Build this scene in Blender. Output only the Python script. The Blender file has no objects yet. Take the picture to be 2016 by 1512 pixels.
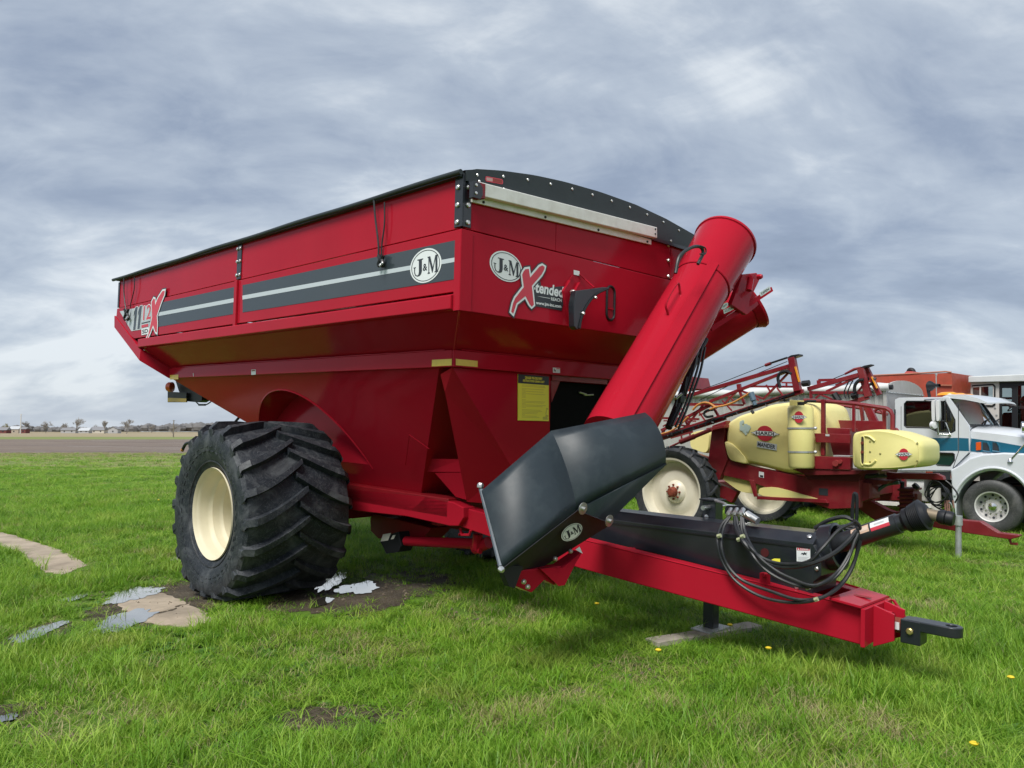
import bpy, math, random
import numpy as np
from mathutils import Vector, Matrix

# ------------------------------------------------------------------ camera, sky, sun, exposure
SC = bpy.context.scene
COL = SC.collection
FOC, HX, CAMH = 1530.0, 849.0, 1.75            # focal length in photo pixels, horizon row, eye height
PITCH = math.atan((HX - 756.0) / FOC)
cam_d = bpy.data.cameras.new('camera'); cam = bpy.data.objects.new('camera', cam_d); COL.objects.link(cam)
cam.location = (0, 0, CAMH); cam.rotation_euler = (math.pi / 2 + PITCH, 0, 0)
cam_d.sensor_fit = 'HORIZONTAL'; cam_d.sensor_width = 36.0; cam_d.lens = 36.0 * FOC / 2016.0
cam_d.clip_start = 0.05; cam_d.clip_end = 6000
SC.camera = cam

SUN_EL, SUN_AZ = math.radians(56), math.radians(205)   # azimuth clockwise from +Y: behind the camera, a little left
EXPOSURE = 1.35
world = bpy.data.worlds.new('World'); SC.world = world; world.use_nodes = True
nt = world.node_tree; nt.nodes.clear()
def N(tree, t, **k):
    n = tree.nodes.new(t)
    for a, v in k.items(): setattr(n, a, v)
    return n
def math_node(tree, op, a, b=None, clamp=False):
    n = N(tree, 'ShaderNodeMath', operation=op, use_clamp=clamp)
    for i, v in enumerate((a, b)):
        if v is None: continue
        if isinstance(v, (int, float)): n.inputs[i].default_value = v
        else: tree.links.new(v, n.inputs[i])
    return n.outputs[0]
def ramp(tree, fac, stops, interp='LINEAR'):
    r = N(tree, 'ShaderNodeValToRGB'); r.color_ramp.interpolation = interp
    e = r.color_ramp.elements
    while len(e) < len(stops): e.new(0.5)
    for el, (p, c) in zip(e, stops):
        el.position = p; el.color = (*c, 1) if len(c) == 3 else c
    tree.links.new(fac, r.inputs[0]); return r.outputs[0]
def mixc(tree, fac, a, b, mode='MIX'):
    m = N(tree, 'ShaderNodeMix', data_type='RGBA', blend_type=mode)
    for sock, v in ((m.inputs[0], fac), (m.inputs[6], a), (m.inputs[7], b)):
        if isinstance(v, (int, float)): sock.default_value = v
        elif isinstance(v, tuple): sock.default_value = (*v, 1)
        else: tree.links.new(v, sock)
    return m.outputs[2]
def noise(tree, vec, scale, detail=4, rough=0.5, dist=0.0, out=0):
    n = N(tree, 'ShaderNodeTexNoise'); n.inputs['Scale'].default_value = scale
    n.inputs['Detail'].default_value = detail; n.inputs['Roughness'].default_value = rough
    n.inputs['Distortion'].default_value = dist
    if vec is not None: tree.links.new(vec, n.inputs['Vector'])
    return n.outputs[out]
def mapping(tree, vec, loc=(0, 0, 0), rot=(0, 0, 0), scale=(1, 1, 1)):
    m = N(tree, 'ShaderNodeMapping'); m.inputs[1].default_value = loc
    m.inputs[2].default_value = rot; m.inputs[3].default_value = scale
    tree.links.new(vec, m.inputs[0]); return m.outputs[0]

tc = N(nt, 'ShaderNodeTexCoord').outputs['Generated']
sep = N(nt, 'ShaderNodeSeparateXYZ'); nt.links.new(tc, sep.inputs[0])
zz = math_node(nt, 'ADD', math_node(nt, 'MAXIMUM', sep.outputs[2], 0.0), 0.36)
comb = N(nt, 'ShaderNodeCombineXYZ')                       # the cloud layer is a level sheet above the ground
nt.links.new(math_node(nt, 'DIVIDE', sep.outputs[0], zz), comb.inputs[0])
nt.links.new(math_node(nt, 'DIVIDE', sep.outputs[1], zz), comb.inputs[1])
cl = comb.outputs[0]
big = noise(nt, mapping(nt, cl, (8.1, 3.3, 0), (0, 0, 0.35), (0.55, 0.9, 1)), 0.95, 3, 0.5, 0.4)
mid = noise(nt, mapping(nt, cl, (7.7, 0.4, 2), (0, 0, -0.25), (0.85, 1.25, 1)), 1.7, 9, 0.56, 0.5)
fine = noise(nt, mapping(nt, cl, (7.3, 2.2, 4), (0, 0, 0.5), (1.0, 1.5, 1)), 4.6, 8, 0.55, 0.5)
dens = math_node(nt, 'ADD', math_node(nt, 'ADD', math_node(nt, 'MULTIPLY', big, 0.5), math_node(nt, 'MULTIPLY', mid, 0.58)),
                 math_node(nt, 'MULTIPLY', fine, 0.26))
cloud = ramp(nt, dens, [(0.48, (0.142, 0.178, 0.248)), (0.59, (0.205, 0.248, 0.325)), (0.69, (0.325, 0.370, 0.432)), (0.79, (0.56, 0.592, 0.615))])
airf = math_node(nt, 'MULTIPLY', math_node(nt, 'POWER', 2.718, math_node(nt, 'MULTIPLY', math_node(nt, 'MAXIMUM', sep.outputs[2], 0.0), -9.0)), 0.55)
cloud = mixc(nt, airf, cloud, (0.375, 0.418, 0.48))   # clouds fade into the air towards the horizon
nish = N(nt, 'ShaderNodeTexSky', sky_type='NISHITA'); nish.sun_disc = False
nish.sun_elevation = SUN_EL; nish.sun_rotation = SUN_AZ
cl10 = mixc(nt, 1.0, cloud, (8.0, 8.0, 8.0), 'MULTIPLY')
skyc = mixc(nt, 0.93, nish.outputs[0], cl10)
bg = N(nt, 'ShaderNodeBackground'); bg.inputs[1].default_value = 0.075
nt.links.new(skyc, bg.inputs[0])
wo = N(nt, 'ShaderNodeOutputWorld'); nt.links.new(bg.outputs[0], wo.inputs[0])

sun_d = bpy.data.lights.new('sun', 'SUN'); sun_d.energy = 1.5; sun_d.angle = math.radians(26); sun_d.color = (1, 0.965, 0.91)
sun = bpy.data.objects.new('sun', sun_d); COL.objects.link(sun)
sd = Vector((math.sin(SUN_AZ) * math.cos(SUN_EL), math.cos(SUN_AZ) * math.cos(SUN_EL), math.sin(SUN_EL)))
sun.rotation_euler = sd.to_track_quat('Z', 'Y').to_euler()
SC.view_settings.view_transform = 'Standard'; SC.view_settings.look = 'None'
SC.view_settings.exposure = EXPOSURE; SC.view_settings.gamma = 1; SC.view_settings.use_curve_mapping = False
SC.render.engine = 'CYCLES'
SC.cycles.max_bounces = 6; SC.cycles.diffuse_bounces = 3; SC.cycles.glossy_bounces = 4; SC.cycles.transmission_bounces = 6
SC.cycles.transparent_max_bounces = 8; SC.cycles.caustics_reflective = False; SC.cycles.caustics_refractive = False
SC.cycles.use_denoising = True

# ------------------------------------------------------------------ places measured in the photograph
def ray(px, py):
    x, y = (px - 1008.0) / FOC, (756.0 - py) / FOC
    c, s = math.cos(PITCH), math.sin(PITCH)
    return np.array([x, c - y * s, s + y * c])
EYE = np.array([0, 0, CAMH])
def unit(v): v = np.asarray(v, float); return v / np.linalg.norm(v)
CW = unit(ray(2555, 857)); CL = ray(-540, 778); CL = unit(CL - CW * (CL @ CW)); CU = np.cross(CW, CL)
_P = EYE + ray(905, 612) * 6.225
CO = _P - CU * (_P[2] / CU[2])                     # the grain cart's frame: w across, l to the rear, u up
CM = np.array([CW, CL, CU])
GW = unit([CW[0], CW[1], 0]); GL = np.array([-GW[1], GW[0], 0]); GO = np.array([CO[0], CO[1], 0])
GM = np.array([GW, GL, [0, 0, 1]])                 # the yard's frame: the machines are parked parallel
def _on(M, O, px, py, k):
    a = M @ (EYE - O); b = M @ ray(px, py)
    (ax, v), = k.items(); i = {'w': 0, 'l': 1, 'u': 2}[ax]; t = (v - a[i]) / b[i]
    return a + b * t
def K(px, py, **k): return _on(CM, CO, px, py, k)  # point of the cart on a plane w=, l= or u=
def G(px, py, **k): return _on(GM, GO, px, py, k)  # point of the yard on a plane
def ground(px, py, z=0.0):
    d = ray(px, py); t = (z - CAMH) / d[2]; return EYE + d * t
def cart_world(c): return CO + np.asarray(c, float) @ CM
def yard_world(c): return GO + np.asarray(c, float) @ GM
YAW = math.atan2(GW[1], GW[0])

# ------------------------------------------------------------------ mesh helpers
class MB:
    def __init__(s): s.v = []; s.f = []; s.m = []
    def add(s, vs, fs, m=0):
        b = len(s.v); s.v += [tuple(float(c) for c in v) for v in vs]
        s.f += [tuple(b + i for i in f) for f in fs]; s.m += [m] * len(fs); return s
    def poly(s, pts, m=0): return s.add(pts, [tuple(range(len(pts)))], m)
    def box(s, x0, x1, y0, y1, z0, z1, m=0):
        v = [(x, y, z) for z in (z0, z1) for y in (y0, y1) for x in (x0, x1)]
        return s.add(v, [(0, 2, 3, 1), (4, 5, 7, 6), (0, 1, 5, 4), (2, 6, 7, 3), (0, 4, 6, 2), (1, 3, 7, 5)], m)
    def bar(s, p, q, a, b, up=(0, 0, 1), m=0):           # rectangular bar, a wide and b high
        p = np.asarray(p, float); q = np.asarray(q, float); d = unit(q - p)
        x = np.cross(d, up); x = unit(x) if np.linalg.norm(x) > 1e-6 else np.array([1., 0, 0]); y = np.cross(x, d)
        c = [x * i * a / 2 + y * j * b / 2 for i, j in ((-1, -1), (1, -1), (1, 1), (-1, 1))]
        return s.add([p + k for k in c] + [q + k for k in c],
                     [(3, 2, 1, 0), (4, 5, 6, 7), (0, 1, 5, 4), (1, 2, 6, 5), (2, 3, 7, 6), (3, 0, 4, 7)], m)
    def tube(s, path, r, n=8, m=0, cap=True):
        P = [np.asarray(p, float) for p in path]; rs = r if isinstance(r, (list, tuple)) else [r] * len(P)
        t0 = unit(P[1] - P[0]); ref = np.array([0, 0, 1.]) if abs(t0[2]) < .9 else np.array([1., 0, 0])
        x = unit(np.cross(t0, ref)); vs = []
        for i, p in enumerate(P):
            t = unit(P[min(i + 1, len(P) - 1)] - P[max(i - 1, 0)])
            x = unit(x - t * (x @ t)); y = np.cross(t, x)
            vs += [p + rs[i] * (x * math.cos(2 * math.pi * k / n) + y * math.sin(2 * math.pi * k / n)) for k in range(n)]
        fs = [(i * n + k, i * n + (k + 1) % n, (i + 1) * n + (k + 1) % n, (i + 1) * n + k) for i in range(len(P) - 1) for k in range(n)]
        if cap: fs += [tuple(range(n - 1, -1, -1)), tuple((len(P) - 1) * n + k for k in range(n))]
        return s.add(vs, fs, m)
    def prism(s, pts, vec, m=0):
        P = [np.asarray(p, float) for p in pts]; v = np.asarray(vec, float); n = len(P)
        return s.add(P + [p + v for p in P], [tuple(range(n - 1, -1, -1)), tuple(range(n, 2 * n))] +
                     [(i, (i + 1) % n, n + (i + 1) % n, n + i) for i in range(n)], m)
    def lathe(s, prof, o, ax, n=32, m=0, cap0=False, cap1=False, a0=0.0):
        o = np.asarray(o, float); ax = unit(ax); ref = np.array([0, 0, 1.]) if abs(ax[2]) < .9 else np.array([1., 0, 0])
        x = unit(np.cross(ax, ref)); y = np.cross(ax, x)
        vs = [o + ax * t + r * (x * math.cos(a0 + 2 * math.pi * k / n) + y * math.sin(a0 + 2 * math.pi * k / n)) for r, t in prof for k in range(n)]
        fs = [(i * n + k, i * n + (k + 1) % n, (i + 1) * n + (k + 1) % n, (i + 1) * n + k) for i in range(len(prof) - 1) for k in range(n)]
        if cap0: fs.append(tuple(range(n - 1, -1, -1)))
        if cap1: fs.append(tuple((len(prof) - 1) * n + k for k in range(n)))
        return s.add(vs, fs, m)
    def loft(s, secs, m=0, closed=True, cap=True):
        n = len(secs[0]); vs = [p for sec in secs for p in sec]; kk = n if closed else n - 1
        fs = [(i * n + k, i * n + (k + 1) % n, (i + 1) * n + (k + 1) % n, (i + 1) * n + k) for i in range(len(secs) - 1) for k in range(kk)]
        if cap and closed: fs += [tuple(range(n - 1, -1, -1)), tuple((len(secs) - 1) * n + k for k in range(n))]
        return s.add(vs, fs, m)
    def bolt(s, p, nrm, r=0.016, h=0.012, m=0):
        return s.lathe([(r, -0.002), (r, h * .6), (r * .7, h)], p, nrm, 7, m, cap1=True)
OFF = np.zeros(3)                                         # base of the thing being built, in its own frame
def mesh_of(name, mb, mats, smooth=38, bevel=0, off=None):
    me = bpy.data.meshes.new(name)
    o = OFF if off is None else off
    me.from_pydata([(v[0] - o[0], v[1] - o[1], v[2] - o[2]) for v in mb.v], [], mb.f)
    for m in (mats if isinstance(mats, (list, tuple)) else [mats]): me.materials.append(m)
    if any(mb.m): me.polygons.foreach_set('material_index', mb.m)
    me.validate(); fix_normals(me)
    if smooth:
        me.polygons.foreach_set('use_smooth', [True] * len(me.polygons)); me.set_sharp_from_angle(angle=math.radians(smooth))
    me.update(); return me
import bmesh
def fix_normals(me):
    b = bmesh.new(); b.from_mesh(me); bmesh.ops.recalc_face_normals(b, faces=b.faces); b.to_mesh(me); b.free()
def tag(o, label=None, cat=None, group=None, kind=None):
    for k, v in (('label', label), ('category', cat), ('group', group), ('kind', kind)):
        if v: o[k] = v
    return o
SEPARATE = set('bolt rivet wheel_nut fastener hose_tie washer hand_hole hydraulic_hose orange_hose ram_hose recess_header grease_fitting stay_cable coil_end control_hose tank_strap strap step far_cab_frame underframe chassis_rail cross_beam recess_lip access_hole hitch_gusset boom_rest door_gap saddle_mount filler_cap spray_nozzle pin_cable weld_bead rail_post grab_rail body_frame hinge_pin tube_bolt hinge_bolt'.split())
def islands(mb):
    p = list(range(len(mb.v)))
    def find(i):
        while p[i] != i: p[i] = p[p[i]]; i = p[i]
        return i
    for f in mb.f:
        for k in f[1:]: p[find(k)] = find(f[0])
    g = {}
    for f, m in zip(mb.f, mb.m): g.setdefault(find(f[0]), []).append((f, m))
    out = []
    for fs in g.values():
        ids = sorted({i for f, m in fs for i in f}); ix = {a: b for b, a in enumerate(ids)}; q = MB()
        q.add([mb.v[i] for i in ids], [tuple(ix[i] for i in f) for f, m in fs]); q.m = [m for f, m in fs]; out.append(q)
    return out
def obj(name, mb, mats, parent=None, smooth=38, bevel=0, label=None, off=None, segs=2):
    if name in SEPARATE and isinstance(mb, MB):              # small fittings: each one an object of its own
        o = None
        for q in islands(mb): o = obj1(name, q, mats, parent, smooth, bevel, label, off, segs)
        return o
    return obj1(name, mb, mats, parent, smooth, bevel, label, off, segs)
def obj1(name, mb, mats, parent=None, smooth=38, bevel=0, label=None, off=None, segs=2):
    me = mesh_of(name, mb, mats, smooth, off=off) if isinstance(mb, MB) else mb
    o = bpy.data.objects.new(name, me); COL.objects.link(o); o.parent = parent
    if bevel:
        b = o.modifiers.new('edge', 'BEVEL'); b.width = bevel; b.segments = segs; b.limit_method = 'ANGLE'; b.angle_limit = math.radians(30)
        b.harden_normals = True
    if label: o['label'] = label
    return o
def empty(name, label, cat, mat=None, loc=(0, 0, 0), rz=0, group=None):
    o = bpy.data.objects.new(name, None); COL.objects.link(o); o.empty_display_size = .3
    if mat is not None: o.matrix_world = mat
    else: o.location = loc; o.rotation_euler = (0, 0, rz)
    return tag(o, label, cat, group)
def copy_tree(o, parent=None):
    c = o.copy(); COL.objects.link(c); c.parent = parent
    for ch in list(o.children): copy_tree(ch, c)
    return c
def struct(name, mb, mats, smooth=38, **k):
    return tag(obj(name, mb, mats, None, smooth, off=np.zeros(3), **k), kind='structure')
def spline(pts, n=8):                                     # Catmull-Rom through points
    P = [np.asarray(p, float) for p in pts]; P = [2 * P[0] - P[1]] + P + [2 * P[-1] - P[-2]]; out = []
    for i in range(1, len(P) - 2):
        for k in range(n):
            t = k / n
            out.append(.5 * ((2 * P[i]) + (P[i + 1] - P[i - 1]) * t + (2 * P[i - 1] - 5 * P[i] + 4 * P[i + 1] - P[i + 2]) * t * t + (3 * P[i] - P[i - 1] - 3 * P[i + 1] + P[i + 2]) * t ** 3))
    return out + [P[-2]]
# flat print: letters are meshes laid a few millimetres proud of the sheet they are printed on
def glyphs(body, shear=0.0, weight=0.0, spacing=1.0):
    cu = bpy.data.curves.new('lettering', 'FONT'); cu.body = body; cu.shear = shear; cu.offset = weight; cu.space_character = spacing
    cu.resolution_u = 3
    t = bpy.data.objects.new('lettering', cu); COL.objects.link(t); bpy.context.view_layer.update()
    me = bpy.data.meshes.new_from_object(t.evaluated_get(bpy.context.evaluated_depsgraph_get()))
    v = [tuple(x.co) for x in me.vertices]; f = [tuple(p.vertices) for p in me.polygons]
    bpy.data.objects.remove(t); bpy.data.curves.remove(cu); bpy.data.meshes.remove(me)
    a = np.array(v); lo, hi = a.min(0), a.max(0)
    return [((x - lo[0]) / (hi[0] - lo[0]), (y - lo[1]) / (hi[1] - lo[1])) for x, y, z in v], f
class Plane2:                                             # a patch of a sheet: o + s*x + t*y, raised along its outer normal
    def __init__(s, bl, br, tl, up=0.004, side=None):
        s.o = np.asarray(bl, float); s.x = np.asarray(br, float) - s.o; s.y = np.asarray(tl, float) - s.o
        n = unit(np.cross(s.x, s.y))
        if side is not None and n @ np.asarray(side, float) < 0: n = -n
        s.n = n; s.up = up
    def p(s, a, b, up=0.0): return s.o + s.x * a + s.y * b + s.n * (s.up + up)
    def text(s, mb, body, box, up=0.001, m=0, **k):
        v, f = glyphs(body, **k); x0, y0, x1, y1 = box
        return mb.add([s.p(x0 + (x1 - x0) * a, y0 + (y1 - y0) * b, up) for a, b in v], f, m)
    def shape(s, mb, pts, up=0.0, m=0): return mb.add([s.p(a, b, up) for a, b in pts], [tuple(range(len(pts)))], m)
    def rect(s, mb, x0, y0, x1, y1, up=0.0, m=0): return s.shape(mb, [(x0, y0), (x1, y0), (x1, y1), (x0, y1)], up, m)
    def oval(s, mb, cx, cy, rx, ry, up=0.0, m=0, n=40):
        return s.shape(mb, [(cx + rx * math.cos(2 * math.pi * i / n), cy + ry * math.sin(2 * math.pi * i / n)) for i in range(n)], up, m)
LET_M = [(0,0),(.22,0),(.22,.06),(.16,.08),(.16,.75),(.42,.02),(.48,.02),(.74,.78),(.74,.08),(.66,.06),(.66,0),(1,0),(1,.06),(.93,.08),(.93,.92),(1,.94),(1,1),(.74,1),(.5,.33),(.26,1),(0,1),(0,.94),(.08,.92),(.08,.08),(0,.06)]
LET_J = [(.4,1),(1,1),(1,.95),(.87,.93),(.87,.28),(.78,.09),(.6,0),(.38,0),(.16,.08),(.06,.25),(.06,.52),(-.02,.54),(-.02,.58),(.24,.58),(.24,.54),(.15,.52),(.15,.27),(.22,.13),(.38,.06),(.5,.1),(.55,.25),(.55,.93),(.4,.95)]
def offset2(pts, d):
    P = np.array(pts, float); n = len(P); A = 0.5 * sum(P[i][0] * P[(i + 1) % n][1] - P[(i + 1) % n][0] * P[i][1] for i in range(n))
    sg = 1 if A > 0 else -1; out = []
    for i in range(n):
        a = unit(P[i] - P[i - 1]); b = unit(P[(i + 1) % n] - P[i]); na = np.array([a[1], -a[0]]) * sg; nb = np.array([b[1], -b[0]]) * sg
        k = na + nb; L = k @ k
        out.append(P[i] + (k * (2 / L) if L > 0.8 else unit(k) * 1.5 if L > 1e-9 else na) * d)
    return out
def jm_logo(pl, white, ring, dark, parent, name='emblem', label=None):   # oval badge in a unit patch
    a = MB(); pl.oval(a, .5, .5, .5, .5)
    o = obj(name, a, white, parent, smooth=0, label=label)
    b = MB()
    n = 44
    for i in range(n):
        t0, t1 = 2 * math.pi * i / n, 2 * math.pi * (i + 1) / n
        pl.shape(b, [(.5 + r * math.cos(t), .5 + r * math.sin(t)) for r, t in ((.455, t0), (.455, t1), (.435, t1), (.435, t0))], .0012)
    pl.shape(b, [(.12 + .31 * x, .23 + .5 * y) for x, y in LET_J], .0014)
    pl.shape(b, [(.57 + .33 * x, .24 + .5 * y) for x, y in LET_M], .0014)
    pl.text(b, '&', (.42, .35, .56, .56), .0014, weight=.02)
    obj('lettering', b, dark, o, smooth=0)
    return o
# ------------------------------------------------------------------ materials
def mat(name, col, rough=.5, metal=0., coat=0., var=0., vscale=3., bump=0., bscale=40., dirt=None, dirt_amt=0., dscale=2., spec=.5, detail=5):
    m = bpy.data.materials.new(name); m.use_nodes = True; t = m.node_tree; b = t.nodes['Principled BSDF']
    b.inputs['Roughness'].default_value = rough; b.inputs['Metallic'].default_value = metal
    b.inputs['Coat Weight'].default_value = coat; b.inputs['Coat Roughness'].default_value = .06
    b.inputs['Specular IOR Level'].default_value = spec
    b.inputs['Base Color'].default_value = (*col, 1)
    if var or dirt or bump:
        co = N(t, 'ShaderNodeTexCoord').outputs['Object']; c = None
        if var:
            n = noise(t, co, vscale, detail, .6)
            c = ramp(t, n, [(.3, tuple(x * (1 - var) for x in col)), (.7, tuple(min(1, x * (1 + var)) for x in col))])
        if dirt:
            n2 = noise(t, co, dscale, 8, .68, .3)
            f = ramp(t, n2, [(.46, (0, 0, 0)), (.75, (dirt_amt,) * 3)])
            c = mixc(t, f, c if c is not None else tuple(col), dirt)
            rr = math_node(t, 'ADD', rough, math_node(t, 'MULTIPLY', f, .5), clamp=True); t.links.new(rr, b.inputs['Roughness'])
        if c is not None: t.links.new(c, b.inputs['Base Color'])
        if bump:
            bp = N(t, 'ShaderNodeBump'); bp.inputs['Strength'].default_value = bump; bp.inputs['Distance'].default_value = .01
            t.links.new(noise(t, co, bscale, 4), bp.inputs['Height']); t.links.new(bp.outputs[0], b.inputs['Normal'])
    return m
RED = mat('red_gloss_paint', (.42, .012, .028), .13, 0, .0, var=.05, vscale=1.2, dirt=(.30, .04, .04), dirt_amt=.10, dscale=1.6, spec=.5, bump=.07, bscale=1.3)
RED.node_tree.nodes['Principled BSDF'].inputs['IOR'].default_value = 1.22
RED.node_tree.nodes['Principled BSDF'].inputs['Specular Tint'].default_value = (1.0, .35, .40, 1)
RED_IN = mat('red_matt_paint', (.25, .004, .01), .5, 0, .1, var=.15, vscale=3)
BLK = mat('black_paint', (.012, .015, .021), .33, 0, .3, var=.15, vscale=3, dirt=(.12, .11, .10), dirt_amt=.12)
BLKM = mat('black_steel', (.012, .013, .016), .5, .2, 0)
TARP = mat('black_tarp', (.022, .03, .034), .55, 0, 0, var=.12, vscale=2, bump=.15, bscale=6, dirt=(.10, .11, .11), dirt_amt=.15)
SLATE = mat('grey_decal', (.036, .049, .059), .35, 0, .3, var=.04)
HOODM = mat('slate_rubber_hood', (.017, .027, .034), .46, 0, .0, var=.10, vscale=2.5, dirt=(.11, .14, .15), dirt_amt=.16, dscale=7, bump=.05, bscale=5)
HOSE = mat('black_hose', (.016, .018, .021), .42, 0, 0, var=.2, dirt=(.12, .11, .09), dirt_amt=.2, dscale=8)
STEEL = mat('zinc_steel', (.62, .62, .60), .32, .9, 0, var=.12, vscale=12)
ALU = mat('cream_aluminium', (.78, .76, .72), .42, .1, 0, var=.06, vscale=5, dirt=(.40, .34, .27), dirt_amt=.3, dscale=6)
BROWN = mat('brown_seal', (.20, .13, .09), .7)
WHITE = mat('white_print', (.80, .83, .84), .4, 0, .2)
SILVER = mat('silver_print', (.55, .60, .64), .4, 0, .2)
DARK = mat('dark_print', (.03, .036, .045), .45)
PINK = mat('red_print', (.62, .045, .075), .4)
YEL = mat('yellow_reflector', (.80, .56, .06), .35, 0, .2, var=.06, vscale=30)
POST = mat('yellow_poster', (.98, .92, .08), .5)
FAINT = mat('faint_print', (.66, .60, .09), .6)
AMBER = mat('amber_lens', (.70, .10, .015), .25, 0, .5, bump=.3, bscale=90)
CREAM = mat('cream_wheel_paint', (.70, .64, .46), .55, 0, 0, var=.03, dirt=(.45, .36, .22), dirt_amt=.18, dscale=4)
CREAM_S = mat('sprayer_wheel_paint', (.78, .74, .60), .4, 0, .1, var=.04, dirt=(.45, .38, .26), dirt_amt=.25, dscale=4)
TANKM = mat('dull_tank_metal', (.60, .60, .59), .38, .3, 0, var=.06, dirt=(.35, .31, .26), dirt_amt=.35)
RUST = mat('rusty_hub', (.22, .05, .025), .75, .2, 0, var=.4, vscale=14, bump=.4)
def tyre_mat(name, col, dust, amt):
    m = mat(name, col, .55, 0, 0, var=.25, vscale=6, bump=.35, bscale=22)
    t = m.node_tree; b = t.nodes['Principled BSDF']; co = N(t, 'ShaderNodeTexCoord').outputs['Object']
    old = b.inputs['Base Color'].links[0].from_socket
    n1 = noise(t, co, 3.2, 10, .72, .8); f1 = ramp(t, n1, [(.50, (0, 0, 0)), (.72, (amt,) * 3)])
    w = noise(t, co, 7.0, 6, .6, 3.0); f2 = ramp(t, w, [(.485, (0, 0, 0)), (.50, (amt * .9,) * 3), (.515, (0, 0, 0))])
    f = math_node(t, 'MAXIMUM', f1, f2)
    t.links.new(mixc(t, f, old, dust), b.inputs['Base Color']); return m
TYRE = tyre_mat('cart_tyre_rubber', (.012, .016, .022), (.19, .20, .205), .50)
TYRE_B = tyre_mat('sprayer_tyre_rubber', (.022, .026, .031), (.15, .15, .14), .4)
TYRE_C = tyre_mat('truck_tyre_rubber', (.05, .052, .052), (.20, .19, .18), .5)
DEEP = mat('shade_black_steel', (.004, .004, .005), .8, spec=.1)  # near-black colour stands for the shade inside the auger recess
SRED = mat('sprayer_red_paint', (.20, .010, .018), .42, 0, .15, var=.18, vscale=4, dirt=(.22, .10, .07), dirt_amt=.3)
SRED_L = mat('faded_red_paint', (.26, .03, .03), .55, 0, 0, var=.2, vscale=5)
TANK = mat('yellow_polyethylene', (.90, .80, .33), .42, 0, 0, var=.05, vscale=1.5, dirt=(.66, .53, .22), dirt_amt=.30, dscale=1.5)
TANK_L = mat('pale_yellow_polyethylene', (.83, .76, .30), .38, 0, 0, var=.04, vscale=2, dirt=(.60, .52, .22), dirt_amt=.2)
TWHITE = mat('truck_white_paint', (.68, .71, .75), .28, 0, .6, var=.03, dirt=(.42, .41, .40), dirt_amt=.12)
TBLUE = mat('truck_blue_stripe', (.010, .12, .20), .3, 0, .4)
CHROME = mat('chrome', (.78, .78, .77), .16, 1., 0, var=.08, vscale=8)
ALLOY = mat('alloy_wheel', (.74, .73, .71), .42, .35, 0, var=.08, vscale=8, dirt=(.4, .37, .33), dirt_amt=.3)
TRAIL = mat('grey_trailer_sheet', (.52, .51, .49), .5, .3, 0, var=.12, vscale=2, dirt=(.30, .27, .23), dirt_amt=.4)
TRAILT = mat('white_trailer_tarp', (.66, .67, .66), .6, 0, 0, var=.08, dirt=(.35, .33, .30), dirt_amt=.35)
ORANGE = mat('faded_orange_red_paint', (.42, .062, .030), .55, 0, .05, var=.16, vscale=1.5, dirt=(.20, .06, .03), dirt_amt=.6, dscale=2.2)
CABW = mat('grey_white_cab_paint', (.58, .55, .52), .5, 0, .1, var=.06, dirt=(.38, .34, .30), dirt_amt=.35)
LAMP = mat('orange_lamp_lens', (.85, .33, .02), .25, 0, .5)
GALV = mat('galvanised_steel', (.50, .52, .53), .45, .6, 0, var=.2, vscale=9, dirt=(.28, .26, .22), dirt_amt=.4)
WOOD = mat('weathered_wood', (.42, .38, .31), .85, 0, 0, var=.3, vscale=7, bump=.4, bscale=30)
GREENHOSE = mat('green_hose', (.05, .09, .08), .5)
ORHOSE = mat('orange_hose', (.62, .26, .06), .5, var=.2)
PUMPM = mat('oily_red_pump', (.13, .014, .016), .5, .1, 0, var=.4, vscale=8)
SEAT = mat('brown_seat', (.18, .11, .07), .8)
def glass(name, tint, alpha=.45, rough=.03):
    m = bpy.data.materials.new(name); m.use_nodes = True; t = m.node_tree; t.nodes.clear()
    tr = N(t, 'ShaderNodeBsdfTransparent'); tr.inputs[0].default_value = (*tint, 1)
    gl = N(t, 'ShaderNodeBsdfGlossy'); gl.inputs['Roughness'].default_value = rough
    fr = N(t, 'ShaderNodeFresnel'); fr.inputs[0].default_value = 1.5
    f = math_node(t, 'ADD', math_node(t, 'MULTIPLY', fr.outputs[0], .9), alpha * .35, clamp=True)
    mx = N(t, 'ShaderNodeMixShader'); t.links.new(f, mx.inputs[0]); t.links.new(tr.outputs[0], mx.inputs[1]); t.links.new(gl.outputs[0], mx.inputs[2])
    o = N(t, 'ShaderNodeOutputMaterial'); t.links.new(mx.outputs[0], o.inputs[0]); return m
GLASS = glass('cab_glass', (.34, .43, .43), .30)
GLASS_W = glass('windscreen_glass', (.62, .75, .74), 2.0)
# ------------------------------------------------------------------ the grain cart (frame: w across, l to the rear, u up)
CART = empty('grain_cart', 'large red grain cart with folded auger and black spout, parked on the grass', 'grain cart',
             mat=Matrix(((CW[0], CL[0], CU[0], CO[0]), (CW[1], CL[1], CU[1], CO[1]), (CW[2], CL[2], CU[2], CO[2]), (0, 0, 0, 1))))
W, L = 3.82, 8.05
U_TOP, U_SEAM, U_LIP, U_LIPB = 3.80, 3.385, 2.855, 2.715
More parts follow.
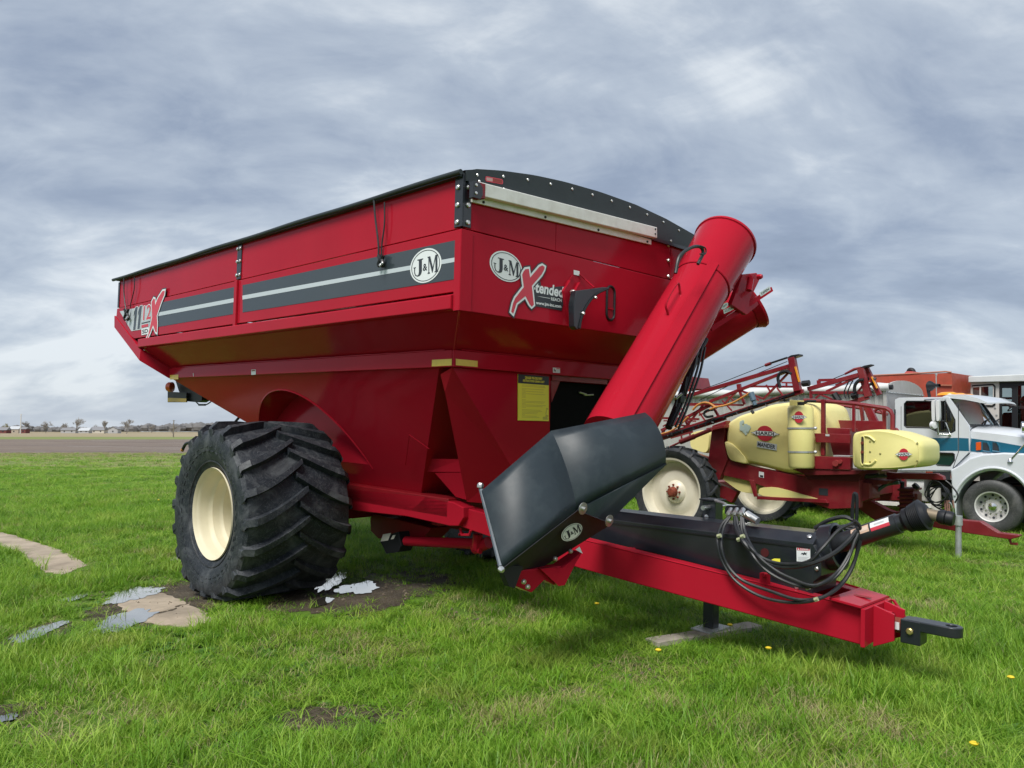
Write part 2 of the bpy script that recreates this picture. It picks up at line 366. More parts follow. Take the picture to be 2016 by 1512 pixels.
# upper extension: four sheets round the rim
def sheet_box(name, bounds, parent=CART, m=RED, bevel=.006, label=None):
    b = MB(); b.box(*bounds); return obj(name, b, m, parent, bevel=bevel, label=label)
V1 = K(471, 550, w=0)[1]                                   # middle post of the side
sheet_box('extension_panel', (0, .03, .05, V1 - .01, U_SEAM, U_TOP))
sheet_box('extension_panel', (0, .03, V1 + .01, L, U_SEAM, U_TOP))
sheet_box('extension_panel', (.035, 1.12, 0, .03, U_SEAM, U_TOP)); sheet_box('extension_panel', (1.124, 2.95, 0.002, .03, U_SEAM, U_TOP))
sheet_box('extension_panel', (2.954, W, 0, .03, U_SEAM, U_TOP))
sheet_box('extension_panel', (W - .03, W, .03, L, U_SEAM, U_TOP)); sheet_box('extension_panel', (.03, W - .03, L - .03, L, U_SEAM, U_TOP))
# lower box sheets with a small step at the seam
TS = .018
b = MB()
side = [(-TS, 0, U_SEAM - .012), (-TS, L, U_SEAM - .012), (-TS, 8.09, 3.10), (-TS, 7.25, 2.87), (-TS, 0, 2.87)]
b.prism([(p[0], p[1], p[2]) for p in side], (.03, 0, 0)); obj('side_panel', b, RED, CART, bevel=.006)
b = MB(); b.prism([(W - .012, p[1], p[2]) for p in side], (.03, 0, 0)); obj('side_panel', b, RED, CART, bevel=.006)
b = MB(); b.box(-TS + .002, W + .016, -TS, .012, U_LIPB, U_SEAM - .012); front_panel = obj('front_panel', b, RED, CART, bevel=.008)
b = MB(); b.box(0, W, L - .01, L + .02, 3.10, U_SEAM - .012); obj('rear_panel', b, RED, CART)
# corner post of the lower box, welded seams
b = MB(); b.box(-.026, .10, -.026, -.0185, U_LIPB, U_SEAM - .014); b.box(-.026, -.0185, -.0185, .055, U_LIPB, U_SEAM - .014)
obj('corner_post', b, RED, CART, bevel=.003)
# side rail (lip) under the stripe
b = MB(); b.prism([(-.018, 0, 0), (-.05, 0, -.012), (-.05, 0, -.125), (-.012, 0, -.14), (.03, 0, -.14), (.03, 0, 0)], (0, 6.95, 0))
b.v = [(x, y + .06, z + U_LIP) for x, y, z in b.v]; obj('side_rail', b, RED, CART, bevel=.008)
b = MB(); b.prism([(W + .018, .06, U_LIP), (W + .05, .06, U_LIP - .012), (W + .05, .06, U_LIPB), (W - .03, .06, U_LIPB), (W - .03, .06, U_LIP)], (0, 6.95, 0)); obj('side_rail', b, RED, CART, bevel=.008)
b = MB(); b.box(-.045, -.0185, V1 - .035, V1 + .035, U_LIP - .03, U_SEAM - .014); obj('side_post', b, RED, CART, bevel=.006)
# underslope: sloping sheets from the box down to the belt, then the belt rail, then the hopper
IN, LF, LR = .36, .47, 6.80
UB1, UB0 = 2.447, 2.297
b = MB()
A = [(0, 0, U_LIPB), (W, 0, U_LIPB), (W, 6.98, U_LIPB), (0, 6.98, U_LIPB)]
B_ = [(IN, LF, UB1), (W - IN, LF, UB1), (W - IN, LR, UB1), (IN, LR, UB1)]
b.add(A + B_, [(0, 1, 5, 4), (1, 2, 6, 5), (3, 0, 4, 7)]); obj('underslope_sheet', b, RED, CART, smooth=0)
b = MB(); b.add([A[3], A[2], (W, 8.09, 3.10), (0, 8.09, 3.10), B_[3], B_[2]], [(0, 1, 2, 3), (0, 1, 5, 4)]); obj('rear_slope_sheet', b, RED, CART, smooth=0)
b = MB(); o = .02                                           # rear trough edge: two flat straps following the slope
b.prism([(-.03, 8.125, 3.27), (-.03, 8.10, 3.085), (-.03, 6.965, 2.535), (-.03, 6.935, 2.69), (-.03, 8.05, 3.235)], (.05, 0, 0))
obj('rear_edge_strap', b, RED, CART, bevel=.006)
b = MB(); b.loft([[(-.03, 6.935, 2.69), (-.03, 6.965, 2.535), (.03, 6.965, 2.535), (.03, 6.935, 2.69)],
                  [(IN - .035, LR + .01, UB1), (IN - .035, LR - .01, UB0), (IN + .03, LR - .01, UB0), (IN + .03, LR + .01, UB1)]])
obj('rear_edge_strap', b, RED, CART, bevel=.004)
b = MB(); b.prism([(W + .03, 8.125, 3.27), (W + .03, 8.10, 3.085), (W + .03, 6.965, 2.535), (W + .03, 6.935, 2.69), (W + .03, 8.05, 3.235)], (-.05, 0, 0)); obj('rear_edge_strap', b, RED, CART)
b = MB(); b.box(IN - .03, IN + .03, LF, LR, UB0, UB1); obj('belt_rail', b, RED, CART, bevel=.008)
b = MB(); b.box(W - IN - .03, W - IN + .03, LF, LR, UB0, UB1); obj('belt_rail', b, RED, CART, bevel=.008)
b = MB(); b.box(IN - .03, W - IN + .03, LF - .03, LF - .001, UB0, UB1); belt_f = obj('belt_rail', b, RED, CART, bevel=.008)
# weld beads along the belt
b = MB(); rnd = random.Random(3)
b.tube([(IN - .031, LF + .1 + i * .12, UB1 + .003 + rnd.uniform(-.003, .003)) for i in range(52)], .006, 5)
b.tube([(IN + .05 + i * .1, LF - .031, UB1 + .003 + rnd.uniform(-.003, .003)) for i in range(30)], .006, 5)
b.tube([(-.012, -.012, U_LIPB), (IN - .028, LF - .028, UB1)], .009, 6)
obj('weld_bead', b, RED, CART)
# hopper with the wheel wells cut out of it
b = MB()
T4 = [(IN + .01, LF + .22, UB0), (W - IN - .01, LF + .22, UB0), (W - IN - .01, LR, UB0), (IN + .01, LR, UB0)]
D4 = [(1.1, 1.83, 1.0), (W - 1.1, 1.83, 1.0), (W - 1.1, 3.0, 1.0), (1.1, 3.0, 1.0)]
b.add(T4 + D4, [(0, 1, 2, 3), (4, 7, 6, 5), (0, 4, 5, 1), (1, 5, 6, 2), (2, 6, 7, 3), (3, 7, 4, 0)])
hop = obj('hopper', b, RED, CART, smooth=0)
WELL = (3.75, .80, 1.32)
def cutter(w0, w1):
    c = MB(); c.lathe([(WELL[2], 0), (WELL[2], w1 - w0)], (w0, WELL[0], WELL[1]), (1, 0, 0), 64, cap0=True, cap1=True)
    return obj('hopper_cutter', c, RED, CART, smooth=0)
cs = [cutter(-1, .93), cutter(W - .93, W + 1)]
for c in cs:
    md = hop.modifiers.new('well', 'BOOLEAN'); md.operation = 'DIFFERENCE'; md.object = c; md.solver = 'EXACT'
bpy.context.view_layer.update()
me = bpy.data.meshes.new_from_object(hop.evaluated_get(bpy.context.evaluated_depsgraph_get()))
hop.modifiers.clear(); hop.data = me
for c in cs: bpy.data.objects.remove(c)
me.polygons.foreach_set('use_smooth', [True] * len(me.polygons)); me.set_sharp_from_angle(angle=math.radians(25))
# raised rim of each wheel well
for s in (0, 1):
    b = MB(); pts = []
    for a in range(20, 152, 4):
        l = WELL[0] - WELL[2] * math.cos(math.radians(a)); u = WELL[1] + WELL[2] * math.sin(math.radians(a))
        w = IN + .01 + (1.1 - IN) * (UB0 - u) / (UB0 - 1.0) - .006
        pts.append((w if s == 0 else W - w, l, u))
    b.tube(pts, .010, 6); obj('wheel_well_rim', b, RED, CART)
# front legs of the hopper: flat sheet, folded gusset, cross plates
F0 = .50
cr = K(1005, 916, l=F0)
b = MB()
fs = [(IN + .005, F0, UB0), (1.64, F0, UB0), (1.655, F0, 1.02), (1.33, F0, 1.02), (cr[0], F0, cr[2])]
b.prism(fs, (0, .02, 0)); obj('front_sheet', b, RED, CART, smooth=0)
fs2 = [(min(p[0], 1.25), p[1], p[2]) for p in fs]; b = MB(); b.prism([(W - p[0], p[1], p[2]) for p in fs2[:3] + fs2[4:]], (0, .02, 0)); obj('front_sheet', b, RED, CART, smooth=0)
for s in (0, 1):
    b = MB(); q = [(IN + .003, F0 - .002, UB0), (cr[0], F0 - .002, cr[2]), (1.34, F0 - .002, 1.02), tuple(K(919, 988, w=1.02)), tuple(K(876, 772, w=.43)), tuple(K(867, 737, w=.38))]
    q = [(p[0] if s == 0 else W - p[0], p[1], p[2]) for p in q]
    b.add(q, [(0, 1, 4, 5), (1, 2, 3, 4)]); obj('gusset', b, RED, CART, smooth=0)
b = MB(); b.prism([K(843, 903, w=.93), K(909, 904, w=.93), K(914, 929, w=.95), K(842, 929, w=.98)], (.03, 0, 0)); obj('cross_plate', b, RED, CART)
b = MB(); b.prism([K(856, 931, w=.97), K(913, 930, w=.95), K(921, 985, w=1.02), K(897, 978, w=1.02)], (.02, 0, 0)); obj('cross_plate', b, RED, CART)
b = MB(); b.tube([K(798, 915, w=.86), K(806, 856, w=.66), K(845, 884, w=.79)], .006, 5); obj('weld_bead', b, RED, CART)
# recess where the auger enters, closed by a plate coloured black for its shade
b = MB(); b.box(1.66, W - 1.25, .57, .60, .9, 2.24); obj('recess_shade_plate', b, DEEP, CART)
b = MB(); b.box(1.642, W - 1.3, F0 - .02, F0 - .003, 2.245, UB0); b.prism([K(x, y, l=F0 - .004) for x, y in ((1084.5, 742), (1106, 743), (1086, 792))], (0, .003, 0)); obj('recess_header', b, RED_IN, CART)
b = MB()
p0 = K(1140, 772, l=.55); b.tube([p0, p0 + np.array([.12, 0, -.02])], .010, 7); p0 = K(1150, 778, l=.55); b.tube([p0, p0 + np.array([.15, 0, .01])], .008, 7); obj('grease_fitting', b, STEEL, CART)

# ---- black brackets with bolts
def bracket(name, boxes, bolts):
    b = MB()
    for x in boxes: b.box(*x)
    o = obj(name, b, BLK, CART, bevel=.004)
    for p, n in bolts:
        c = MB(); c.bolt(p, n, .022, .016); obj('bolt', c, STEEL, o)
bl = []
for u in (3.72, 3.575, 3.435): bl += [((-.013, .045, u), (-1, 0, 0)), ((.045, -.013, u), (0, -1, 0))]
bracket('corner_bracket', [(-.012, .0, -.012, .088, U_SEAM + .01, U_TOP + .025), (0, .085, -.012, 0, U_SEAM + .01, U_TOP + .0249)], bl)
bracket('joint_bracket', [(-.012, 0, V1 - .055, V1 + .055, U_SEAM + .005, U_TOP - .01)],
        [((-.012, V1 + d, u), (-1, 0, 0)) for d in (-.035, .035) for u in (3.75, 3.6, 3.44)])
bracket('rear_bracket', [(-.012, 0, L - .05, L + .012, U_SEAM + .005, U_TOP - .02)], [])
# ---- tarp rolled along the rim, front end cap
b = MB(); pts = [(-.045, l, U_TOP + .028 + .004 * math.sin(l * 3.1)) for l in np.linspace(-.02, L + .16, 30)]
b.tube(pts, .022, 10); b.prism([(-.05, 0, U_TOP - .002), (.03, 0, U_TOP - .002), (.05, 0, U_TOP + .035), (-.03, 0, U_TOP + .042)], (0, L, 0)); obj('rolled_tarp', b, TARP, CART)
def bow(w):                                                # arch height over the rim
    t = w / W; return U_TOP + .10 + .40 * math.sin(math.pi * min(max(t, 0), 1)) ** .8
secs = []
ws = [-.03 + (W + .06) * i / 40 for i in range(41)]
def arc(w):
    px_y = bow(w); return px_y
bw0 = [K(x, y, l=-.02) for x, y in ((918, 336), (935, 333), (985, 336), (1050, 345), (1110, 358), (1180, 378), (1250, 403), (1310, 431), (1372, 466))]
capx = [float(p[0]) for p in bw0]; capu = [float(p[2]) for p in bw0]
def capz(w): return float(np.interp(w, capx, capu))
b = MB(); top = [(w, -.03, max(capz(w), U_TOP + .03)) for w in np.linspace(capx[0], min(capx[-1], W), 34)]
botl = [(top[-1][0], -.03, U_TOP - .035), (top[0][0], -.03, U_TOP - .035)]
b.prism(top + botl, (0, .018, 0)); cap_ = obj('tarp_end_cap', b, TARP, CART, smooth=25)
b = MB(); b.prism([(.03, -.036, U_TOP - .06), (W - .03, -.036, U_TOP - .06), (W - .03, -.036, U_TOP - .028), (.03, -.036, U_TOP - .028)], (0, .03, 0)); obj('end_cap_rail', b, BLK, cap_)
b = MB()
for i in range(13):
    w = .12 + i * (W - .3) / 12; b.bolt((w, -.03, max(capz(w), U_TOP + .05) - .05), (0, -1, 0), .013, .01)
for w in (.14, .42, 1.05, 1.75, 2.4, 2.9): b.bolt((w, -.034, U_TOP - .012), (0, -1, 0), .013, .01)
obj('rivet', b, STEEL, cap_)
b = MB()                                                   # tarp over the arched bows, seen only from above or aside
for lset in (np.linspace(-.012, L + .05, 9),):
    secs = [[(w, l, (max(capz(w), U_TOP + .03)) + .004) for w in np.linspace(0, W - .02, 24)] for l in lset]
    b.loft(secs, closed=False, cap=False)
obj('tarp_sheet', b, TARP, CART)
pl = Plane2(K(955, 357, l=-.03), K(990, 363.5, l=-.03), K(955, 346.5, l=-.03), up=.003, side=(0, -1, 0))
b = MB(); r = .5
rr = [(.08 + .08 * math.cos(a), .5 + .5 * math.sin(a)) for a in np.linspace(math.pi / 2, 3 * math.pi / 2, 9)] + [(.92 + .08 * math.cos(a), .5 + .5 * math.sin(a)) for a in np.linspace(-math.pi / 2, math.pi / 2, 9)]
pl.shape(b, rr, 0, 0); pl.shape(b, [(.42, .16), (.94, .16), (.94, .84), (.42, .84)], .001, 1); pl.shape(b, [(.06, .2), (.40, .2), (.40, .8), (.06, .8)], .001, 2)
obj('maker_plate', b, [PINK, mat('dull_red_print', (.30, .04, .03), .5), mat('pale_pink_print', (.55, .33, .31), .5)], cap_, smooth=0)
# ---- aluminium tarp rail across the front
b = MB()
r0, r1 = K(948, 375, l=-.06), K(1290, 459, l=-.06)
for dl, du0, du1 in ((-.08, -.055, .055),):
    b.bar(r0 + np.array([-.05, 0, 0]), r1, .055, .115)
rail = obj('tarp_rail', b, ALU, CART, bevel=.010)
b = MB(); q0, q1 = K(928, 388, l=-.02), K(1281, 474, l=-.02); b.bar(q0, q1, .02, .085); obj('rail_flange', b, ALU, rail, bevel=.004)
b = MB(); b.bar(q0 + np.array([.06, -.02, .055]), q1 + np.array([0, -.02, .055]), .012, .028); obj('seal_strip', b, BROWN, rail)
b = MB()
for t in (.05, .35, .65, .97): b.bolt(q0 + (q1 - q0) * t + np.array([0, -.012, -.022]), (0, -1, 0), .012, .008)
for d in (-.02, .03): b.bolt(r1 + np.array([-.04, -.03, d]), (0, -1, 0), .01, .006)
obj('bolt', b, BLKM, rail)
b = MB(); c0 = K(941, 374, l=-.11); b.prism([c0 + np.array(p) for p in ((-.05, 0, -.07), (.03, 0, -.07), (.055, 0, -.03), (.055, 0, .03), (.02, 0, .065), (-.05, 0, .065))], (0, .05, 0))
br_ = obj('rail_end_bracket', b, BLK, rail, bevel=.004)
b = MB(); b.bolt(c0 + np.array([-.02, 0, .035]), (0, -1, 0), .014, .01); b.bolt(c0 + np.array([-.02, 0, -.03]), (0, -1, 0), .014, .01); obj('bolt', b, STEEL, rail)
b = MB(); b.box(.07, .16, -.09, -.012, 3.64, 3.76); obj('rail_arm', b, RED_IN, rail)
# ---- stripes on the side
def side_patch(x0, x1, t0, b0, t1, b1): return None
def stripe(name, pts, m, up):
    b = MB(); b.poly([(-TS - up, p[1], p[2]) for p in pts]); return obj(name, b, m, CART, smooth=0)
def SP(*a): return [K(x, y, w=-TS) for x, y in a]
stripe('dark_stripe', SP((478, 561.5), (897, 473), (897, 549.5), (478, 615)), SLATE, .003)
stripe('dark_stripe', SP((303, 598.5), (466.5, 564), (466.5, 617), (303, 645)), SLATE, .003)
stripe('white_stripe', SP((478, 582), (897, 507), (897, 515.5), (478, 590)), SILVER, .0045)
stripe('white_stripe', SP((303, 617), (466.5, 586), (466.5, 594), (303, 624)), SILVER, .0045)
stripe('grey_end_stripe', SP((236, 613), (303, 598.5), (303, 645), (259, 652)), mat('pale_grey_decal', (.50, .55, .58), .4, 0, .2), .003)
SN = (-1, 0, 0)
jm_logo(Plane2(K(808.5, 563, w=-TS), K(870.5, 550, w=-TS), K(808.5, 497.5, w=-TS), .006, SN), WHITE, DARK, DARK, CART, label='oval emblem on the long side of the cart')
# model number at the rear end of the side
def scaled(pts, ox, oy, s): return [(ox + x / s, oy + y / s) for x, y in pts]
def brush(pxs, plane_kw, name, base_up, nrm, layers):
    pts3 = [K(x, y, **plane_kw) for x, y in pxs]; nrm = np.array(nrm, float)
    P = np.array([[p[0], p[1], p[2]] for p in pts3]); ax = 0 if abs(nrm[1]) > .5 else 1
    p2 = [(p[ax], p[2]) for p in P]; first = None; bb = MB()
    for i, (d, mi) in enumerate(layers):
        q = offset2(p2, d) if d else p2
        v = []
        for a, u in q:
            c = [0, 0, u]; c[ax] = a; c[1 - ax] = P[0][1 - ax]; v.append(np.array(c) + nrm * (base_up + .0015 * i))
        bb.add(v, [tuple(range(len(v)))], mi)
    return bb
XR = [(490,270),(500,250),(545,180),(570,175),(565,215),(530,300),(485,440),(490,520),(485,620),(470,610),(445,540),(415,620),(400,650),(375,705),(365,720),(372,690),(395,640),(435,460),(430,300),(450,258),(465,265),(468,330)]
b = brush(scaled(XR, 220, 540, 5.4), {'w': -TS}, 'x', .006, SN, [(.040, 0), (.024, 1), (.0, 2)])
obj('model_letter', b, [DARK, WHITE, PINK], CART, smooth=0)
b = MB(); pl = Plane2(K(264, 650, w=-TS), K(300, 642, w=-TS), K(264, 606, w=-TS), .0045, SN)
ONE = [(0, 0), (.42, 0), (.80, 1.0), (.46, 1.0), (.16, .80), (.10, .62), (.30, .72)]
for k in (0, 1):
    q = [(-.04 + .24 * k + .34 * x, .0 + 1.0 * y) for x, y in ONE]; pl.shape(b, offset2(q, .022), .0005 + .0001 * k, 0); pl.shape(b, q, .002, 1)
pl.text(b, '12', (.50, .30, .96, .98), .0005, 0, weight=.03, shear=.12); pl.text(b, '12', (.52, .33, .94, .95), .002, 2, weight=.01, shear=.12)
pl.rect(b, .44, .20, .9, .24, .002, 3); pl.rect(b, .44, .02, .80, .14, .002, 2)
pl.rect(b, .44, -.30, .84, -.02, .002, 0); pl.text(b, 'SD', (.48, -.25, .80, -.07), .003, 3, weight=.03)
obj('model_number', b, [WHITE, SLATE, PINK, DARK], CART, smooth=0)
# ---- front emblem and lettering
jm_logo(Plane2(K(963.5, 546, l=-TS), K(1027.5, 562, l=-TS), K(963.5, 486, l=-TS), .003, (0, -1, 0)), WHITE, DARK, DARK, CART, label='oval emblem on the front of the cart')
XF = [(615,385),(640,352),(682,346),(700,470),(830,318),(868,300),(895,318),(888,348),(855,410),(722,565),(748,820),(725,842),(700,815),(640,700),(515,800),(490,880),(472,935),(452,915),(475,810),(505,740),(622,590),(600,420)]
b = brush(scaled(XF, 940, 480, 6.872), {'l': -TS}, 'x', .006, (0, -1, 0), [(.034, 0), (.022, 1), (.004, 2)])
obj('brand_letter', b, [DARK, WHITE, PINK], CART, smooth=0)
c2 = lambda x, y: K(940 + x / 6.872, 480 + y / 6.872, l=-TS)
b = MB(); NF = np.array([0, -1, 0.])
b.poly([c2(*p) + NF * .004 for p in ((735, 560), (1195, 640), (1135, 905), (750, 840))], 0)
b.poly([c2(*p) + NF * .0035 for p in ((770, 520), (850, 510), (860, 600), (1190, 570), (1175, 740), (740, 660))], 0)
pl = Plane2(c2(735, 655), c2(1155, 735), c2(735, 495), .0055, NF)
pl.text(b, '-tended', (.0, .02, 1.02, .98), .0, 1, weight=.03, shear=.15)
pl = Plane2(c2(990, 768), c2(1132, 790), c2(990, 722), .0055, NF); pl.text(b, 'REACH', (0, 0, 1, 1), 0, 1, weight=.02)
pl = Plane2(c2(785, 826), c2(1128, 878), c2(785, 775), .0055, NF); pl.text(b, 'www.jm-inc.com', (0, -.1, 1, 1), 0, 1, weight=.03)
b.poly([c2(*p) + NF * .0055 for p in ((800, 706), (978, 737), (978, 743), (860, 722))], 1)
obj('brand_lettering', b, [DARK, WHITE], CART, smooth=0)
# ---- reflectors, warning labels, instruction poster
def sticker(name, corners, m, nrm, up=.003, parent=CART, kw=None, label=None):
    b = MB(); b.poly([K(x, y, **kw) + np.array(nrm) * up for x, y in corners]); return obj(name, b, m, parent, smooth=0, label=label)
BS = IN - .03; BF = LF - .03
sticker('reflector', [(851, 708.5), (890, 706.5), (889.5, 719.5), (850.5, 721.5)], YEL, SN, kw={'w': BS})
sticker('reflector', [(897, 706.5), (940, 710.5), (940, 722.5), (897, 719)], YEL, (0, -1, 0), kw={'l': BF})
sticker('reflector', [(335, 738.5), (351.5, 737.5), (351.5, 746.5), (335, 747.5)], YEL, SN, kw={'w': BS})
b = MB(); q = [(495, 728), (504, 727.5), (504, 737.5), (495, 738)]; b.poly([K(x, y, w=BS) + np.array([-.003, 0, 0]) for x, y in q], 0)
b.poly([K(x, y, w=BS) + np.array([-.004, 0, 0]) for x, y in ((496, 729), (503, 728.5), (503, 730.5), (496, 731))], 1); obj('small_label', b, [WHITE, RUST], CART, smooth=0)
for x, y0, y1 in ((380.5, 734.5, 741), ):
    sticker('scratch', [(x, y0), (x + 1, y0), (x + 1, y1), (x, y1)], WHITE, SN, kw={'w': BS})
def warn(pl, mb, red=1, dark=2, white=0):
    pl.rect(mb, 0, 0, 1, 1, 0, white); pl.rect(mb, .5, .78, .95, .93, .001, red)
    for i in range(5): pl.rect(mb, .5, .62 - i * .11, .95 - .08 * (i % 2), .64 - i * .11, .001, 3)
    pl.shape(mb, [(.08, .2), (.2, .5), (.12, .62), (.2, .8), (.27, .76), (.22, .62), (.3, .5), (.36, .56), (.42, .4), (.3, .36), (.42, .22), (.3, .2), (.22, .36)], .001, dark)
GREYP = mat('grey_print', (.5, .52, .53), .5)
b = MB(); warn(Plane2(K(1088, 733.5, l=BF), K(1102, 734.5, l=BF), K(1088, 723.5, l=BF), .003, (0, -1, 0)), b); obj('warning_label', b, [WHITE, PINK, DARK, GREYP], CART, smooth=0)
pl = Plane2(K(1018.5, 827.5, l=F0), K(1079, 829, l=F0), K(1018.5, 736.5, l=F0), .01, (0, -1, 0))
b = MB(); b.loft([[pl.p(*c, u) for c in ((0, 0), (1, 0), (1, 1), (0, 1))] for u in (-.007, 0)], 0)
pl.rect(b, 0, .805, 1, 1, .001, 1); pl.text(b, 'DEALER PRE-DELIVERY', (.22, .91, .78, .965), .002, 0, weight=.03); pl.text(b, 'INSTRUCTIONS GRAIN CART', (.15, .845, .85, .895), .002, 0, weight=.03)
rnd = random.Random(5)
for i in range(27):
    if rnd.random() < .16: continue
    y = .77 - i * .027; pl.rect(b, .12, y, .12 + (.12 if rnd.random() < .22 else rnd.uniform(.6, .78)) * (1 if y > .2 else .8), y + .009, .001, 2)
for s in ([(.80, .03), (.97, .03), (.95, .09), (.99, .12), (.9, .15), (.88, .10), (.80, .09)], [(.885, .15), (.91, .15), (.935, .27), (.98, .25), (.97, .28), (.92, .30)]): pl.shape(b, s, .001, 2)
obj('instruction_poster', b, [POST, DARK, FAINT], CART, smooth=0)
# ---- tarp straps hanging on the side
def strap(x0, y0, xs, label=None):
    pass
for name, P1, P2, C in (('tarp_strap', [(736, 391), (739, 430), (745, 480), (745, 506)], [(757, 398), (757, 440), (752, 480), (751, 506)], (750, 512)),
                        ('tarp_strap', [(244, 548), (244, 575), (246, 596), (248, 610)], [(265, 545), (264, 570), (258, 595), (256, 607)], (249, 618))):
    b = MB(); b.tube(spline([K(x, y, w=-.055) for x, y in P1], 5), .009, 6); b.tube(spline([K(x, y, w=-.04) for x, y in P2], 5), .007, 6)
    o = obj(name, b, HOSE, CART)
    b = MB()
    for dx, s in ((-4, 1), (4, -1)):
        p = [K(C[0] + dx, C[1] - 9, w=-.06), K(C[0] + dx * .4, C[1] - 1, w=-.06), K(C[0] + dx * 1.1, C[1] + 8, w=-.06), K(C[0] + dx * .6, C[1] + 12, w=-.055)]
        b.tube(spline(p, 4), .019, 7)
    b.bolt(K(C[0] - 1, C[1] + 10, w=-.08), SN, .016, .01, 1); b.bolt(K(C[0] + 3, C[1] + 6, w=-.08), SN, .014, .01, 1)
    obj('strap_hook', b, [BLKM, STEEL], o)
# ---- window slot, auger saddle and label on the front
b = MB(); wc = [K(1201, 597, l=-TS)]
def slot(cx, cy, rw, rh, n=10): return [(cx + rw * math.cos(a), cy + (rh - rw) + rw * math.sin(a)) for a in np.linspace(0, math.pi, n)] + [(cx + rw * math.cos(a), cy - (rh - rw) + rw * math.sin(a)) for a in np.linspace(math.pi, 2 * math.pi, n)]
S0 = slot(float(wc[0][0]), float(wc[0][2]), .060, .165); S1 = slot(float(wc[0][0]), float(wc[0][2]), .050, .155)
n = len(S0); b.tube([(x, -TS - .008, z) for x, z in S0] + [(S0[0][0], -TS - .008, S0[0][1])], .012, 7); win = obj('window_gasket', b, BLKM, CART)
b = MB(); b.poly([(x, -TS - .003, z) for x, z in S1]); obj('window_pane', b, mat('dusty_window_pane', (.22, .025, .035), .12, 0, .6), win, smooth=0)
b = MB(); b.box(wc[0][0] - .045, wc[0][0] + .045, -TS - .012, -TS - .005, wc[0][2] - .06, wc[0][2] - .05); obj('window_bar', b, RED, win)
b = MB()
for pp in ([(1110, 572), (1123, 551), (1132, 577), (1126, 640), (1114, 600)], [(1131, 575), (1142, 555), (1152, 575), (1147, 620), (1136, 620)]):
    b.prism([K(x, y, l=-.05) for x, y in pp], (0, .034, 0))
sad = obj('saddle_mount', b, RED, CART, bevel=.004)
b = MB(); sp = [(1131, 643), (1130, 600), (1135, 572), (1160, 569), (1188, 565), (1201, 566), (1185, 574), (1168, 588), (1155, 608), (1147, 630), (1144, 648), (1136, 649)]
b.prism([K(x, y, l=-.17) for x, y in sp], (0, .07, 0)); obj('auger_saddle', b, BLK, CART, bevel=.008)
b = MB(); b.tube(spline([K(x, y, l=-.175) for x, y in ((1140, 646), (1146, 622), (1158, 598), (1175, 579), (1198, 568))], 5), .01, 6); obj('saddle_lip', b, BLKM, CART)
b = MB()
for x, y in ((1147, 617), (1171, 586)): b.bolt(K(x, y, l=-.175), (0, -1, 0), .016, .02)
b.bolt(K(1125, 575, l=-.06), (0, -1, 0), .022, .04); b.bolt(K(1148, 574, l=-.07), (0, -1, 0), .012, .02); obj('bolt', b, STEEL, sad)
sticker('small_label', [(1128.5, 531.5), (1140, 534), (1140, 543), (1128.5, 540.5)], WHITE, (0, -1, 0), kw={'l': -TS}, up=.006)
b = MB(); b.tube([K(1141, 540, l=-.03), K(1152, 550, l=-.05), K(1162, 559, l=-.10), K(1170, 566, l=-.2)], .007, 6); b.tube([K(1128, 541, l=-.03), K(1112, 562, l=-.03)], .004, 5); obj('pin_cable', b, RED, CART)
# ---- folded auger across the front: tube, hinge flange, black discharge spout
AX0, AX1 = K(1425, 482, l=-.50), K(1236, 815, l=-.56)
ad = unit(AX1 - AX0); AR = .285
def axp(t): return AX0 + ad * t
LEN = float(np.linalg.norm(AX1 - AX0))
b = MB(); b.lathe([(AR + .0, .62), (AR, LEN + .30)], AX0, ad, 48, cap0=True, cap1=True); tube = obj('auger_tube', b, RED, CART)
b = MB(); b.lathe([(AR + .035, -.02), (AR + .030, .10), (AR + .015, .40), (AR + .006, .66)], AX0, ad, 48, cap0=True); hinge = obj('auger_hinge_section', b, RED, CART)
b = MB(); b.lathe([(.20, -.055), (AR + .042, -.055), (AR + .048, -.045), (AR + .048, -.02), (AR + .03, -.012)], AX0, ad, 56, cap0=True); obj('hinge_flange', b, RED, hinge)
b = MB(); b.lathe([(AR + .007, .655), (AR + .013, .665), (AR + .007, .675)], AX0, ad, 48); obj('weld_bead', b, RED, tube)
fr = unit(np.cross(ad, np.array([0, -1., 0]))); out = unit(np.cross(fr, ad)); out = out if out[1] < 0 else -out
up_ = fr if fr[2] > 0 else -fr
# flat raised strip along the tube, standing in mostly for a reflection
def on_tube(t, ang, r=AR): return axp(t) + r * (out * math.cos(ang) + up_ * math.sin(ang))
b = MB(); sx = []
for t in (.6, LEN + .4):
    sx.append([on_tube(t, a, AR + h) for a, h in ((.95, -.02), (.95, .018), (.62, .022), (.62, -.02))])
b.loft(sx); obj('reflection_strip', b, RED, tube, bevel=.004)
b = MB(); p = [K(1288, 664, l=-.72), K(1283, 678, l=-.80)]
hp = [on_tube(1.15, 1.25, AR), on_tube(1.12, 1.32, AR + .10), on_tube(1.4, 1.32, AR + .10), on_tube(1.45, 1.25, AR)]
b.tube(spline(hp, 6), .011, 7); obj('grab_handle', b, RED, tube)
b = MB(); b.tube(spline([K(x, y, l=-.86) for x, y in ((1330, 538), (1338, 505), (1360, 488), (1378, 486), (1384, 498), (1374, 520))], 6), .016, 8)
b.tube(spline([K(x, y, l=-.88) for x, y in ((1379, 484), (1388, 488), (1390, 496), (1386, 501), (1378, 500))], 5), .007, 6); obj('hinge_hose', b, HOSE, hinge)
# hinge bolts on the front sheet next to the flange
b = MB()
for x, y in ((1315, 483), (1327, 480), (1315, 513), (1315, 544)): b.bolt(K(x, y, l=0), (0, -1, 0), .02, .018)
obj('bolt', b, STEEL, front_panel)
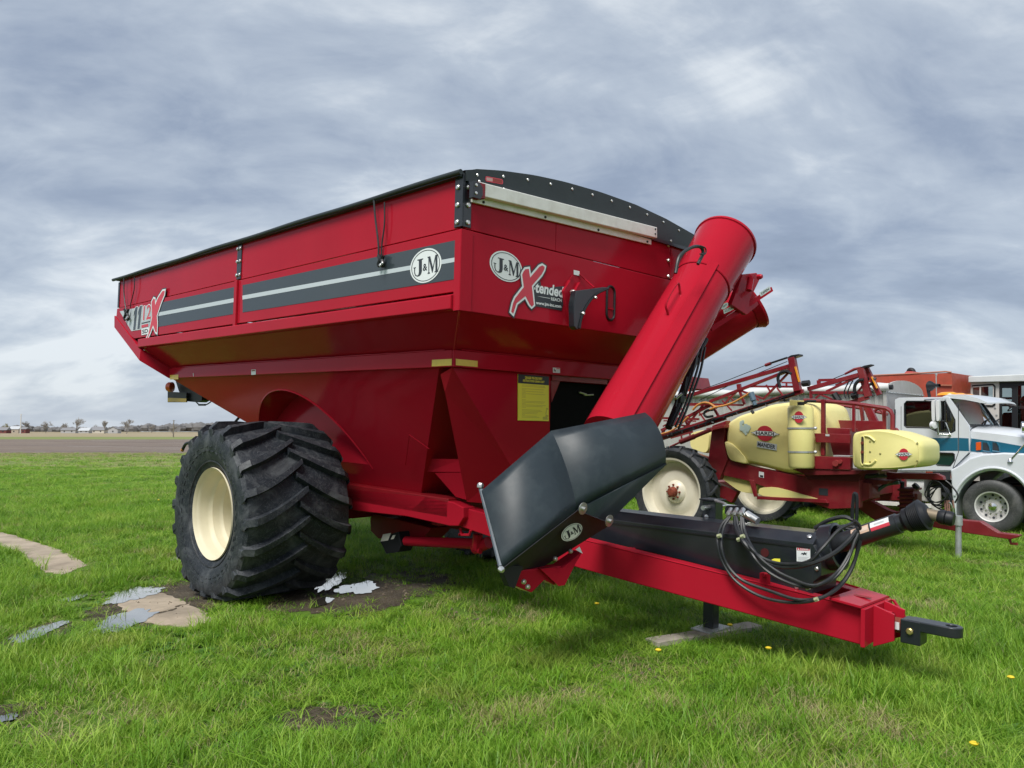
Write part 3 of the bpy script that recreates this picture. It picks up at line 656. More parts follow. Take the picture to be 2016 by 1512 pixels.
# lower auger behind it, reaching up to the hinge
c0, c1 = K(1478, 600, l=-.35), K(1195, 778, l=.85)
dd = unit(c1 - c0); 
b = MB(); b.lathe([(.25, 0), (.25, float(np.linalg.norm(c1 - c0)))], c0 + dd * .05, dd, 36, cap0=True, cap1=True); low = obj('lower_auger_tube', b, RED, CART)
b = MB(); b.lathe([(.2, -.03), (.30, -.03), (.305, .0), (.285, .03), (.26, .08)], c0, dd, 40, cap0=True); obj('lower_flange', b, RED, low)
b = MB(); b.prism([K(x, y, l=-.62) for x, y in ((1462, 540), (1490, 537), (1496, 550), (1484, 575), (1494, 600), (1470, 620), (1440, 600))], (0, .05, 0)); obj('hinge_plate', b, RED, low, bevel=.006)
b = MB(); b.tube([K(1478, 548, l=-.70), K(1474, 572, l=-.70)], .035, 9); b.bolt(K(1492, 545, l=-.66), (0, -1, 0), .03, .05); obj('hinge_pin', b, RED, low)
b = MB(); b.bar(K(1400, 648, l=-.45), K(1520, 569, l=-.72), .012, .05); obj('indicator_lever', b, RED, low)
pl = Plane2(K(1497, 584, l=-.73), K(1517, 571, l=-.74), K(1494, 576.5, l=-.73), .004, (0, -1, 0))
b = MB(); pl.rect(b, 0, 0, 1, 1, 0, 0); pl.text(b, 'OPEN', (.12, .25, .88, .78), .001, 1, weight=.02); obj('open_label', b, [WHITE, DARK], low, smooth=0)
pl = Plane2(K(1425, 618, l=-.56), K(1448, 607, l=-.58), K(1423, 610.5, l=-.56), .004, (0, -1, 0))
b = MB(); pl.rect(b, 0, 0, 1, 1, 0, 0); pl.text(b, 'CLOSED', (.1, .25, .92, .78), .001, 1, weight=.02); obj('closed_label', b, [WHITE, DARK], low, smooth=0)
pl = Plane2(K(1420, 612, l=-.60), K(1434, 603, l=-.62), K(1418, 602, l=-.60), .004, (0, -1, 0)); b = MB(); pl.oval(b, .5, .5, .5, .5); pl.text(b, 'J&M', (.2, .3, .8, .7), .001, 1); obj('small_emblem', b, [WHITE, DARK], low, smooth=0)
# hydraulic ram and hoses in the shade between the two tubes
b = MB(); b.tube([K(1376, 690, l=-.30), K(1316, 842, l=-.42)], .035, 10); b.tube([K(1390, 668, l=-.33), K(1372, 700, l=-.36)], .028, 8); obj('hinge_ram', b, BLKM, CART)
b = MB()
for i, (dx, dy) in enumerate(((0, 0), (6, 4), (-7, -2))):
    b.tube(spline([K(1382 + dx, 684, l=-.45), K(1372 + dx, 730 + dy, l=-.5), K(1352 + dx, 790, l=-.5), K(1330 + dx, 840 + dy, l=-.5)], 5), .013, 6)
b.tube(spline([K(x, y, l=-.52) for x, y in ((1352, 742), (1348, 765), (1350, 782), (1336, 780), (1330, 800))], 5), .010, 6); obj('ram_hose', b, HOSE, CART)
b = MB(); b.box(*sum([[a - .035, a + .035] for a in K(1338, 786, l=-.5)], [])); b.tube([K(1330, 785, l=-.52), K(1342, 775, l=-.52)], .014, 7, 1); obj('ram_valve', b, [BLKM, STEEL], CART, bevel=.01)
# ---- spout
SB = [K(1270, 812, l=-.93), K(1085, 848, l=-.80), K(948, 966, l=-.70)]
SF = [K(1311, 912, l=-1.12), K(1136, 1003, l=-1.08), K(990, 1116, l=-1.02)]
SD_ = [K(1196, 1027, l=-1.02), K(1203, 1030, l=-1.02), K(1012, 1150, l=-.85)]
def dome(back, front, low, k=9, bulge=.13):
    back, front, low = map(np.asarray, (back, front, low)); mid = (back + front) / 2
    nrm = np.cross(front - back, ad); nrm = unit(nrm); nrm = nrm if nrm[2] - nrm[1] > 0 else -nrm
    pts = [back + (front - back) * t + nrm * bulge * math.sin(math.pi * t) ** .75 for t in np.linspace(0, 1, k)]
    return pts
s0, s1, s2 = dome(SB[0], SF[0], SD_[0], bulge=.09), dome(SB[1], SF[1], SD_[1], bulge=.05), dome(SB[2], SF[2], SD_[2], bulge=.02)
b = MB(); m01 = [a * .5 + c * .5 for a, c in zip(s0, s1)]
m01 = [m + (unit(np.cross(SF[0] - SB[0], ad)) * 0) for m in m01]
outer = [s0, m01, s1]
b.loft([[p for p in s] for s in outer], closed=False, cap=False)
# rubber wrap: front apron under the dome of the right half
b.poly([SF[0], SF[1], SD_[1] + np.array([.0, .0, -.0]), SD_[0]]);
ap = obj('spout_cover', b, HOODM, CART, smooth=50)
so = ap.modifiers.new('thick', 'SOLIDIFY'); so.thickness = .012; so.offset = -1
b = MB(); b.loft([s1, [a * .5 + c * .5 for a, c in zip(s1, s2)], s2], closed=False, cap=False)
hd = obj('spout_hood', b, HOODM, CART, smooth=50); so = hd.modifiers.new('thick', 'SOLIDIFY'); so.thickness = .012; so.offset = -1
b = MB(); e1 = K(1203, 1030, l=-.90); e2 = K(1006, 1152, l=-.85)
b.add([SF[1] + np.array([0, .006, -.004]), SF[2] + np.array([0, .006, -.004]), e2, e1], [(0, 1, 2, 3)])
b.add([e1, e2, K(1040, 1118, l=-.5), K(1190, 1012, l=-.5)], [(0, 1, 2, 3)])
lower_f = obj('spout_underside', b, BLKM, CART, smooth=0); so = lower_f.modifiers.new('thick', 'SOLIDIFY'); so.thickness = .01; so.offset = -1
pl = Plane2(K(1107, 1056, l=-1.0), K(1124, 1024, l=-1.0), K(1134, 1070, l=-1.0), .02, (0, -1, -.3))
pl = Plane2(K(1118, 1076, l=-1.02), K(1128, 1020, l=-1.02) , K(1103, 1062, l=-1.02), .012, (0, -1, -.2))
ec = K(1126, 1047.5, l=-1.03); xr, yr = K(1140, 1035, l=-1.03) - ec, K(1114.5, 1037, l=-1.03) - ec
# the badge reads upwards along the spout, so its own x runs down the picture
ux = K(1129, 1062, l=-1.03) - K(1123, 1033, l=-1.03); uy = K(1146, 1036, l=-1.03) - K(1106, 1059, l=-1.03)
pl = Plane2(ec - ux / 2 - uy / 2, ec + ux / 2 - uy / 2, ec - ux / 2 + uy / 2, .0, (0, -1, 0))
ux2 = K(1121, 1034, l=-1.03) - K(1131, 1061, l=-1.03)
pl = Plane2(ec - ux2 / 2 + uy / 2 * -1, ec + ux2 / 2 - uy / 2, ec - ux2 / 2 + uy / 2, .0, (0, -1, 0))
pl = Plane2(ec - uy / 2 + ux2 * -.5, ec + uy / 2 - ux2 * .5, ec - uy / 2 + ux2 * .5, 0, (0, -1, 0))
jm_logo(pl, mat('cream_print', (.62, .62, .50), .5), BLKM, BLKM, CART, label='small oval emblem on the underside of the spout')
b = MB()
for x, y in ((1147, 1001), (1199, 1025)):
    p = K(x, y, l=-1.10); b.lathe([(.045, 0), (.045, .006), (.015, .008), (.015, .03)], p, (0, -1, -.15), 16, cap1=True)
obj('washer', b, STEEL, CART)
b = MB(); b.tube([K(947, 962, l=-.55), K(986, 1116, l=-1.0)], .018, 8); b.tube([K(951, 972, l=-.53), K(990, 1112, l=-1.0)], .012, 8); rod = obj('hem_rod', b, mat('grey_steel_rod', (.10, .12, .14), .5, .2), CART)
b = MB(); b.bolt(K(946, 959, l=-.55), (0, 0, 1), .025, .03); b.bolt(K(985, 1119, l=-1.0), (0, -1, -.5), .022, .03); obj('bolt', b, STEEL, rod)
b = MB()
b.prism([K(x, y, l=-1.0) for x, y in ((985, 1113), (1003, 1155), (1014, 1158), (1030, 1115))], (0, .05, 0)); obj('hem_flap', b, BLKM, CART)
# red discharge chute under the hood
b = MB(); b.prism([K(x, y, l=-.92) for x, y in ((1006, 1125), (1108, 1114), (1148, 1086), (1108, 1152), (1092, 1152), (1072, 1142), (1047, 1167), (1016, 1154))], (0, .10, 0))
ch = obj('discharge_chute', b, RED, CART, bevel=.006)
b = MB(); b.prism([K(x, y, l=-.95) for x, y in ((1064, 1120), (1085, 1118), (1108, 1119), (1145, 1086), (1112, 1152), (1100, 1154))], (0, .03, 0)); obj('chute_fold', b, RED, ch)
b = MB()
for x, y in ((1092, 1100), (1122, 1085), (1030, 1145), (1038, 1155)): b.bolt(K(x, y, l=-.97), (0, -1, 0), .018, .02)
obj('bolt', b, STEEL, ch)
b = MB(); b.poly([K(x, y, l=-.98) for x, y in ((1133, 1082), (1141, 1076), (1147, 1090))]); obj('label_tag', b, WHITE, ch, smooth=0)

# ---- wheels
def tyre_lathe(mb, prof, o, ax, n): mb.lathe(prof, o, ax, n)
def chevron_lugs(mb, o, R, hw, nl, height, pitch, wt0, wt1, rise, inner=.05, drop=.8):
    # o hub centre, axis along +x of the thing's frame; base radius falls from crown to shoulder
    o = np.asarray(o, float)
    def base(x): t = abs(x) / hw; return R - height - .012 * t ** 2 - (.045 * max(0, t - .9) / .1)
    for sd_ in (-1, 1):
        for k in range(nl):
            f0 = 2 * math.pi * (k + (.5 if sd_ > 0 else 0)) / nl; secs = []
            for s in np.linspace(0, 1, 9):
                x = sd_ * (hw - (hw + inner) * s)
                f = f0 + rise * s ** 1.45; wd = wt0 + (wt1 - wt0) * s; rb = base(x) - .012; rt = base(x) + height * (1 if s > .05 else .8)
                row = []
                for df, r in ((-wd / 2, rb), (-wd * .36, rt), (wd * .36, rt), (wd / 2, rb)):
                    a = f + df / R; row.append(o + np.array([x, -r * math.cos(a), r * math.sin(a)]))
                secs.append(row)
            low = []; low2 = []
            for df, xo in ((-wt0 / 2, .0), (-wt0 * .36, .014), (wt0 * .36, .014), (wt0 / 2, .0)):
                aa = f0 - .07 + df / R; r = R * drop; low.append(o + np.array([sd_ * (hw + xo * .2), -r * math.cos(aa), r * math.sin(aa)]))
                aa = f0 - .03 + df / R; r = R * (.91 + drop * .0); low2.append(o + np.array([sd_ * (hw + xo), -r * math.cos(aa), r * math.sin(aa)]))
            mb.loft([low, low2] + secs)
WC, WR = (.035, 3.29, .780), .975
HWD = .585
b = MB()
prof = [(.455, -.50), (.50, -.53), (.60, -.575), (.70, -.60), (.78, -.605), (.84, -.592), (.878, -.56), (.892, -.47), (.899, -.27), (.901, 0), (.899, .27), (.892, .47), (.878, .56), (.84, .592), (.78, .605), (.70, .60), (.60, .575), (.50, .53), (.455, .50)]
b.lathe(prof, WC, (1, 0, 0), 72)
chevron_lugs(b, WC, WR, HWD + .006, 20, .076, 0, .105, .075, .33, drop=.76)
# sidewall rings and raised marks
b.lathe([(.54, -.548), (.545, -.562), (.552, -.562), (.557, -.553)], WC, (1, 0, 0), 60)
for k in range(40):
    a = 2 * math.pi * k / 40; rnd = random.Random(k)
    for j in range(3):
        r = .66 + .045 * j; a2 = a + .05 * j
        p = np.array(WC) + np.array([-.592 - (.008 if j else .0), -r * math.cos(a2), r * math.sin(a2)]); q = p + np.array([0, .055 * math.sin(a2), .055 * math.cos(a2)])
        b.bar(p, q, .012, .008, up=(1, 0, 0))
def settle(mb, zmin=.015):                                  # the tyre stands flat on the ground
    nv = []
    for v in mb.v:
        p = cart_world(v)
        if p[2] < .10: p[2] = max(zmin, p[2] * .55 + .045 if p[2] > -.1 else 0); p[2] = max(p[2], zmin); v = tuple(CM @ (p - CO))
        nv.append(v)
    mb.v = nv
settle(b)
WHEEL = MB(); WHEEL.lathe([(.0, .0), (.12, .0), (.13, .03), (.345, .03), (.352, .01)], WC, (1, 0, 0), 48)
wheel = obj('wheel', WHEEL, CREAM, CART)
obj('tyre', b, TYRE, wheel, smooth=24)
b = MB(); b.lathe([(.46, -.51), (.470, -.535), (.478, -.545), (.482, -.53), (.470, -.52), (.452, -.50), (.440, -.47), (.438, -.40), (.425, -.375), (.402, -.355), (.398, -.29), (.390, -.27), (.372, -.25), (.368, -.17), (.362, -.15), (.352, -.13), (.350, .04)], WC, (1, 0, 0), 64); obj('rim', b, CREAM, wheel, smooth=35)
b = MB()
for k in range(10):
    a = 2 * math.pi * k / 10; b.bolt(np.array(WC) + np.array([.03, .27 * math.cos(a), .27 * math.sin(a)]), (-1, 0, 0), .022, .03)
obj('wheel_nut', b, CREAM, wheel)
w2 = copy_tree(wheel, CART)
# the far wheel is the mirror image: a half turn about its own upright axis through the cart's middle
w2.location = (W, 2 * WC[1], 0); w2.rotation_euler = (0, 0, math.pi)
for o_ in (w2,) : o_.location = (W, 2 * WC[1], 0)
b = MB(); b.tube(spline([K(360, 884, w=-.4), K(366, 874, w=-.4), K(378, 870, w=-.4)], 5), .018, 7); b.tube([K(360, 884, w=-.4), K(358.5, 887, w=-.4)], .02, 7, 1); obj('valve_hose', b, [HOSE, ORHOSE], CART)
# ---- chassis
b = MB()
def beam(p0, p1, hgt, wid): return MB().bar(p0, p1, wid, hgt)
fr0, fr1 = K(640, 979, w=1.0), K(906, 1019, w=1.0)
for s in (0, 1):
    mir = (lambda p: p) if s == 0 else (lambda p: np.array([W - p[0], p[1], p[2]]))
    b = MB(); pts = [K(600, 952, w=.95), K(838, 976, w=.95), K(893, 989, w=.95), K(912, 999, w=.95), K(912, 1020, w=.95), K(902, 1036, w=.95), K(885, 1036, w=.95), K(800, 1017, w=.95), K(600, 995, w=.95)]
    P2 = [mir(p) for p in pts]; b.prism(P2, (.16 if s == 0 else -.16, 0, 0)); obj('frame_rail', b, RED, CART, bevel=.012)
TN0, TN1 = K(904, 1017, w=1.0), K(1705, 1236, w=1.59)
for s in (0, 1):
    mir = (lambda p: np.asarray(p)) if s == 0 else (lambda p: np.array([2 * 1.845 - p[0], p[1], p[2]]))
    q = [K(906, 997, w=1.0), K(1140, 1061, w=1.24), K(1703, 1199, w=1.585), K(1700, 1272, w=1.585), K(1140, 1119, w=1.24), K(906, 1037, w=1.0)]
    q = [mir(p) for p in q]; dv = np.array([.15 if s == 0 else -.15, 0, 0])
    b = MB(); b.loft([[q[0], q[5], q[5] + dv, q[0] + dv], [q[1], q[4], q[4] + dv, q[1] + dv], [q[2], q[3], q[3] + dv * .8, q[2] + dv * .8]])
    obj('tongue_beam', b, RED, CART, bevel=.012)
    b = MB(); r = [q[1] + (q[2] - q[1]) * t for t in (0, .99)]; b.tube([p + dv * .02 + np.array([0, 0, .002]) for p in r], .007, 5); obj('weld_bead', b, RED, CART)
tq = lambda t, w: q[1]
EP = -2.60
pA, pB, pC, pD = K(1703, 1200, l=EP), K(1757, 1179, l=EP), K(1757, 1238, l=EP), K(1702, 1276, l=EP)
b = MB(); b.prism([pA, pB, pC, pD], (0, .03, 0)); hp_ = obj('hitch_plate', b, RED, CART, bevel=.004)
b = MB(); b.prism([pA + np.array([0, .03, 0]), pB + np.array([0, .03, 0]), pB + np.array([.01, .24, .024]), pA + np.array([-.02, .24, .024])], (0, 0, .018))
obj('hitch_top_plate', b, RED, CART, bevel=.003)
tm = (pA + pB) / 2 + np.array([0, .135, .0325])
b = MB(); b.prism([tm + np.array([.03 * math.cos(a) , .085 * math.sin(a), 0]) for a in np.linspace(0, 2 * math.pi, 14)[:-1]], (0, 0, .002)); obj('top_slot', b, RED_IN, CART, smooth=0)
for l_ in (-1.95, -1.25, -.6):
    b = MB(); wl = float(np.interp(l_, [-2.57, -.25], [1.585, 1.24])) + .13; ul = float(np.interp(l_, [-2.57, -.25], [.60, .80]))
    b.box(wl, 2 * 1.845 - wl, l_, l_ + .07, ul - .20, ul - .02); obj('tongue_cross_member', b, RED, CART, bevel=.006)
b = MB(); s0_ = (pA + pB + pC + pD) / 4
for dw in (-.10, .10):
    b.prism([s0_ + np.array(p) + np.array([dw - .0125, 0, 0]) for p in ((0, 0, .13), (0, -.14, .09), (0, -.14, -.09), (0, 0, -.16))], (.025, 0, 0))
b.prism([pB + np.array([-.03, 0, 0]), pB + np.array([.0, 0, 0]), pC + np.array([0, -.12, .05]), pC + np.array([-.03, -.12, .05])], (0, -.02, 0))
obj('hitch_gusset', b, RED, CART, bevel=.004)
hc = K(1782, 1236, w=1.845)
b = MB(); b.lathe([(.085, 0), (.085, .09)], s0_, (0, -1, 0), 8, cap0=True, cap1=True); obj('hitch_socket', b, RED, CART)
b = MB(); b.lathe([(.052, 0), (.052, .12)], s0_ + np.array([0, -.06, 0]), (0, -1, 0), 20, cap1=True); obj('hitch_shaft', b, RUST, CART)
b = MB(); c = s0_ + np.array([0, -.165, 0])
prf = [(-.0, .085), (.06, .085), (.10, .055), (.44, .025)]
def clev():
    m = MB(); r = .07; n = 14
    ring = [(r * math.sin(a), -.36 - r * math.cos(a)) for a in np.linspace(-math.pi / 2, math.pi / 2, n)]
    outl = [(-r, -.06), ] + [(-x, y) for x, y in ring[::-1]][:0]
    outer = [(-r, 0)] + [(-r * math.cos(a), -.26 - r * math.sin(a)) for a in np.linspace(0, math.pi, n)] + [(r, 0)]
    hole = [(-.034 * math.cos(a), -.26 - .034 * math.sin(a)) for a in np.linspace(0, 2 * math.pi, 20)[:-1]]
    return outer, hole
outer, hole = clev()
bmh = bmesh.new()
def ring_plate(outer, hole, c, z0, z1):
    bm = bmesh.new()
    ov = [bm.verts.new((c[0] + x, c[1] + y, c[2] + z1)) for x, y in outer]; hv = [bm.verts.new((c[0] + x, c[1] + y, c[2] + z1)) for x, y in hole]
    es = [bm.edges.new((v[i], v[(i + 1) % len(v)])) for v in (ov, hv) for i in range(len(v))]
    f = bmesh.ops.triangle_fill(bm, edges=es, use_beauty=True)
    faces = [g for g in f['geom'] if isinstance(g, bmesh.types.BMFace)]
    ex = bmesh.ops.extrude_face_region(bm, geom=faces); bmesh.ops.translate(bm, vec=(0, 0, z0 - z1), verts=[g for g in ex['geom'] if isinstance(g, bmesh.types.BMVert)])
    bm.verts.index_update(); m = MB(); m.add([v.co[:] for v in bm.verts], [tuple(v.index for v in f.verts) for f in bm.faces]); bm.free(); return m
bmh.free()
b = ring_plate(outer, hole, c + np.array([0, -.04, .03]), -.035, .035); b.box(c[0] - .072, c[0] + .072, c[1] - .13, c[1] + .0, c[2] - .10, c[2] + .062)
cl_ = obj('hitch_clevis', b, BLK, CART, bevel=.008)
b = MB(); b.bolt(c + np.array([-.074, -.065, -.01]), (-1, 0, 0), .024, .018); obj('bolt', b, mat('yellow_zinc', (.55, .45, .18), .35, .8), cl_)
b = MB(); b.box(s0_[0] - .058, s0_[0] - .0525, s0_[1] - .155, s0_[1] - .105, s0_[2] - .02, s0_[2] + .03); obj('label_tag', b, WHITE, CART)
# ---- driveline cover on the tongue
CN, CF = 1.60, 2.02
t0, t1 = K(1180, 1018, w=CN), K(1606, 1068, w=CN)
def cov(l, top, dn, n_=0):
    return [(CN, l, dn), (CN, l, top - .012), (CN + .015, l, top), (CN + .10, l, top + .055), (CF - .10, l, top + .055), (CF - .015, l, top), (CF, l, top - .012), (CF, l, dn)]
top = lambda l: float(np.interp(l, [t1[1], t0[1]], [t1[2], t0[2]]))
bot = lambda l: float(np.interp(l, [-2.57, -.25], [.60, .80])) - .02
b = MB(); b.loft([cov(l, top(l), bot(l) if l > -1.7 else bot(l) + .02) for l in (.2, -.8, -1.7, t1[1] + .02)])
cvr = obj('driveline_cover', b, BLK, CART, smooth=20, bevel=.005)
b = MB(); le = t1[1] + .02
b.prism([(CN + .003, le, top(le) - .02), (CN + .003, le - .06, top(le) - .10), (CN + .003, le - .06, top(le) - .24), (CN + .003, le + .1, bot(le) + .01), (CN + .003, le + .5, bot(le) - .03), (CN + .003, le + .5, top(le) - .02)], (CF - CN - .006, 0, 0)); obj('cover_end', b, BLK, cvr, bevel=.006)
b = MB(); b.bar((CN - .004, .1, top(.1) - .045), (CN - .004, le + .02, top(le) - .045), .008, .012); obj('cover_seam', b, BLKM, cvr)
b = MB(); b.lathe([(.17, 0), (.175, .10), (.155, .105)], (1.81, le - .01, top(le) - .06), (0, -1, .25), 24); obj('shaft_guard', b, BLK, cvr)
b = MB(); b.bolt((CN + .05, le + .05, top(le) + .028), (-.5, 0, .8), .02, .012); b.bolt((CN, le - .03, top(le) - .19), (-1, 0, 0), .016, .012); b.bolt((CN, le + .12, bot(le) + .05), (-1, 0, 0), .016, .012); b.bolt((CN, le - .03, top(le) - .08), (-1, 0, 0), .014, .012); obj('bolt', b, STEEL, cvr)
pl = Plane2(K(1569, 1105, w=CN), K(1596, 1106, w=CN), K(1568.5, 1077, w=CN), .004, SN)
b = MB(); pl.rect(b, 0, 0, 1, 1, 0, 0); pl.rect(b, .04, .78, .96, .96, .001, 1); pl.text(b, 'DANGER', (.28, .82, .9, .92), .002, 0, weight=.02); pl.shape(b, [(.1, .81), (.22, .81), (.16, .93)], .002, 0)
pl.shape(b, [(.3, .5), (.4, .62), (.5, .58), (.6, .68), (.66, .6), (.8, .64), (.7, .54), (.76, .44), (.6, .5), (.48, .44), (.44, .52)], .001, 2)
for i in range(4): pl.rect(b, .12, .30 - .07 * i, .88 - .1 * (i % 2), .32 - .07 * i, .001, 3)
obj('danger_label', b, [WHITE, PINK, DARK, GREYP], cvr, smooth=0)
b = MB(); b.poly([K(x, y, w=CN - .005) for x, y in ((1519, 1102), (1524, 1099.5), (1536, 1100), (1536, 1108), (1520, 1107))]); obj('yellow_tag', b, POST, cvr, smooth=0)
b = MB(); b.lathe([(.034, 0), (.034, .004)], K(1506, 1088, w=CN), (-1, 0, 0), 14, cap1=True); obj('access_hole', b, [mat('dim_red_inside', (.07, .006, .008), .6)], cvr)
b = MB(); b.bar(K(1506, 1128, w=1.5), K(1506, 1150, w=1.5), .05, .06); b.bolt(K(1505, 1132, w=1.46), SN, .02, .02); obj('hose_clamp', b, RED, CART)
# ---- driveshaft with bellows
d0, d1 = K(1585, 1092, w=1.82), K(1797, 1021, w=1.82)
dv = unit(d1 - d0); DL = float(np.linalg.norm(d1 - d0))
b = MB(); b.lathe([(.072, 0), (.072, DL * .88), (.062, DL * .885), (.062, DL + .05)], d0, dv, 28, cap0=True, cap1=True); sh = obj('driveshaft', b, mat('black_plastic', (.022, .024, .028), .34, 0, .1, var=.1), CART)
b = MB(); pr = [(.06, -.03), (.085, .0), (.085, .03), (.07, .035)]
for i in range(7): pr += [(.084 + .003 * i, .036 + .013 * i), (.094 + .003 * i, .042 + .013 * i)]
pr += [(.095, .128), (.075, .150), (.05, .160)]
b.lathe(pr, d1 - dv * .04, dv, 32, cap1=True); obj('bellows', b, BLKM, sh, smooth=20)
yd = unit(np.array([.05, -1, -.12])); ys = d1 + dv * .10
b = MB(); b.tube([ys, ys + yd * .08], .04, 10, 1); b.lathe([(.04, 0), (.05, .02), (.05, .045), (.044, .05), (.05, .055), (.05, .085), (.042, .10)], ys + yd * .07, yd, 18, cap0=True, cap1=True); obj('shaft_yoke', b, [BLKM, mat('greasy_steel', (.25, .2, .14), .6, .5)], sh)
def shaft_label(x0, x1, mb, cols):
    n = 8
    for i in range(n):
        a0, a1 = 1.0 + 1.1 * i / n, 1.0 + 1.1 * (i + 1) / n
ux_ = unit(np.cross(dv, np.array([0, 0, 1.]))); ux_ = ux_ if ux_[0] < 0 else -ux_; uz_ = np.cross(ux_, dv); uz_ = uz_ if uz_[2] > 0 else -uz_
def wrap(mb, s0, s1, a0, a1, r, m):
    n = 6; vs = []
    for s in (s0, s1):
        for i in range(n + 1):
            a = a0 + (a1 - a0) * i / n; vs.append(d0 + dv * s + r * (ux_ * math.cos(a) + uz_ * math.sin(a)))
    mb.add(vs, [(i, i + 1, n + 2 + i, n + 1 + i) for i in range(n)], m)
b = MB(); wrap(b, DL * .50, DL * .66, .15, .95, .0735, 0); wrap(b, DL * .51, DL * .65, .35, .75, .0742, 1); wrap(b, DL * .675, DL * .84, .05, 1.0, .0735, 2); wrap(b, DL * .675, DL * .84, .05, .38, .0742, 3); wrap(b, DL * .71, DL * .80, .55, .75, .0742, 4)
obj('shaft_label', b, [mat('peach_print', (.65, .45, .33), .5), mat('pale_peach_print', (.70, .55, .45), .5), WHITE, PINK, GREYP], sh, smooth=60)
# ---- jack
jk = CM @ (ground(1392, 1249) - CO); jw, jl, ju = float(jk[0]) + .06, float(jk[1]), float(jk[2])
b = MB(); b.box(jw - .05, jw + .05, jl - .05, jl + .05, ju + .05, .55); jack = obj('jack_leg', b, BLK, CART, bevel=.006)
b = MB(); b.box(jw - .065, jw + .065, jl - .065, jl + .065, .40, 1.19); obj('jack_tube', b, BLK, jack, bevel=.008)
b = MB(); b.box(jw - .085, jw + .085, jl - .085, jl + .085, 1.191, 1.205); obj('jack_cap', b, BLKM, jack, bevel=.004)
b = MB(); b.prism([(jw + x, jl + y, ju + .04) for x, y in ((-.16, -.10), (.16, -.10), (.16, .10), (-.16, .10))], (0, 0, .012)); obj('jack_foot', b, GALV, jack)
b = MB(); b.tube([(jw - .16, jl, 1.135), (jw + .22, jl, 1.135)], .021, 9); b.tube(spline([(jw + .2, jl, 1.135), (jw + .28, jl - .1, 1.12), (jw + .30, jl - .2, 1.09)], 4), .015, 7); obj('jack_crank', b, STEEL, jack)
b = MB(); b.box(jw - .10, jw + .10, jl - .02, jl + .14, .44, .52); obj('jack_mount', b, BLKM, jack)
b = MB()
for du in (.98, 1.05): b.bolt((jw - .066, jl + .02, du), (-1, 0, 0), .022, .008)
obj('bolt', b, STEEL, jack)
# ---- hose rack and hydraulic hoses
HW_ = 1.39
b = MB(); b.prism([K(x, y, w=1.75) for x, y in ((1427, 1000), (1431, 995), (1462, 996), (1482, 1007), (1480, 1022), (1468, 1030), (1458, 1012), (1427, 1012))], (.02, 0, 0)); rack = obj('hose_rack', b, BLKM, CART)
b = MB()
for x in (1437, 1449, 1461): b.tube([K(x + 2, 1003, w=1.70), K(x - 4, 1016, w=1.58)], [.020, .015], 8); b.lathe([(.026, 0), (.026, .03)], K(x - 1, 1010, w=1.63), K(x - 4, 1018, w=1.57) - K(x, 1004, w=1.67), 6, 0, True, True)
b.tube([K(1470, 1013, w=1.68), K(1492, 1026, w=1.66)], [.035, .03], 10); b.tube([K(1428, 992, w=1.75), K(1408, 985, w=1.95)], .012, 6)
obj('hose_coupler', b, STEEL, rack)
HP = [
 [(1435, 1018), (1420, 1035), (1412, 1065), (1422, 1105), (1450, 1145), (1500, 1175), (1560, 1186), (1615, 1178), (1655, 1150), (1680, 1110), (1695, 1060), (1692, 1035), (1682, 1025)],
 [(1437, 1018), (1424, 1040), (1420, 1075), (1432, 1112), (1462, 1143), (1520, 1165), (1575, 1181), (1628, 1172), (1662, 1145), (1683, 1105), (1690, 1062), (1688, 1040)],
 [(1447, 1018), (1449, 1040), (1462, 1065), (1485, 1090), (1520, 1112), (1560, 1116), (1600, 1108), (1640, 1090), (1670, 1065), (1686, 1045)],
 [(1450, 1018), (1456, 1045), (1475, 1075), (1500, 1098), (1540, 1110), (1590, 1106), (1618, 1080), (1650, 1045), (1678, 1030)],
 [(1459, 1018), (1462, 1050), (1480, 1090), (1505, 1120), (1540, 1142), (1580, 1155), (1615, 1150), (1650, 1125), (1675, 1085), (1690, 1050)],
 [(1462, 1020), (1468, 1052), (1490, 1092), (1525, 1122), (1560, 1140), (1600, 1153), (1640, 1140), (1668, 1105), (1684, 1062)],
]
b = MB()
for i, hp1 in enumerate(HP):
    pts = [K(x, y, w=(1.58 if j == 0 else 1.50 if j == 1 else HW_ - .008 * i + (.40 * max(0, (x - 1610) / 90) if x > 1610 else 0))) for j, (x, y) in enumerate(hp1)]
    b.tube(spline(pts, 6), .0125 if i != 2 else .016, 7)
hs = obj('hydraulic_hose', b, HOSE, CART)
b = MB()
for pth in ([(1604, 1040), (1630, 1025), (1660, 1018), (1680, 1024)], [(1612, 1050), (1640, 1041), (1668, 1036), (1690, 1040)], [(1618, 1045), (1650, 1038), (1684, 1044)], [(1620, 1055), (1650, 1056), (1682, 1060)]):
    b.tube(spline([K(x, y, w=1.86) for x, y in pth], 6), .016, 7)
obj('hydraulic_hose', b, HOSE, CART)
b = MB()
for x, y in ((1416, 1055), (1455, 1062), (1462, 1056), (1594, 1110), (1590, 1157), (1607, 1180)): b.tube([K(x - 3, y + 1, w=1.385), K(x + 3, y - 1, w=1.385)], .017, 6)
obj('hose_tie', b, mat('pale_tie', (.40, .42, .25), .5), hs)
b = MB(); b.tube(spline([K(x, y, w=1.86) for x, y in ((1679, 1046), (1678, 1010), (1681, 976), (1684, 972), (1687, 978), (1687, 1010), (1685, 1046))], 5), .013, 7); obj('hose_hook', b, BLKM, CART)
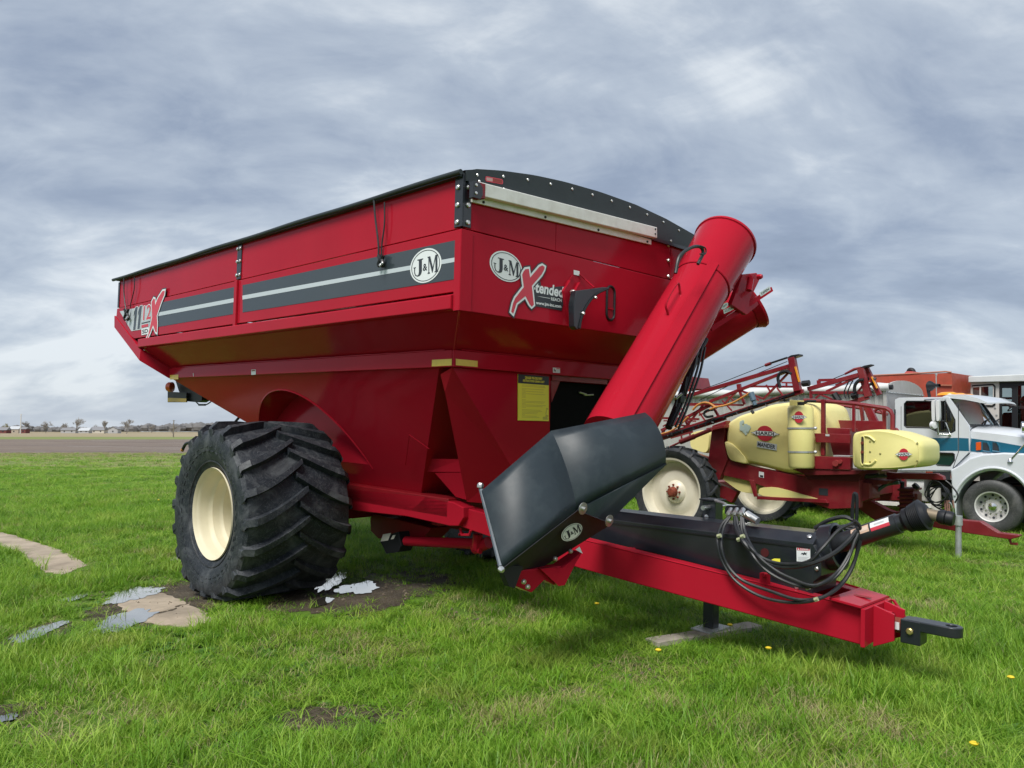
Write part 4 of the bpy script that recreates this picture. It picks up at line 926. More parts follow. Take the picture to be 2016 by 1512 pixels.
# ---- running gear and lights below
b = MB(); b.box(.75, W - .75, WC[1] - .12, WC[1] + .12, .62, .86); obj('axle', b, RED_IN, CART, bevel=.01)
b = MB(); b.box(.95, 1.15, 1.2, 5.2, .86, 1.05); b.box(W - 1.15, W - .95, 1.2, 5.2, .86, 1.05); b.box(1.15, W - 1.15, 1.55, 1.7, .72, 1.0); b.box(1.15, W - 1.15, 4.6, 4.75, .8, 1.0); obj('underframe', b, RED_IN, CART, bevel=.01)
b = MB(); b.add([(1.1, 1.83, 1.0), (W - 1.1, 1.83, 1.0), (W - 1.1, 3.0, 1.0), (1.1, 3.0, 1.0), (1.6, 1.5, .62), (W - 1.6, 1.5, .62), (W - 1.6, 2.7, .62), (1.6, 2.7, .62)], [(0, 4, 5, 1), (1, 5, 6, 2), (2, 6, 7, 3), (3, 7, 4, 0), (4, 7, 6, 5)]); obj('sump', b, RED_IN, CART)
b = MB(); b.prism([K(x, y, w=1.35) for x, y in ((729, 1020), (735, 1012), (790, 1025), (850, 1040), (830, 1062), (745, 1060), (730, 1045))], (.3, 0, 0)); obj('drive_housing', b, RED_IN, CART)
b = MB(); b.tube([K(800, 1065, w=1.25), K(945, 1071, w=1.25)], .055, 10); b.tube([K(935, 1080, w=1.25), K(962, 1068, w=1.25)], .06, 10); obj('gate_shaft', b, RED, CART)
b = MB(); b.prism([K(x, y, w=1.2) for x, y in ((748, 1066), (755, 1056), (784, 1047), (790, 1075), (784, 1087), (760, 1090))], (.18, 0, 0)); gear = obj('gauge_box', b, BLKM, CART, bevel=.006)
b = MB(); b.poly([K(x, y, w=1.195) for x, y in ((749, 1066), (754, 1052), (770, 1049), (764, 1064))]); b.poly([K(x, y, w=1.195) for x, y in ((769, 1062), (773, 1054), (779, 1053), (775, 1061))]); obj('gauge_label', b, mat('cream_label', (.6, .6, .52), .5), gear, smooth=0)
b = MB(); b.tube([K(907, 1050, w=1.05), K(908, 1052, w=1.05)], .03, 6)
pp = [K(x, y, w=1.02) for x, y in ((906, 1040), (909, 1053), (924, 1053), (927, 1044))]; b.tube(pp, .014, 6); obj('chain_bracket', b, RED, CART)
b = MB(); b.tube([K(941, 1052, w=1.2), K(938, 1082, w=1.2)], .05, 8); b.tube([K(933, 1082, w=1.2), K(946, 1085, w=1.2)], .03, 8); obj('gate_crank', b, RED, CART)
# rear lamp cluster
b = MB(); lc = K(339, 762, w=.5); b.lathe([(.075, 0), (.075, .05), (.06, .075)], lc, (-.6, .8, 0), 20, cap0=True, cap1=True); lampo = obj('rear_lamp', b, AMBER, CART)
b = MB(); b.prism([K(x, y, w=.55) for x, y in ((330, 771), (367, 773), (366, 792), (330, 792))], (.02, 0, 0)); pn = obj('rear_reflector_board', b, BLKM, CART)
b = MB(); b.poly([K(x, y, w=.545) for x, y in ((330, 783), (367, 784.5), (366.5, 791.5), (330, 791))]); obj('reflector', b, mat('amber_reflector', (.5, .33, .04), .4), pn, smooth=0)
b = MB(); b.prism([K(x, y, w=.6) for x, y in ((345, 748), (358, 748), (380, 765), (398, 776), (397, 788), (390, 792), (366, 790), (352, 770))], (.12, 0, 0)); obj('lamp_bracket', b, BLKM, CART)
b = MB(); b.tube(spline([K(x, y, w=.62) for x, y in ((385, 790), (393, 797), (405, 797), (416, 790), (424, 780))], 5), .009, 6); b.tube([K(392, 797, w=.61), K(404, 797, w=.61)], .016, 6); obj('lamp_cable', b, HOSE, CART)
b = MB(); b.tube([K(462, 832, w=.9), K(473, 819, w=.95)], .018, 6); obj('rear_rod', b, BLKM, CART)
# plank under the jack foot
z0_, z1_ = ground(1283, 1270), ground(1488, 1236); dr = unit(z1_ - z0_); nr = np.array([-dr[1], dr[0], 0])
pc_ = (z0_ + z1_) / 2; LN = float(np.linalg.norm(z1_ - z0_))
b = MB(); nn = 10; secs = []
rnd = random.Random(9)
for i in range(nn + 1):
    s = -LN / 2 + LN * i / nn; w1, w2_ = .085 + rnd.uniform(-.008, .008), .085 + rnd.uniform(-.008, .008)
    secs.append([dr * s - nr * w1 + np.array([0, 0, .0]), dr * s + nr * w2_ + np.array([0, 0, .0]), dr * s + nr * w2_ + np.array([0, 0, .035]), dr * s - nr * w1 + np.array([0, 0, .035])])
b.loft(secs); o = obj('plank', b, WOOD, None, off=np.zeros(3)); o.location = (pc_[0], pc_[1], .002)
tag(o, 'long weathered grey plank lying in the grass under the jack foot of the red cart', 'plank')
# ------------------------------------------------------------------ the other machines, parked parallel to the cart (frame: w across, l to the rear, z up)
def yard_thing(name, label, cat, w0, l0, group=None):
    global OFF
    OFF = np.array([w0, l0, 0.0]); p = yard_world(OFF); return empty(name, label, cat, loc=tuple(p), rz=YAW, group=group)
def mirror_w(pts, wm): return [np.array([2 * wm - p[0], p[1], p[2]]) for p in pts]
def gpoly(pxs, w): return [G(x, y, w=w) for x, y in pxs]
def plate(name, pxs, w, th, m, parent, bevel=.006, **k):
    b = MB(); b.prism(gpoly(pxs, w), (th, 0, 0)); return obj(name, b, m, parent, bevel=bevel, **k)
def crop(pxs, ox, oy, s): return [(ox + x / s, oy + y / s) for x, y in pxs]

# ---- the yellow and red field sprayer
SPR = yard_thing('field_sprayer', 'yellow tanked sprayer with dark red folded booms, between the red cart and the white truck', 'field sprayer', 7.0, 2.5)
def farm_wheel(parent, o, R, hw, rim_r, rim_m, lugs, nut_m, name='wheel'):
    o = np.asarray(o, float); h = MB(); h.lathe([(0, -.10), (.06, -.10), (.16, -.075), (.19, -.02), (rim_r * .6, -.03), (rim_r * .66, .0), (rim_r * .9, -.01), (rim_r * .93, -.06)], o, (1, 0, 0), 40)
    wh = obj(name, h, rim_m, parent, smooth=60)
    b = MB(); b.lathe([(rim_r * .93, -.06), (rim_r * .97, -hw * .9), (rim_r * 1.03, -hw * .95), (rim_r * 1.03, hw * .95), (rim_r * .97, hw * .9), (rim_r * .93, .05)], o, (1, 0, 0), 48); obj('rim', b, rim_m, wh)
    b = MB(); b.lathe([(rim_r * 1.0, -hw * .85), (rim_r * 1.06, -hw * 1.0), (rim_r * 1.25, -hw * 1.12), (R * .90, -hw * 1.02), (R * .945, -hw * .8), (R * .955, 0), (R * .945, hw * .8), (R * .90, hw * 1.02), (rim_r * 1.25, hw * 1.12), (rim_r * 1.06, hw), (rim_r * 1.0, hw * .85)], o, (1, 0, 0), 56)
    chevron_lugs(b, o, R, hw * .98, lugs, R * .05, 0, .055, .045, .17, drop=.86)
    obj('tyre', b, TYRE_B, wh, smooth=34)
    b = MB(); b.lathe([(.085, -.09), (.08, -.16), (.055, -.185), (0, -.19)], o, (1, 0, 0), 14); obj('hub', b, nut_m, wh)
    b = MB()
    for k in range(8):
        a = 2 * math.pi * k / 8; b.bolt(o + np.array([-.085, .115 * math.cos(a), .115 * math.sin(a)]), (-1, 0, 0), .017, .035)
    obj('wheel_nut', b, nut_m, wh); return wh
SR = .755
farm_wheel(SPR, (7.0, 2.5, SR), SR, .19, .545, CREAM_S, 19, RUST)
farm_wheel(SPR, (9.85, 2.38, SR), SR, .19, .545, CREAM_S, 19, RUST)
b = MB(); b.tube([(7.1, 2.5, SR), (9.7, 2.4, SR)], .07, 10); b.box(7.5, 9.4, 2.3, 2.6, SR - .08, SR + .12); obj('axle', b, SRED, SPR, bevel=.01)
# main tank: rounded body built from slices across the machine
def slices(pxs, w0, w1, inset, m, name, parent, prof=((0, 1.0), (.04, .45), (.10, .16), (.22, 0)), smooth=60):
    base = gpoly(pxs, w0); c = np.mean(base, axis=0); secs = []
    pr = [(t, k) for t, k in prof] + [(1 - t, k) for t, k in prof[::-1]]
    for t, k in pr:
        secs.append([np.array([w0 + (w1 - w0) * t, c[1] + (p[1] - c[1]) * (1 - inset * k), c[2] + (p[2] - c[2]) * (1 - inset * k)]) for p in base])
    b = MB(); b.loft(secs); o = obj(name, b, m, parent, smooth=smooth); return o
def smooth_outline(pxs, n=4):
    P = [np.array(p, float) for p in pxs]; out = []; N_ = len(P)
    for i in range(N_):
        a, p, c = P[i - 1], P[i], P[(i + 1) % N_]
        for t in np.linspace(0, 1, n): q0 = p + (a - p) * .28; q1 = p + (c - p) * .28; out.append(tuple((1 - t) ** 2 * q0 + 2 * t * (1 - t) * p + t * t * q1))
    return out
tank = slices(smooth_outline([(1424, 832), (1448, 817), (1486, 806), (1511, 795), (1556, 789), (1604, 794), (1620, 850), (1618, 925), (1560, 938), (1500, 922), (1434, 906), (1421, 868)]), 7.42, 8.75, .16, TANK, 'main_tank', SPR)
plate_t = slices(smooth_outline([(1424, 868), (1440, 872), (1455, 886), (1468, 902), (1470, 915), (1434, 906)]), 7.40, 7.6, .1, TANK, 'tank_shoulder', SPR)
slices(smooth_outline([(1357, 850), (1400, 843), (1395, 896), (1357, 884)]), 7.9, 9.0, .1, TANK, 'rear_tank', SPR)
slices(smooth_outline([(1412, 938), (1428, 931), (1472, 944), (1494, 955), (1488, 974), (1456, 970)]), 7.55, 8.6, .12, TANK, 'flush_tank', SPR)
slices(smooth_outline([(1491, 960), (1526, 958), (1614, 983), (1612, 985), (1491, 977)], 3), 7.45, 8.2, .05, TANK_L, 'side_step_tank', SPR)
plate('lower_rail', [(1490, 977), (1625, 983), (1630, 991), (1490, 983)], 7.43, .06, SRED, SPR)
b = MB(); b.lathe([(.16, 0), (.17, .03), (.15, .06), (0, .065)], G(1534, 790, w=8.3), (0, 0, 1), 18); obj('tank_lid', b, BLKM, SPR)
# chassis
plate('frame_beam', [(1424, 900), (1480, 918), (1575, 938), (1640, 944), (1692, 946), (1692, 1000), (1634, 1002), (1560, 978), (1470, 946), (1424, 936)], 7.48, .12, SRED, SPR)
for s in (1,):
    b = MB(); q = gpoly([(1424, 900), (1480, 918), (1575, 938), (1640, 944), (1692, 946), (1692, 1000), (1634, 1002), (1560, 978), (1470, 946), (1424, 936)], 7.48); b.prism(mirror_w(q, 8.45), (-.12, 0, 0)); obj('frame_beam', b, SRED, SPR, bevel=.006)
plate('rear_column', [(1402, 838), (1430, 828), (1424, 868), (1432, 905), (1416, 945), (1390, 945)], 7.44, .14, SRED, SPR)
plate('column_head', [(1390, 843), (1426, 836), (1426, 842), (1391, 849)], 7.3, .2, SRED_L, SPR)
plate('rear_frame', [(1355, 888), (1400, 902), (1398, 915), (1355, 898)], 7.5, .1, SRED, SPR)
plate('axle_bracket', [(1408, 950), (1452, 968), (1440, 990), (1410, 975)], 7.6, .12, SRED, SPR)
plate('tank_hanger', [(1474, 944), (1484, 946), (1490, 978), (1484, 978)], 7.40, .05, SRED, SPR)
b = MB(); b.poly(gpoly([(1494, 928), (1504, 930), (1504, 941), (1494, 939)], 7.474), 0); b.poly(gpoly([(1496, 935), (1502.5, 936), (1502.5, 940), (1496, 938.5)], 7.471), 1); obj('warning_label', b, [WHITE, DARK], SPR, smooth=0)
b = MB(); b.poly(gpoly([(1612, 961), (1630, 962), (1630, 976), (1612, 974)], 7.474), 0); obj('serial_plate', b, DARK, SPR, smooth=0)
b = MB(); b.box(7.6, 9.3, -.1, .1, .75, .95); b.box(7.6, 9.3, 3.2, 3.35, .9, 1.1); obj('cross_beam', b, SRED, SPR, bevel=.01)
# drawbar and jack
DWB = 8.32
plate('drawbar', [(1655, 968), (1705, 981), (1747, 1004), (1759, 1008), (1800, 1008), (1898, 1024), (1930, 1027), (1965, 1049), (2007, 1054), (2006, 1058), (1988, 1062), (1898, 1049), (1790, 1030), (1731, 1031), (1675, 991)], DWB, .16, SRED, SPR, bevel=.01)
b = MB(); b.tube([G(1887, 1098, w=8.0), G(1887, 1030, w=8.0)], .040, 12); j = obj('jack_leg', b, GALV, SPR)
b = MB(); b.lathe([(.055, 0), (.055, .13)], G(1887, 1034, w=8.0), (0, 0, 1), 12, cap0=True, cap1=True); b.bar(G(1887, 1028, w=8.0), G(1887, 1028, w=8.25), .06, .06); obj('jack_head', b, GALV, j)
b = MB(); b.tube(spline([G(1880, 1022, w=8.0), G(1878, 1012, w=7.95), G(1872, 992, w=7.9), G(1868, 990, w=7.9)], 4), .012, 6); obj('jack_handle', b, STEEL, j)
b = MB(); b.tube([G(1988, 1060, w=8.4), G(1990, 1070, w=8.4), G(2004, 1071, w=8.4)], .02, 6); obj('hitch_pin', b, SRED_L, SPR)
plate('upper_arm', [(1745, 929), (1762, 931), (1842, 932), (1856, 938), (1858, 945), (1762, 943), (1745, 946)], 8.0, .12, SRED, SPR)
b = MB(); b.tube(spline([G(x, y, w=8.1) for x, y in ((1856, 942), (1872, 955), (1886, 975), (1880, 990))], 5), .012, 6)
for k in range(7):
    cx, cy, r0 = 1842 + k * 1.8, 968 + k * 2.2, 20 - .6 * (k % 3); b.tube([G(cx + (r0 + 3 * math.sin(3 * a + k)) * math.cos(a), cy + (r0 + 2 * math.sin(2 * a + 2 * k)) * 1.05 * math.sin(a), w=8.0 + .02 * k) for a in np.linspace(0, 2 * math.pi, 24)], .009, 5, cap=False)
obj('hose_coil', b, HOSE, SPR)
b = MB()
for x, yb in ((1862, 1012), (1866, 1008), (1870, 1015), (1878, 1000)): b.tube([G(x - 2, 985, w=8.05), G(x, yb, w=8.05)], .010, 5)
obj('coil_end', b, mat('pinkish_hose', (.30, .16, .13), .6), SPR)
b = MB()
for k in range(6):
    yy = 962 + k * 8; hw_ = 17 if k % 2 == 0 else 14
    b.prism(gpoly([(1783 - hw_, yy), (1783 + hw_, yy), (1783 + hw_, yy + 4.5), (1783 - hw_, yy + 4.5)], 8.05), (.34, 0, 0))
b.prism(gpoly([(1770, 960), (1798, 960), (1798, 1009), (1770, 1009)], 8.10), (.26, 0, 0)); pump = obj('pump', b, PUMPM, SPR, bevel=.012)
plate('pump_flange', [(1800, 972), (1806, 972), (1806, 994), (1800, 994)], 7.98, .2, PUMPM, pump)
b = MB(); b.tube([G(1776, 960, w=8.15), G(1777, 950, w=8.15), G(1770, 949, w=8.1)], .03, 8); b.tube([G(1800, 960, w=8.15), G(1806, 955, w=8.15)], .05, 8); obj('pump_port', b, BLKM, pump)
b = MB(); b.tube(spline([G(x, y, w=7.95) for x, y in ((1655, 938), (1657, 952), (1668, 970), (1684, 978), (1704, 978), (1724, 968), (1745, 954), (1770, 950))], 6), .028, 9); obj('suction_hose', b, GREENHOSE, SPR)
plate('drive_box', [(1700, 944), (1752, 946), (1746, 953), (1700, 957)], 7.7, .5, PUMPM, SPR); plate('gear_case', [(1690, 948), (1712, 952), (1712, 982), (1690, 990)], 7.6, .4, SRED, SPR)
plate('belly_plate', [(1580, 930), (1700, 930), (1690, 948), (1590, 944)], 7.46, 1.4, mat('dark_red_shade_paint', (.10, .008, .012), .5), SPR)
b = MB(); rnd = random.Random(2)
for k in range(5): b.tube(spline([G(1650 + 6 * k, 932 + rnd.uniform(-2, 2), w=7.6), G(1680 + 10 * k, 938 + rnd.uniform(-3, 3), w=7.62), G(1730 + 4 * k, 936 + rnd.uniform(-3, 3), w=7.7)], 4), .02, 6)
obj('control_hose', b, HOSE, SPR)
# rinse tank, straps
rc = G(1577, 860, w=7.22); z0, z1 = G(1577, 922, w=7.05)[2], G(1577, 798, w=7.05)[2]; rr_ = .185
b = MB(); b.lathe([(0, 0), (rr_ * .9, 0), (rr_, .03), (rr_, z1 - z0 - .04), (rr_ * .85, z1 - z0), (0, z1 - z0 + .01)], (rc[0], rc[1], z0), (0, 0, 1), 28); rt = obj('rinse_tank', b, TANK_L, SPR, smooth=45)
b = MB()
for py in (843, 890):
    zz_ = G(1577, py, w=7.05)[2]; b.lathe([(rr_ + .002, -.012), (rr_ + .008, -.012), (rr_ + .008, .012), (rr_ + .002, .012)], (rc[0], rc[1], zz_), (0, 0, 1), 28)
    b.bolt(G(1604, py, w=7.1), (0, -1, 0), .025, .03)
obj('strap', b, GALV, rt)
b = MB(); b.lathe([(.05, 0), (.05, .05), (0, .055)], (rc[0] + .02, rc[1], z1 + .005), (0, 0, 1), 12); b.tube([G(1577, 797, w=7.2), G(1590, 790, w=7.2), G(1606, 790, w=7.3)], .022, 6); obj('tank_lid', b, BLKM, rt)
plate('filler_neck', [(1554, 787), (1573, 788), (1573, 800), (1554, 799)], 7.3, .2, TANK_L, SPR)
# platform, railings, boxes
plate('platform_bracket', [(1603, 853), (1673, 855), (1673, 873), (1606, 871)], 7.35, .06, SRED, SPR); plate('platform_side', [(1603, 898), (1674, 901), (1674, 925), (1603, 923)], 7.3, .10, SRED, SPR)
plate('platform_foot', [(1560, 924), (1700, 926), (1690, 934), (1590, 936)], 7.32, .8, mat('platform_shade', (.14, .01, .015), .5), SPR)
plate('control_box', [(1627, 842), (1673, 844), (1673, 897), (1640, 896)], 7.5, .3, SRED, SPR); plate('back_panel', [(1641, 827), (1742, 829), (1742, 850), (1641, 850)], 8.1, .05, SRED, SPR)
plate('platform_floor', [(1640, 896), (1674, 897), (1674, 900), (1640, 900)], 7.35, .7, GALV, SPR)
b = MB(); b.lathe([(.03, 0), (.03, .03)], G(1655, 909, w=7.3), (-1, 0, 0), 10, cap1=True); b.lathe([(.05, 0), (.045, .05)], G(1647, 912, w=7.3), (-1, 0, 0), 12, 0, cap1=True); obj('valve_knob', b, SRED_L, SPR)
b = MB(); b.poly(gpoly([(1625, 854.5), (1633, 855), (1633, 859), (1625, 858.5)], 7.346)); obj('small_label', b, GREYP, SPR, smooth=0)
def rail(pxs, w, r=.026, name='railing', m=SRED, curve=False, n=8):
    b = MB(); p = [G(x, y, w=w) for x, y in pxs]; b.tube(spline(p, 5) if curve else p, r, n); return obj(name, b, m, SPR)
rail([(1583, 788), (1640, 791), (1685, 795), (1745, 804), (1753, 809), (1757, 818), (1757, 850)], 7.5, .03)
rail([(1640, 796), (1690, 803), (1748, 816)], 8.9, .024)
for x0, y0, x1, y1, ww, r_w in ((1621, 786, 1621, 897, 7.45, .055), (1681, 795, 1681, 850, 7.5, .04), (1658, 799, 1658, 828, 8.8, .04), (1742, 806, 1742, 850, 7.6, .04), (1695, 797, 1699, 828, 8.7, .05)):
    b = MB(); b.bar(G(x0, y0, w=ww), G(x1, y1, w=ww), r_w, r_w, up=(1, 0, 0)); obj('rail_post', b, SRED, SPR, bevel=.005)
b = MB(); b.bar(G(1710, 800, w=8.2), G(1734, 850, w=8.2), .07, .07, up=(1, 0, 0)); b.bar(G(1702, 797, w=8.6), G(1716, 832, w=8.6), .05, .05, up=(1, 0, 0)); obj('boom_rest', b, SRED, SPR, bevel=.005)
rail([(1722, 832), (1720, 815), (1728, 805), (1738, 812), (1740, 830)], 8.5, .022, 'grab_rail', curve=True)
rail([(1757, 846), (1765, 845), (1770, 853)], 7.6, .02, 'grab_rail', curve=True)
# front tank with its filler recess
fo = smooth_outline([(1674, 852), (1698, 847), (1727, 845), (1758, 849), (1809, 866), (1817, 878), (1817, 908), (1808, 920), (1760, 925), (1690, 926), (1674, 918)])
ft = slices(fo, 7.16, 7.95, .10, TANK_L, 'front_tank', SPR)
b = MB(); so = smooth_outline([(1694, 862), (1698, 858), (1702, 862), (1702, 910), (1698, 917), (1694, 910)]); b.prism(gpoly(so, 7.148), (.03, 0, 0)); obj('filler_recess', b, mat('dark_recess', (.05, .035, .022), .6), ft, smooth=0)
b = MB()
b.tube(gpoly(so + [so[0]], 7.148), .009, 6); b.tube(spline(gpoly([(1702, 858), (1712, 860), (1722, 868)], 7.152), 5), .016, 6); b.tube(spline(gpoly([(1702, 914), (1714, 914), (1724, 906)], 7.152), 5), .016, 6); obj('recess_lip', b, TANK_L, ft)
b = MB()
for yy in (872, 890): b.lathe([(.022, 0), (.022, .012)], G(1698, yy, w=7.147), (-1, 0, 0), 8, cap1=True)
obj('filler_cap', b, RUST, ft)
b = MB(); b.tube(spline(gpoly([(1806, 870), (1808, 890), (1807, 910), (1800, 921)], 7.165), 4), .006, 5); obj('mould_seam', b, mat('seam_shadow', (.35, .30, .10), .6), ft)
b = MB()
for x, y in ((1713, 869), (1713, 889), (1733, 893), (1713, 909), (1806, 873), (1806, 907)): b.bolt(G(x, y, w=7.158), (-1, 0, 0), .014, .008)
obj('fastener', b, mat('dull_olive', (.35, .32, .12), .6), ft)
# round badge with a white banner
RB = mat('badge_red', (.58, .04, .06), .4); 
def badge(pl, parent, reds=None):
    b = MB(); n = 40
    pl.oval(b, .5, .5, .36, .5, 0, 0, n)
    bn = [(-.12, .50), (.02, .55), (.12, .64), (.88, .64), (.98, .55), (1.12, .50), (.98, .45), (.88, .36), (.12, .36), (.02, .45)]
    pl.shape(b, offset2(bn, .022), .0015, 2); pl.shape(b, bn, .003, 1); pl.text(b, 'HARDI', (.10, .385, .90, .615), .0045, 2, weight=.03)
    obj('badge', b, [RB, WHITE, DARK], parent, smooth=0)
badge(Plane2(G(1484, 867, w=7.41), G(1529, 870, w=7.41), G(1484, 837, w=7.41), .004, SN), SPR)
badge(Plane2(G(1560, 832.5, w=7.025), G(1586, 833, w=7.025), G(1560, 809.5, w=7.025), .003, SN), SPR)
badge(Plane2(G(1766, 906, w=7.15), G(1793, 906, w=7.15), G(1766, 883, w=7.15), .006, SN), SPR)
pl = Plane2(G(1490, 880, w=7.405), G(1529, 887, w=7.405), G(1491, 868, w=7.405), .004, SN); b = MB(); pl.rect(b, 0, 0, 1, 1.0, 0, 0); pl.text(b, 'MANDER', (.04, .16, .93, .84), .0015, 1, weight=.03); obj('model_plate', b, [SILVER, DARK], SPR, smooth=0)
b = MB(); rnd = random.Random(12)
for k in range(16):
    c = G(1468 + rnd.gauss(0, 5), 840 + rnd.gauss(0, 4), w=7.412); a0 = rnd.uniform(0, 6); q = [c + np.array([-.001 - .0004 * k, .05 * rnd.uniform(.3, 1) * math.cos(a0 + a), .06 * rnd.uniform(.3, 1) * math.sin(a0 + a)]) for a in np.linspace(0, 6.28, 9)[:-1]]; b.poly(q)
obj('paint_smear', b, mat('pale_blue_smear', (.58, .72, .66), .6), SPR, smooth=0)
# folded booms
def boom(w, segs, th, dep, name, label=None):
    o = None
    for i, (a, c, k) in enumerate(segs):
        b = MB(); b.bar(G(*a, w=w), G(*c, w=w), dep * k, th * k, up=(1, 0, 0)); q = obj('boom_beam' if k > .7 else 'boom_brace', b, SRED, o or SPR, bevel=.005 if k > .7 else 0)
        if o is None: o = q
    return o
def cx(a, ox=1290, oy=690, s=6.503): return (ox + a[0] / s, oy + a[1] / s)
S1 = [((50, 1110), (1890, 520), 1.1), ((390, 590), (1740, 195), 1.0), ((700, 655), (1740, 245), .8), ((80, 1025), (720, 690), .8), ((40, 1140), (900, 860), 1.1), ((1780, 545), (1900, 520), 1.0),
      ((1070, 430), (1080, 510), 1.0), ((1070, 500), (870, 700), .5), ((1075, 505), (1145, 690), .6), ((1080, 510), (1390, 620), .5), ((1390, 620), (1720, 270), .5), ((700, 650), (810, 840), .6),
      ((400, 970), (620, 690), .5), ((180, 925), (400, 970), .5), ((350, 820), (420, 960), .6), ((90, 1060), (180, 925), .5), ((1180, 460), (1780, 465), .5), ((100, 865), (560, 880), .6), ((380, 680), (1130, 700), .5), ((640, 660), (700, 720), .6)]
S1 = [(cx(a), cx(c), k) for a, c, k in S1]
S0_ = [((260, 740), (350, 860), .9), ((335, 740), (440, 960), .5), ((110, 900), (520, 905), .5), ((540, 760), (640, 900), .5), ((860, 640), (980, 770), .5), ((100, 970), (330, 850), .5), ((140, 1090), (430, 1000), .5), ((400, 700), (700, 700), .5), ((560, 830), (760, 740), .5), ((900, 560), (1000, 640), .5), ((1200, 560), (1330, 640), .5), ((1250, 420), (1300, 460), .5), ((1420, 440), (1480, 540), .5), ((1560, 480), (1640, 580), .5), ((200, 1120), (480, 1040), .6), ((330, 1040), (340, 1150), .5), ((440, 1040), (450, 1120), .5), ((1620, 410), (1780, 415), .5), ((1680, 410), (1680, 460), .5)]
boom(8.2, [(cx(a), cx(c), k) for a, c, k in S0_], .045, .05, 'boom')
BM = boom(6.9, S1, .052, .06, 'boom')
b = MB(); b.bar(G(1559, 704, w=6.88), G(1571, 770, w=6.88), .10, .085, up=(1, 0, 0)); post = obj('boom_end_post', b, SRED, SPR, bevel=.006)
b = MB(); b.bar(G(1566, 722, w=6.83), G(1574, 752, w=6.83), .02, .035, up=(1, 0, 0)); obj('post_reflector', b, LAMP, post)
b = MB(); b.prism(gpoly(crop([(1690, 88), (1740, 60), (1835, 45), (1840, 65), (1760, 92), (1715, 105)], 1290, 690, 6.503), 6.85), (.14, 0, 0)); b.tube([G(*cx((1690, 92)), w=6.9), G(*cx((1470, 165)), w=6.9)], .016, 6); b.tube([G(*cx((1480, 165)), w=6.9), G(*cx((1410, 190)), w=6.9)], .026, 6, 1); obj('boom_end_cap', b, [BLKM, SRED], post)
b = MB(); b.tube([G(*cx((1410, 190)), w=6.9), G(*cx((880, 400)), w=6.95), G(*cx((600, 500)), w=7.0)], .006, 5); b.tube([G(*cx((1690, 140)), w=6.9), G(*cx((1000, 420)), w=6.9), G(*cx((560, 640)), w=6.9)], .006, 5); obj('stay_cable', b, BLKM, SPR)
b = MB(); b.tube(spline([G(*cx(p), w=6.84) for p in ((480, 760), (540, 700), (620, 668), (700, 680), (760, 720), (790, 735))], 5), .018, 7); b.tube(spline([G(*cx(p), w=6.82) for p in ((700, 755), (780, 725), (900, 700), (1010, 660), (1100, 610), (1215, 540))], 5), .016, 7); b.tube(spline([G(*cx(p), w=6.84) for p in ((60, 1075), (200, 1030), (330, 940), (420, 850))], 5), .014, 6); obj('orange_hose', b, ORHOSE, SPR)
b = MB(); b.tube([G(*cx((1225, 540)), w=6.8), G(*cx((1260, 640)), w=6.8)], .045, 9); b.tube([G(*cx((1250, 620)), w=6.8), G(*cx((1280, 700)), w=6.8)], .03, 8); obj('nozzle_valve', b, mat('blue_grey_plastic', (.10, .16, .22), .5), SPR)
b = MB(); rnd = random.Random(31)
b.tube(spline([G(*cx(p), w=6.85) for p in ((1600, 480), (1570, 360), (1600, 290), (1680, 265), (1750, 300))], 5), .024, 7)
b.tube(spline([G(*cx(p), w=6.83) for p in ((740, 760), (660, 770), (625, 810), (660, 850), (740, 840))], 5), .02, 7)
for k in range(20):
    t = rnd.uniform(.05, .98); p0 = np.array(cx((60 + 1780 * t, 1130 - 585 * t))); p = p0 + np.array([rnd.uniform(-3, 3), rnd.uniform(-5, 3)]); b.tube([G(*p, w=6.84), G(*(p + np.array([rnd.uniform(-4, 4), rnd.uniform(2, 6)])), w=6.84)], rnd.uniform(.010, .026), 6)
for k in range(3):
    pp_ = [np.array(cx((80 + 1700 * t, 1115 - 560 * t + rnd.uniform(-22, 12)))) for t in np.linspace(.05 * k, 1, 9)]; b.tube(spline([G(*p, w=6.85) for p in pp_], 4), .009, 5)
obj('spray_line', b, BLKM, SPR)
b = MB(); b.tube([G(*cx((720, 1010)), w=7.2), G(*cx((480, 1110)), w=7.2)], .035, 9); b.tube([G(*cx((500, 1100)), w=7.2), G(*cx((320, 1170)), w=7.2)], .045, 9); b.tube([G(*cx((340, 1165)), w=7.2), G(*cx((190, 1235)), w=7.2)], .018, 7); obj('lift_ram', b, SRED_L, SPR)
def cy(a): return cx(a, 1560, 690, 6.573)
S2 = [((200, 500), (900, 305), 1.1), ((240, 545), (960, 548), .8), ((240, 520), (245, 620), .8), ((330, 800), (990, 605), 1.1), ((440, 530), (890, 320), .6), ((560, 380), (340, 385), .7), ((300, 620), (370, 560), .5), ((370, 570), (560, 650), .5), ((830, 560), (930, 430), .5), ((640, 420), (560, 450), .5), ((340, 385), (345, 440), .9), ((430, 740), (520, 700), .7)]
boom(10.3, [(cy(a), cy(c), k) for a, c, k in S2], .055, .07, 'boom')
b = MB(); b.bar(G(*cy((885, 235)), w=10.3), G(*cy((985, 600)), w=10.3), .11, .10, up=(1, 0, 0)); p2 = obj('boom_end_post', b, SRED, SPR, bevel=.006)
b = MB(); b.bar(G(*cy((960, 230)), w=10.45), G(*cy((1130, 575)), w=10.45), .08, .09, up=(1, 0, 0)); obj('boom_end_post', b, SRED, SPR, bevel=.006)
b = MB(); b.bar(G(*cy((1030, 340)), w=10.38), G(*cy((1100, 490)), w=10.38), .02, .06, up=(1, 0, 0)); obj('post_reflector', b, LAMP, p2)
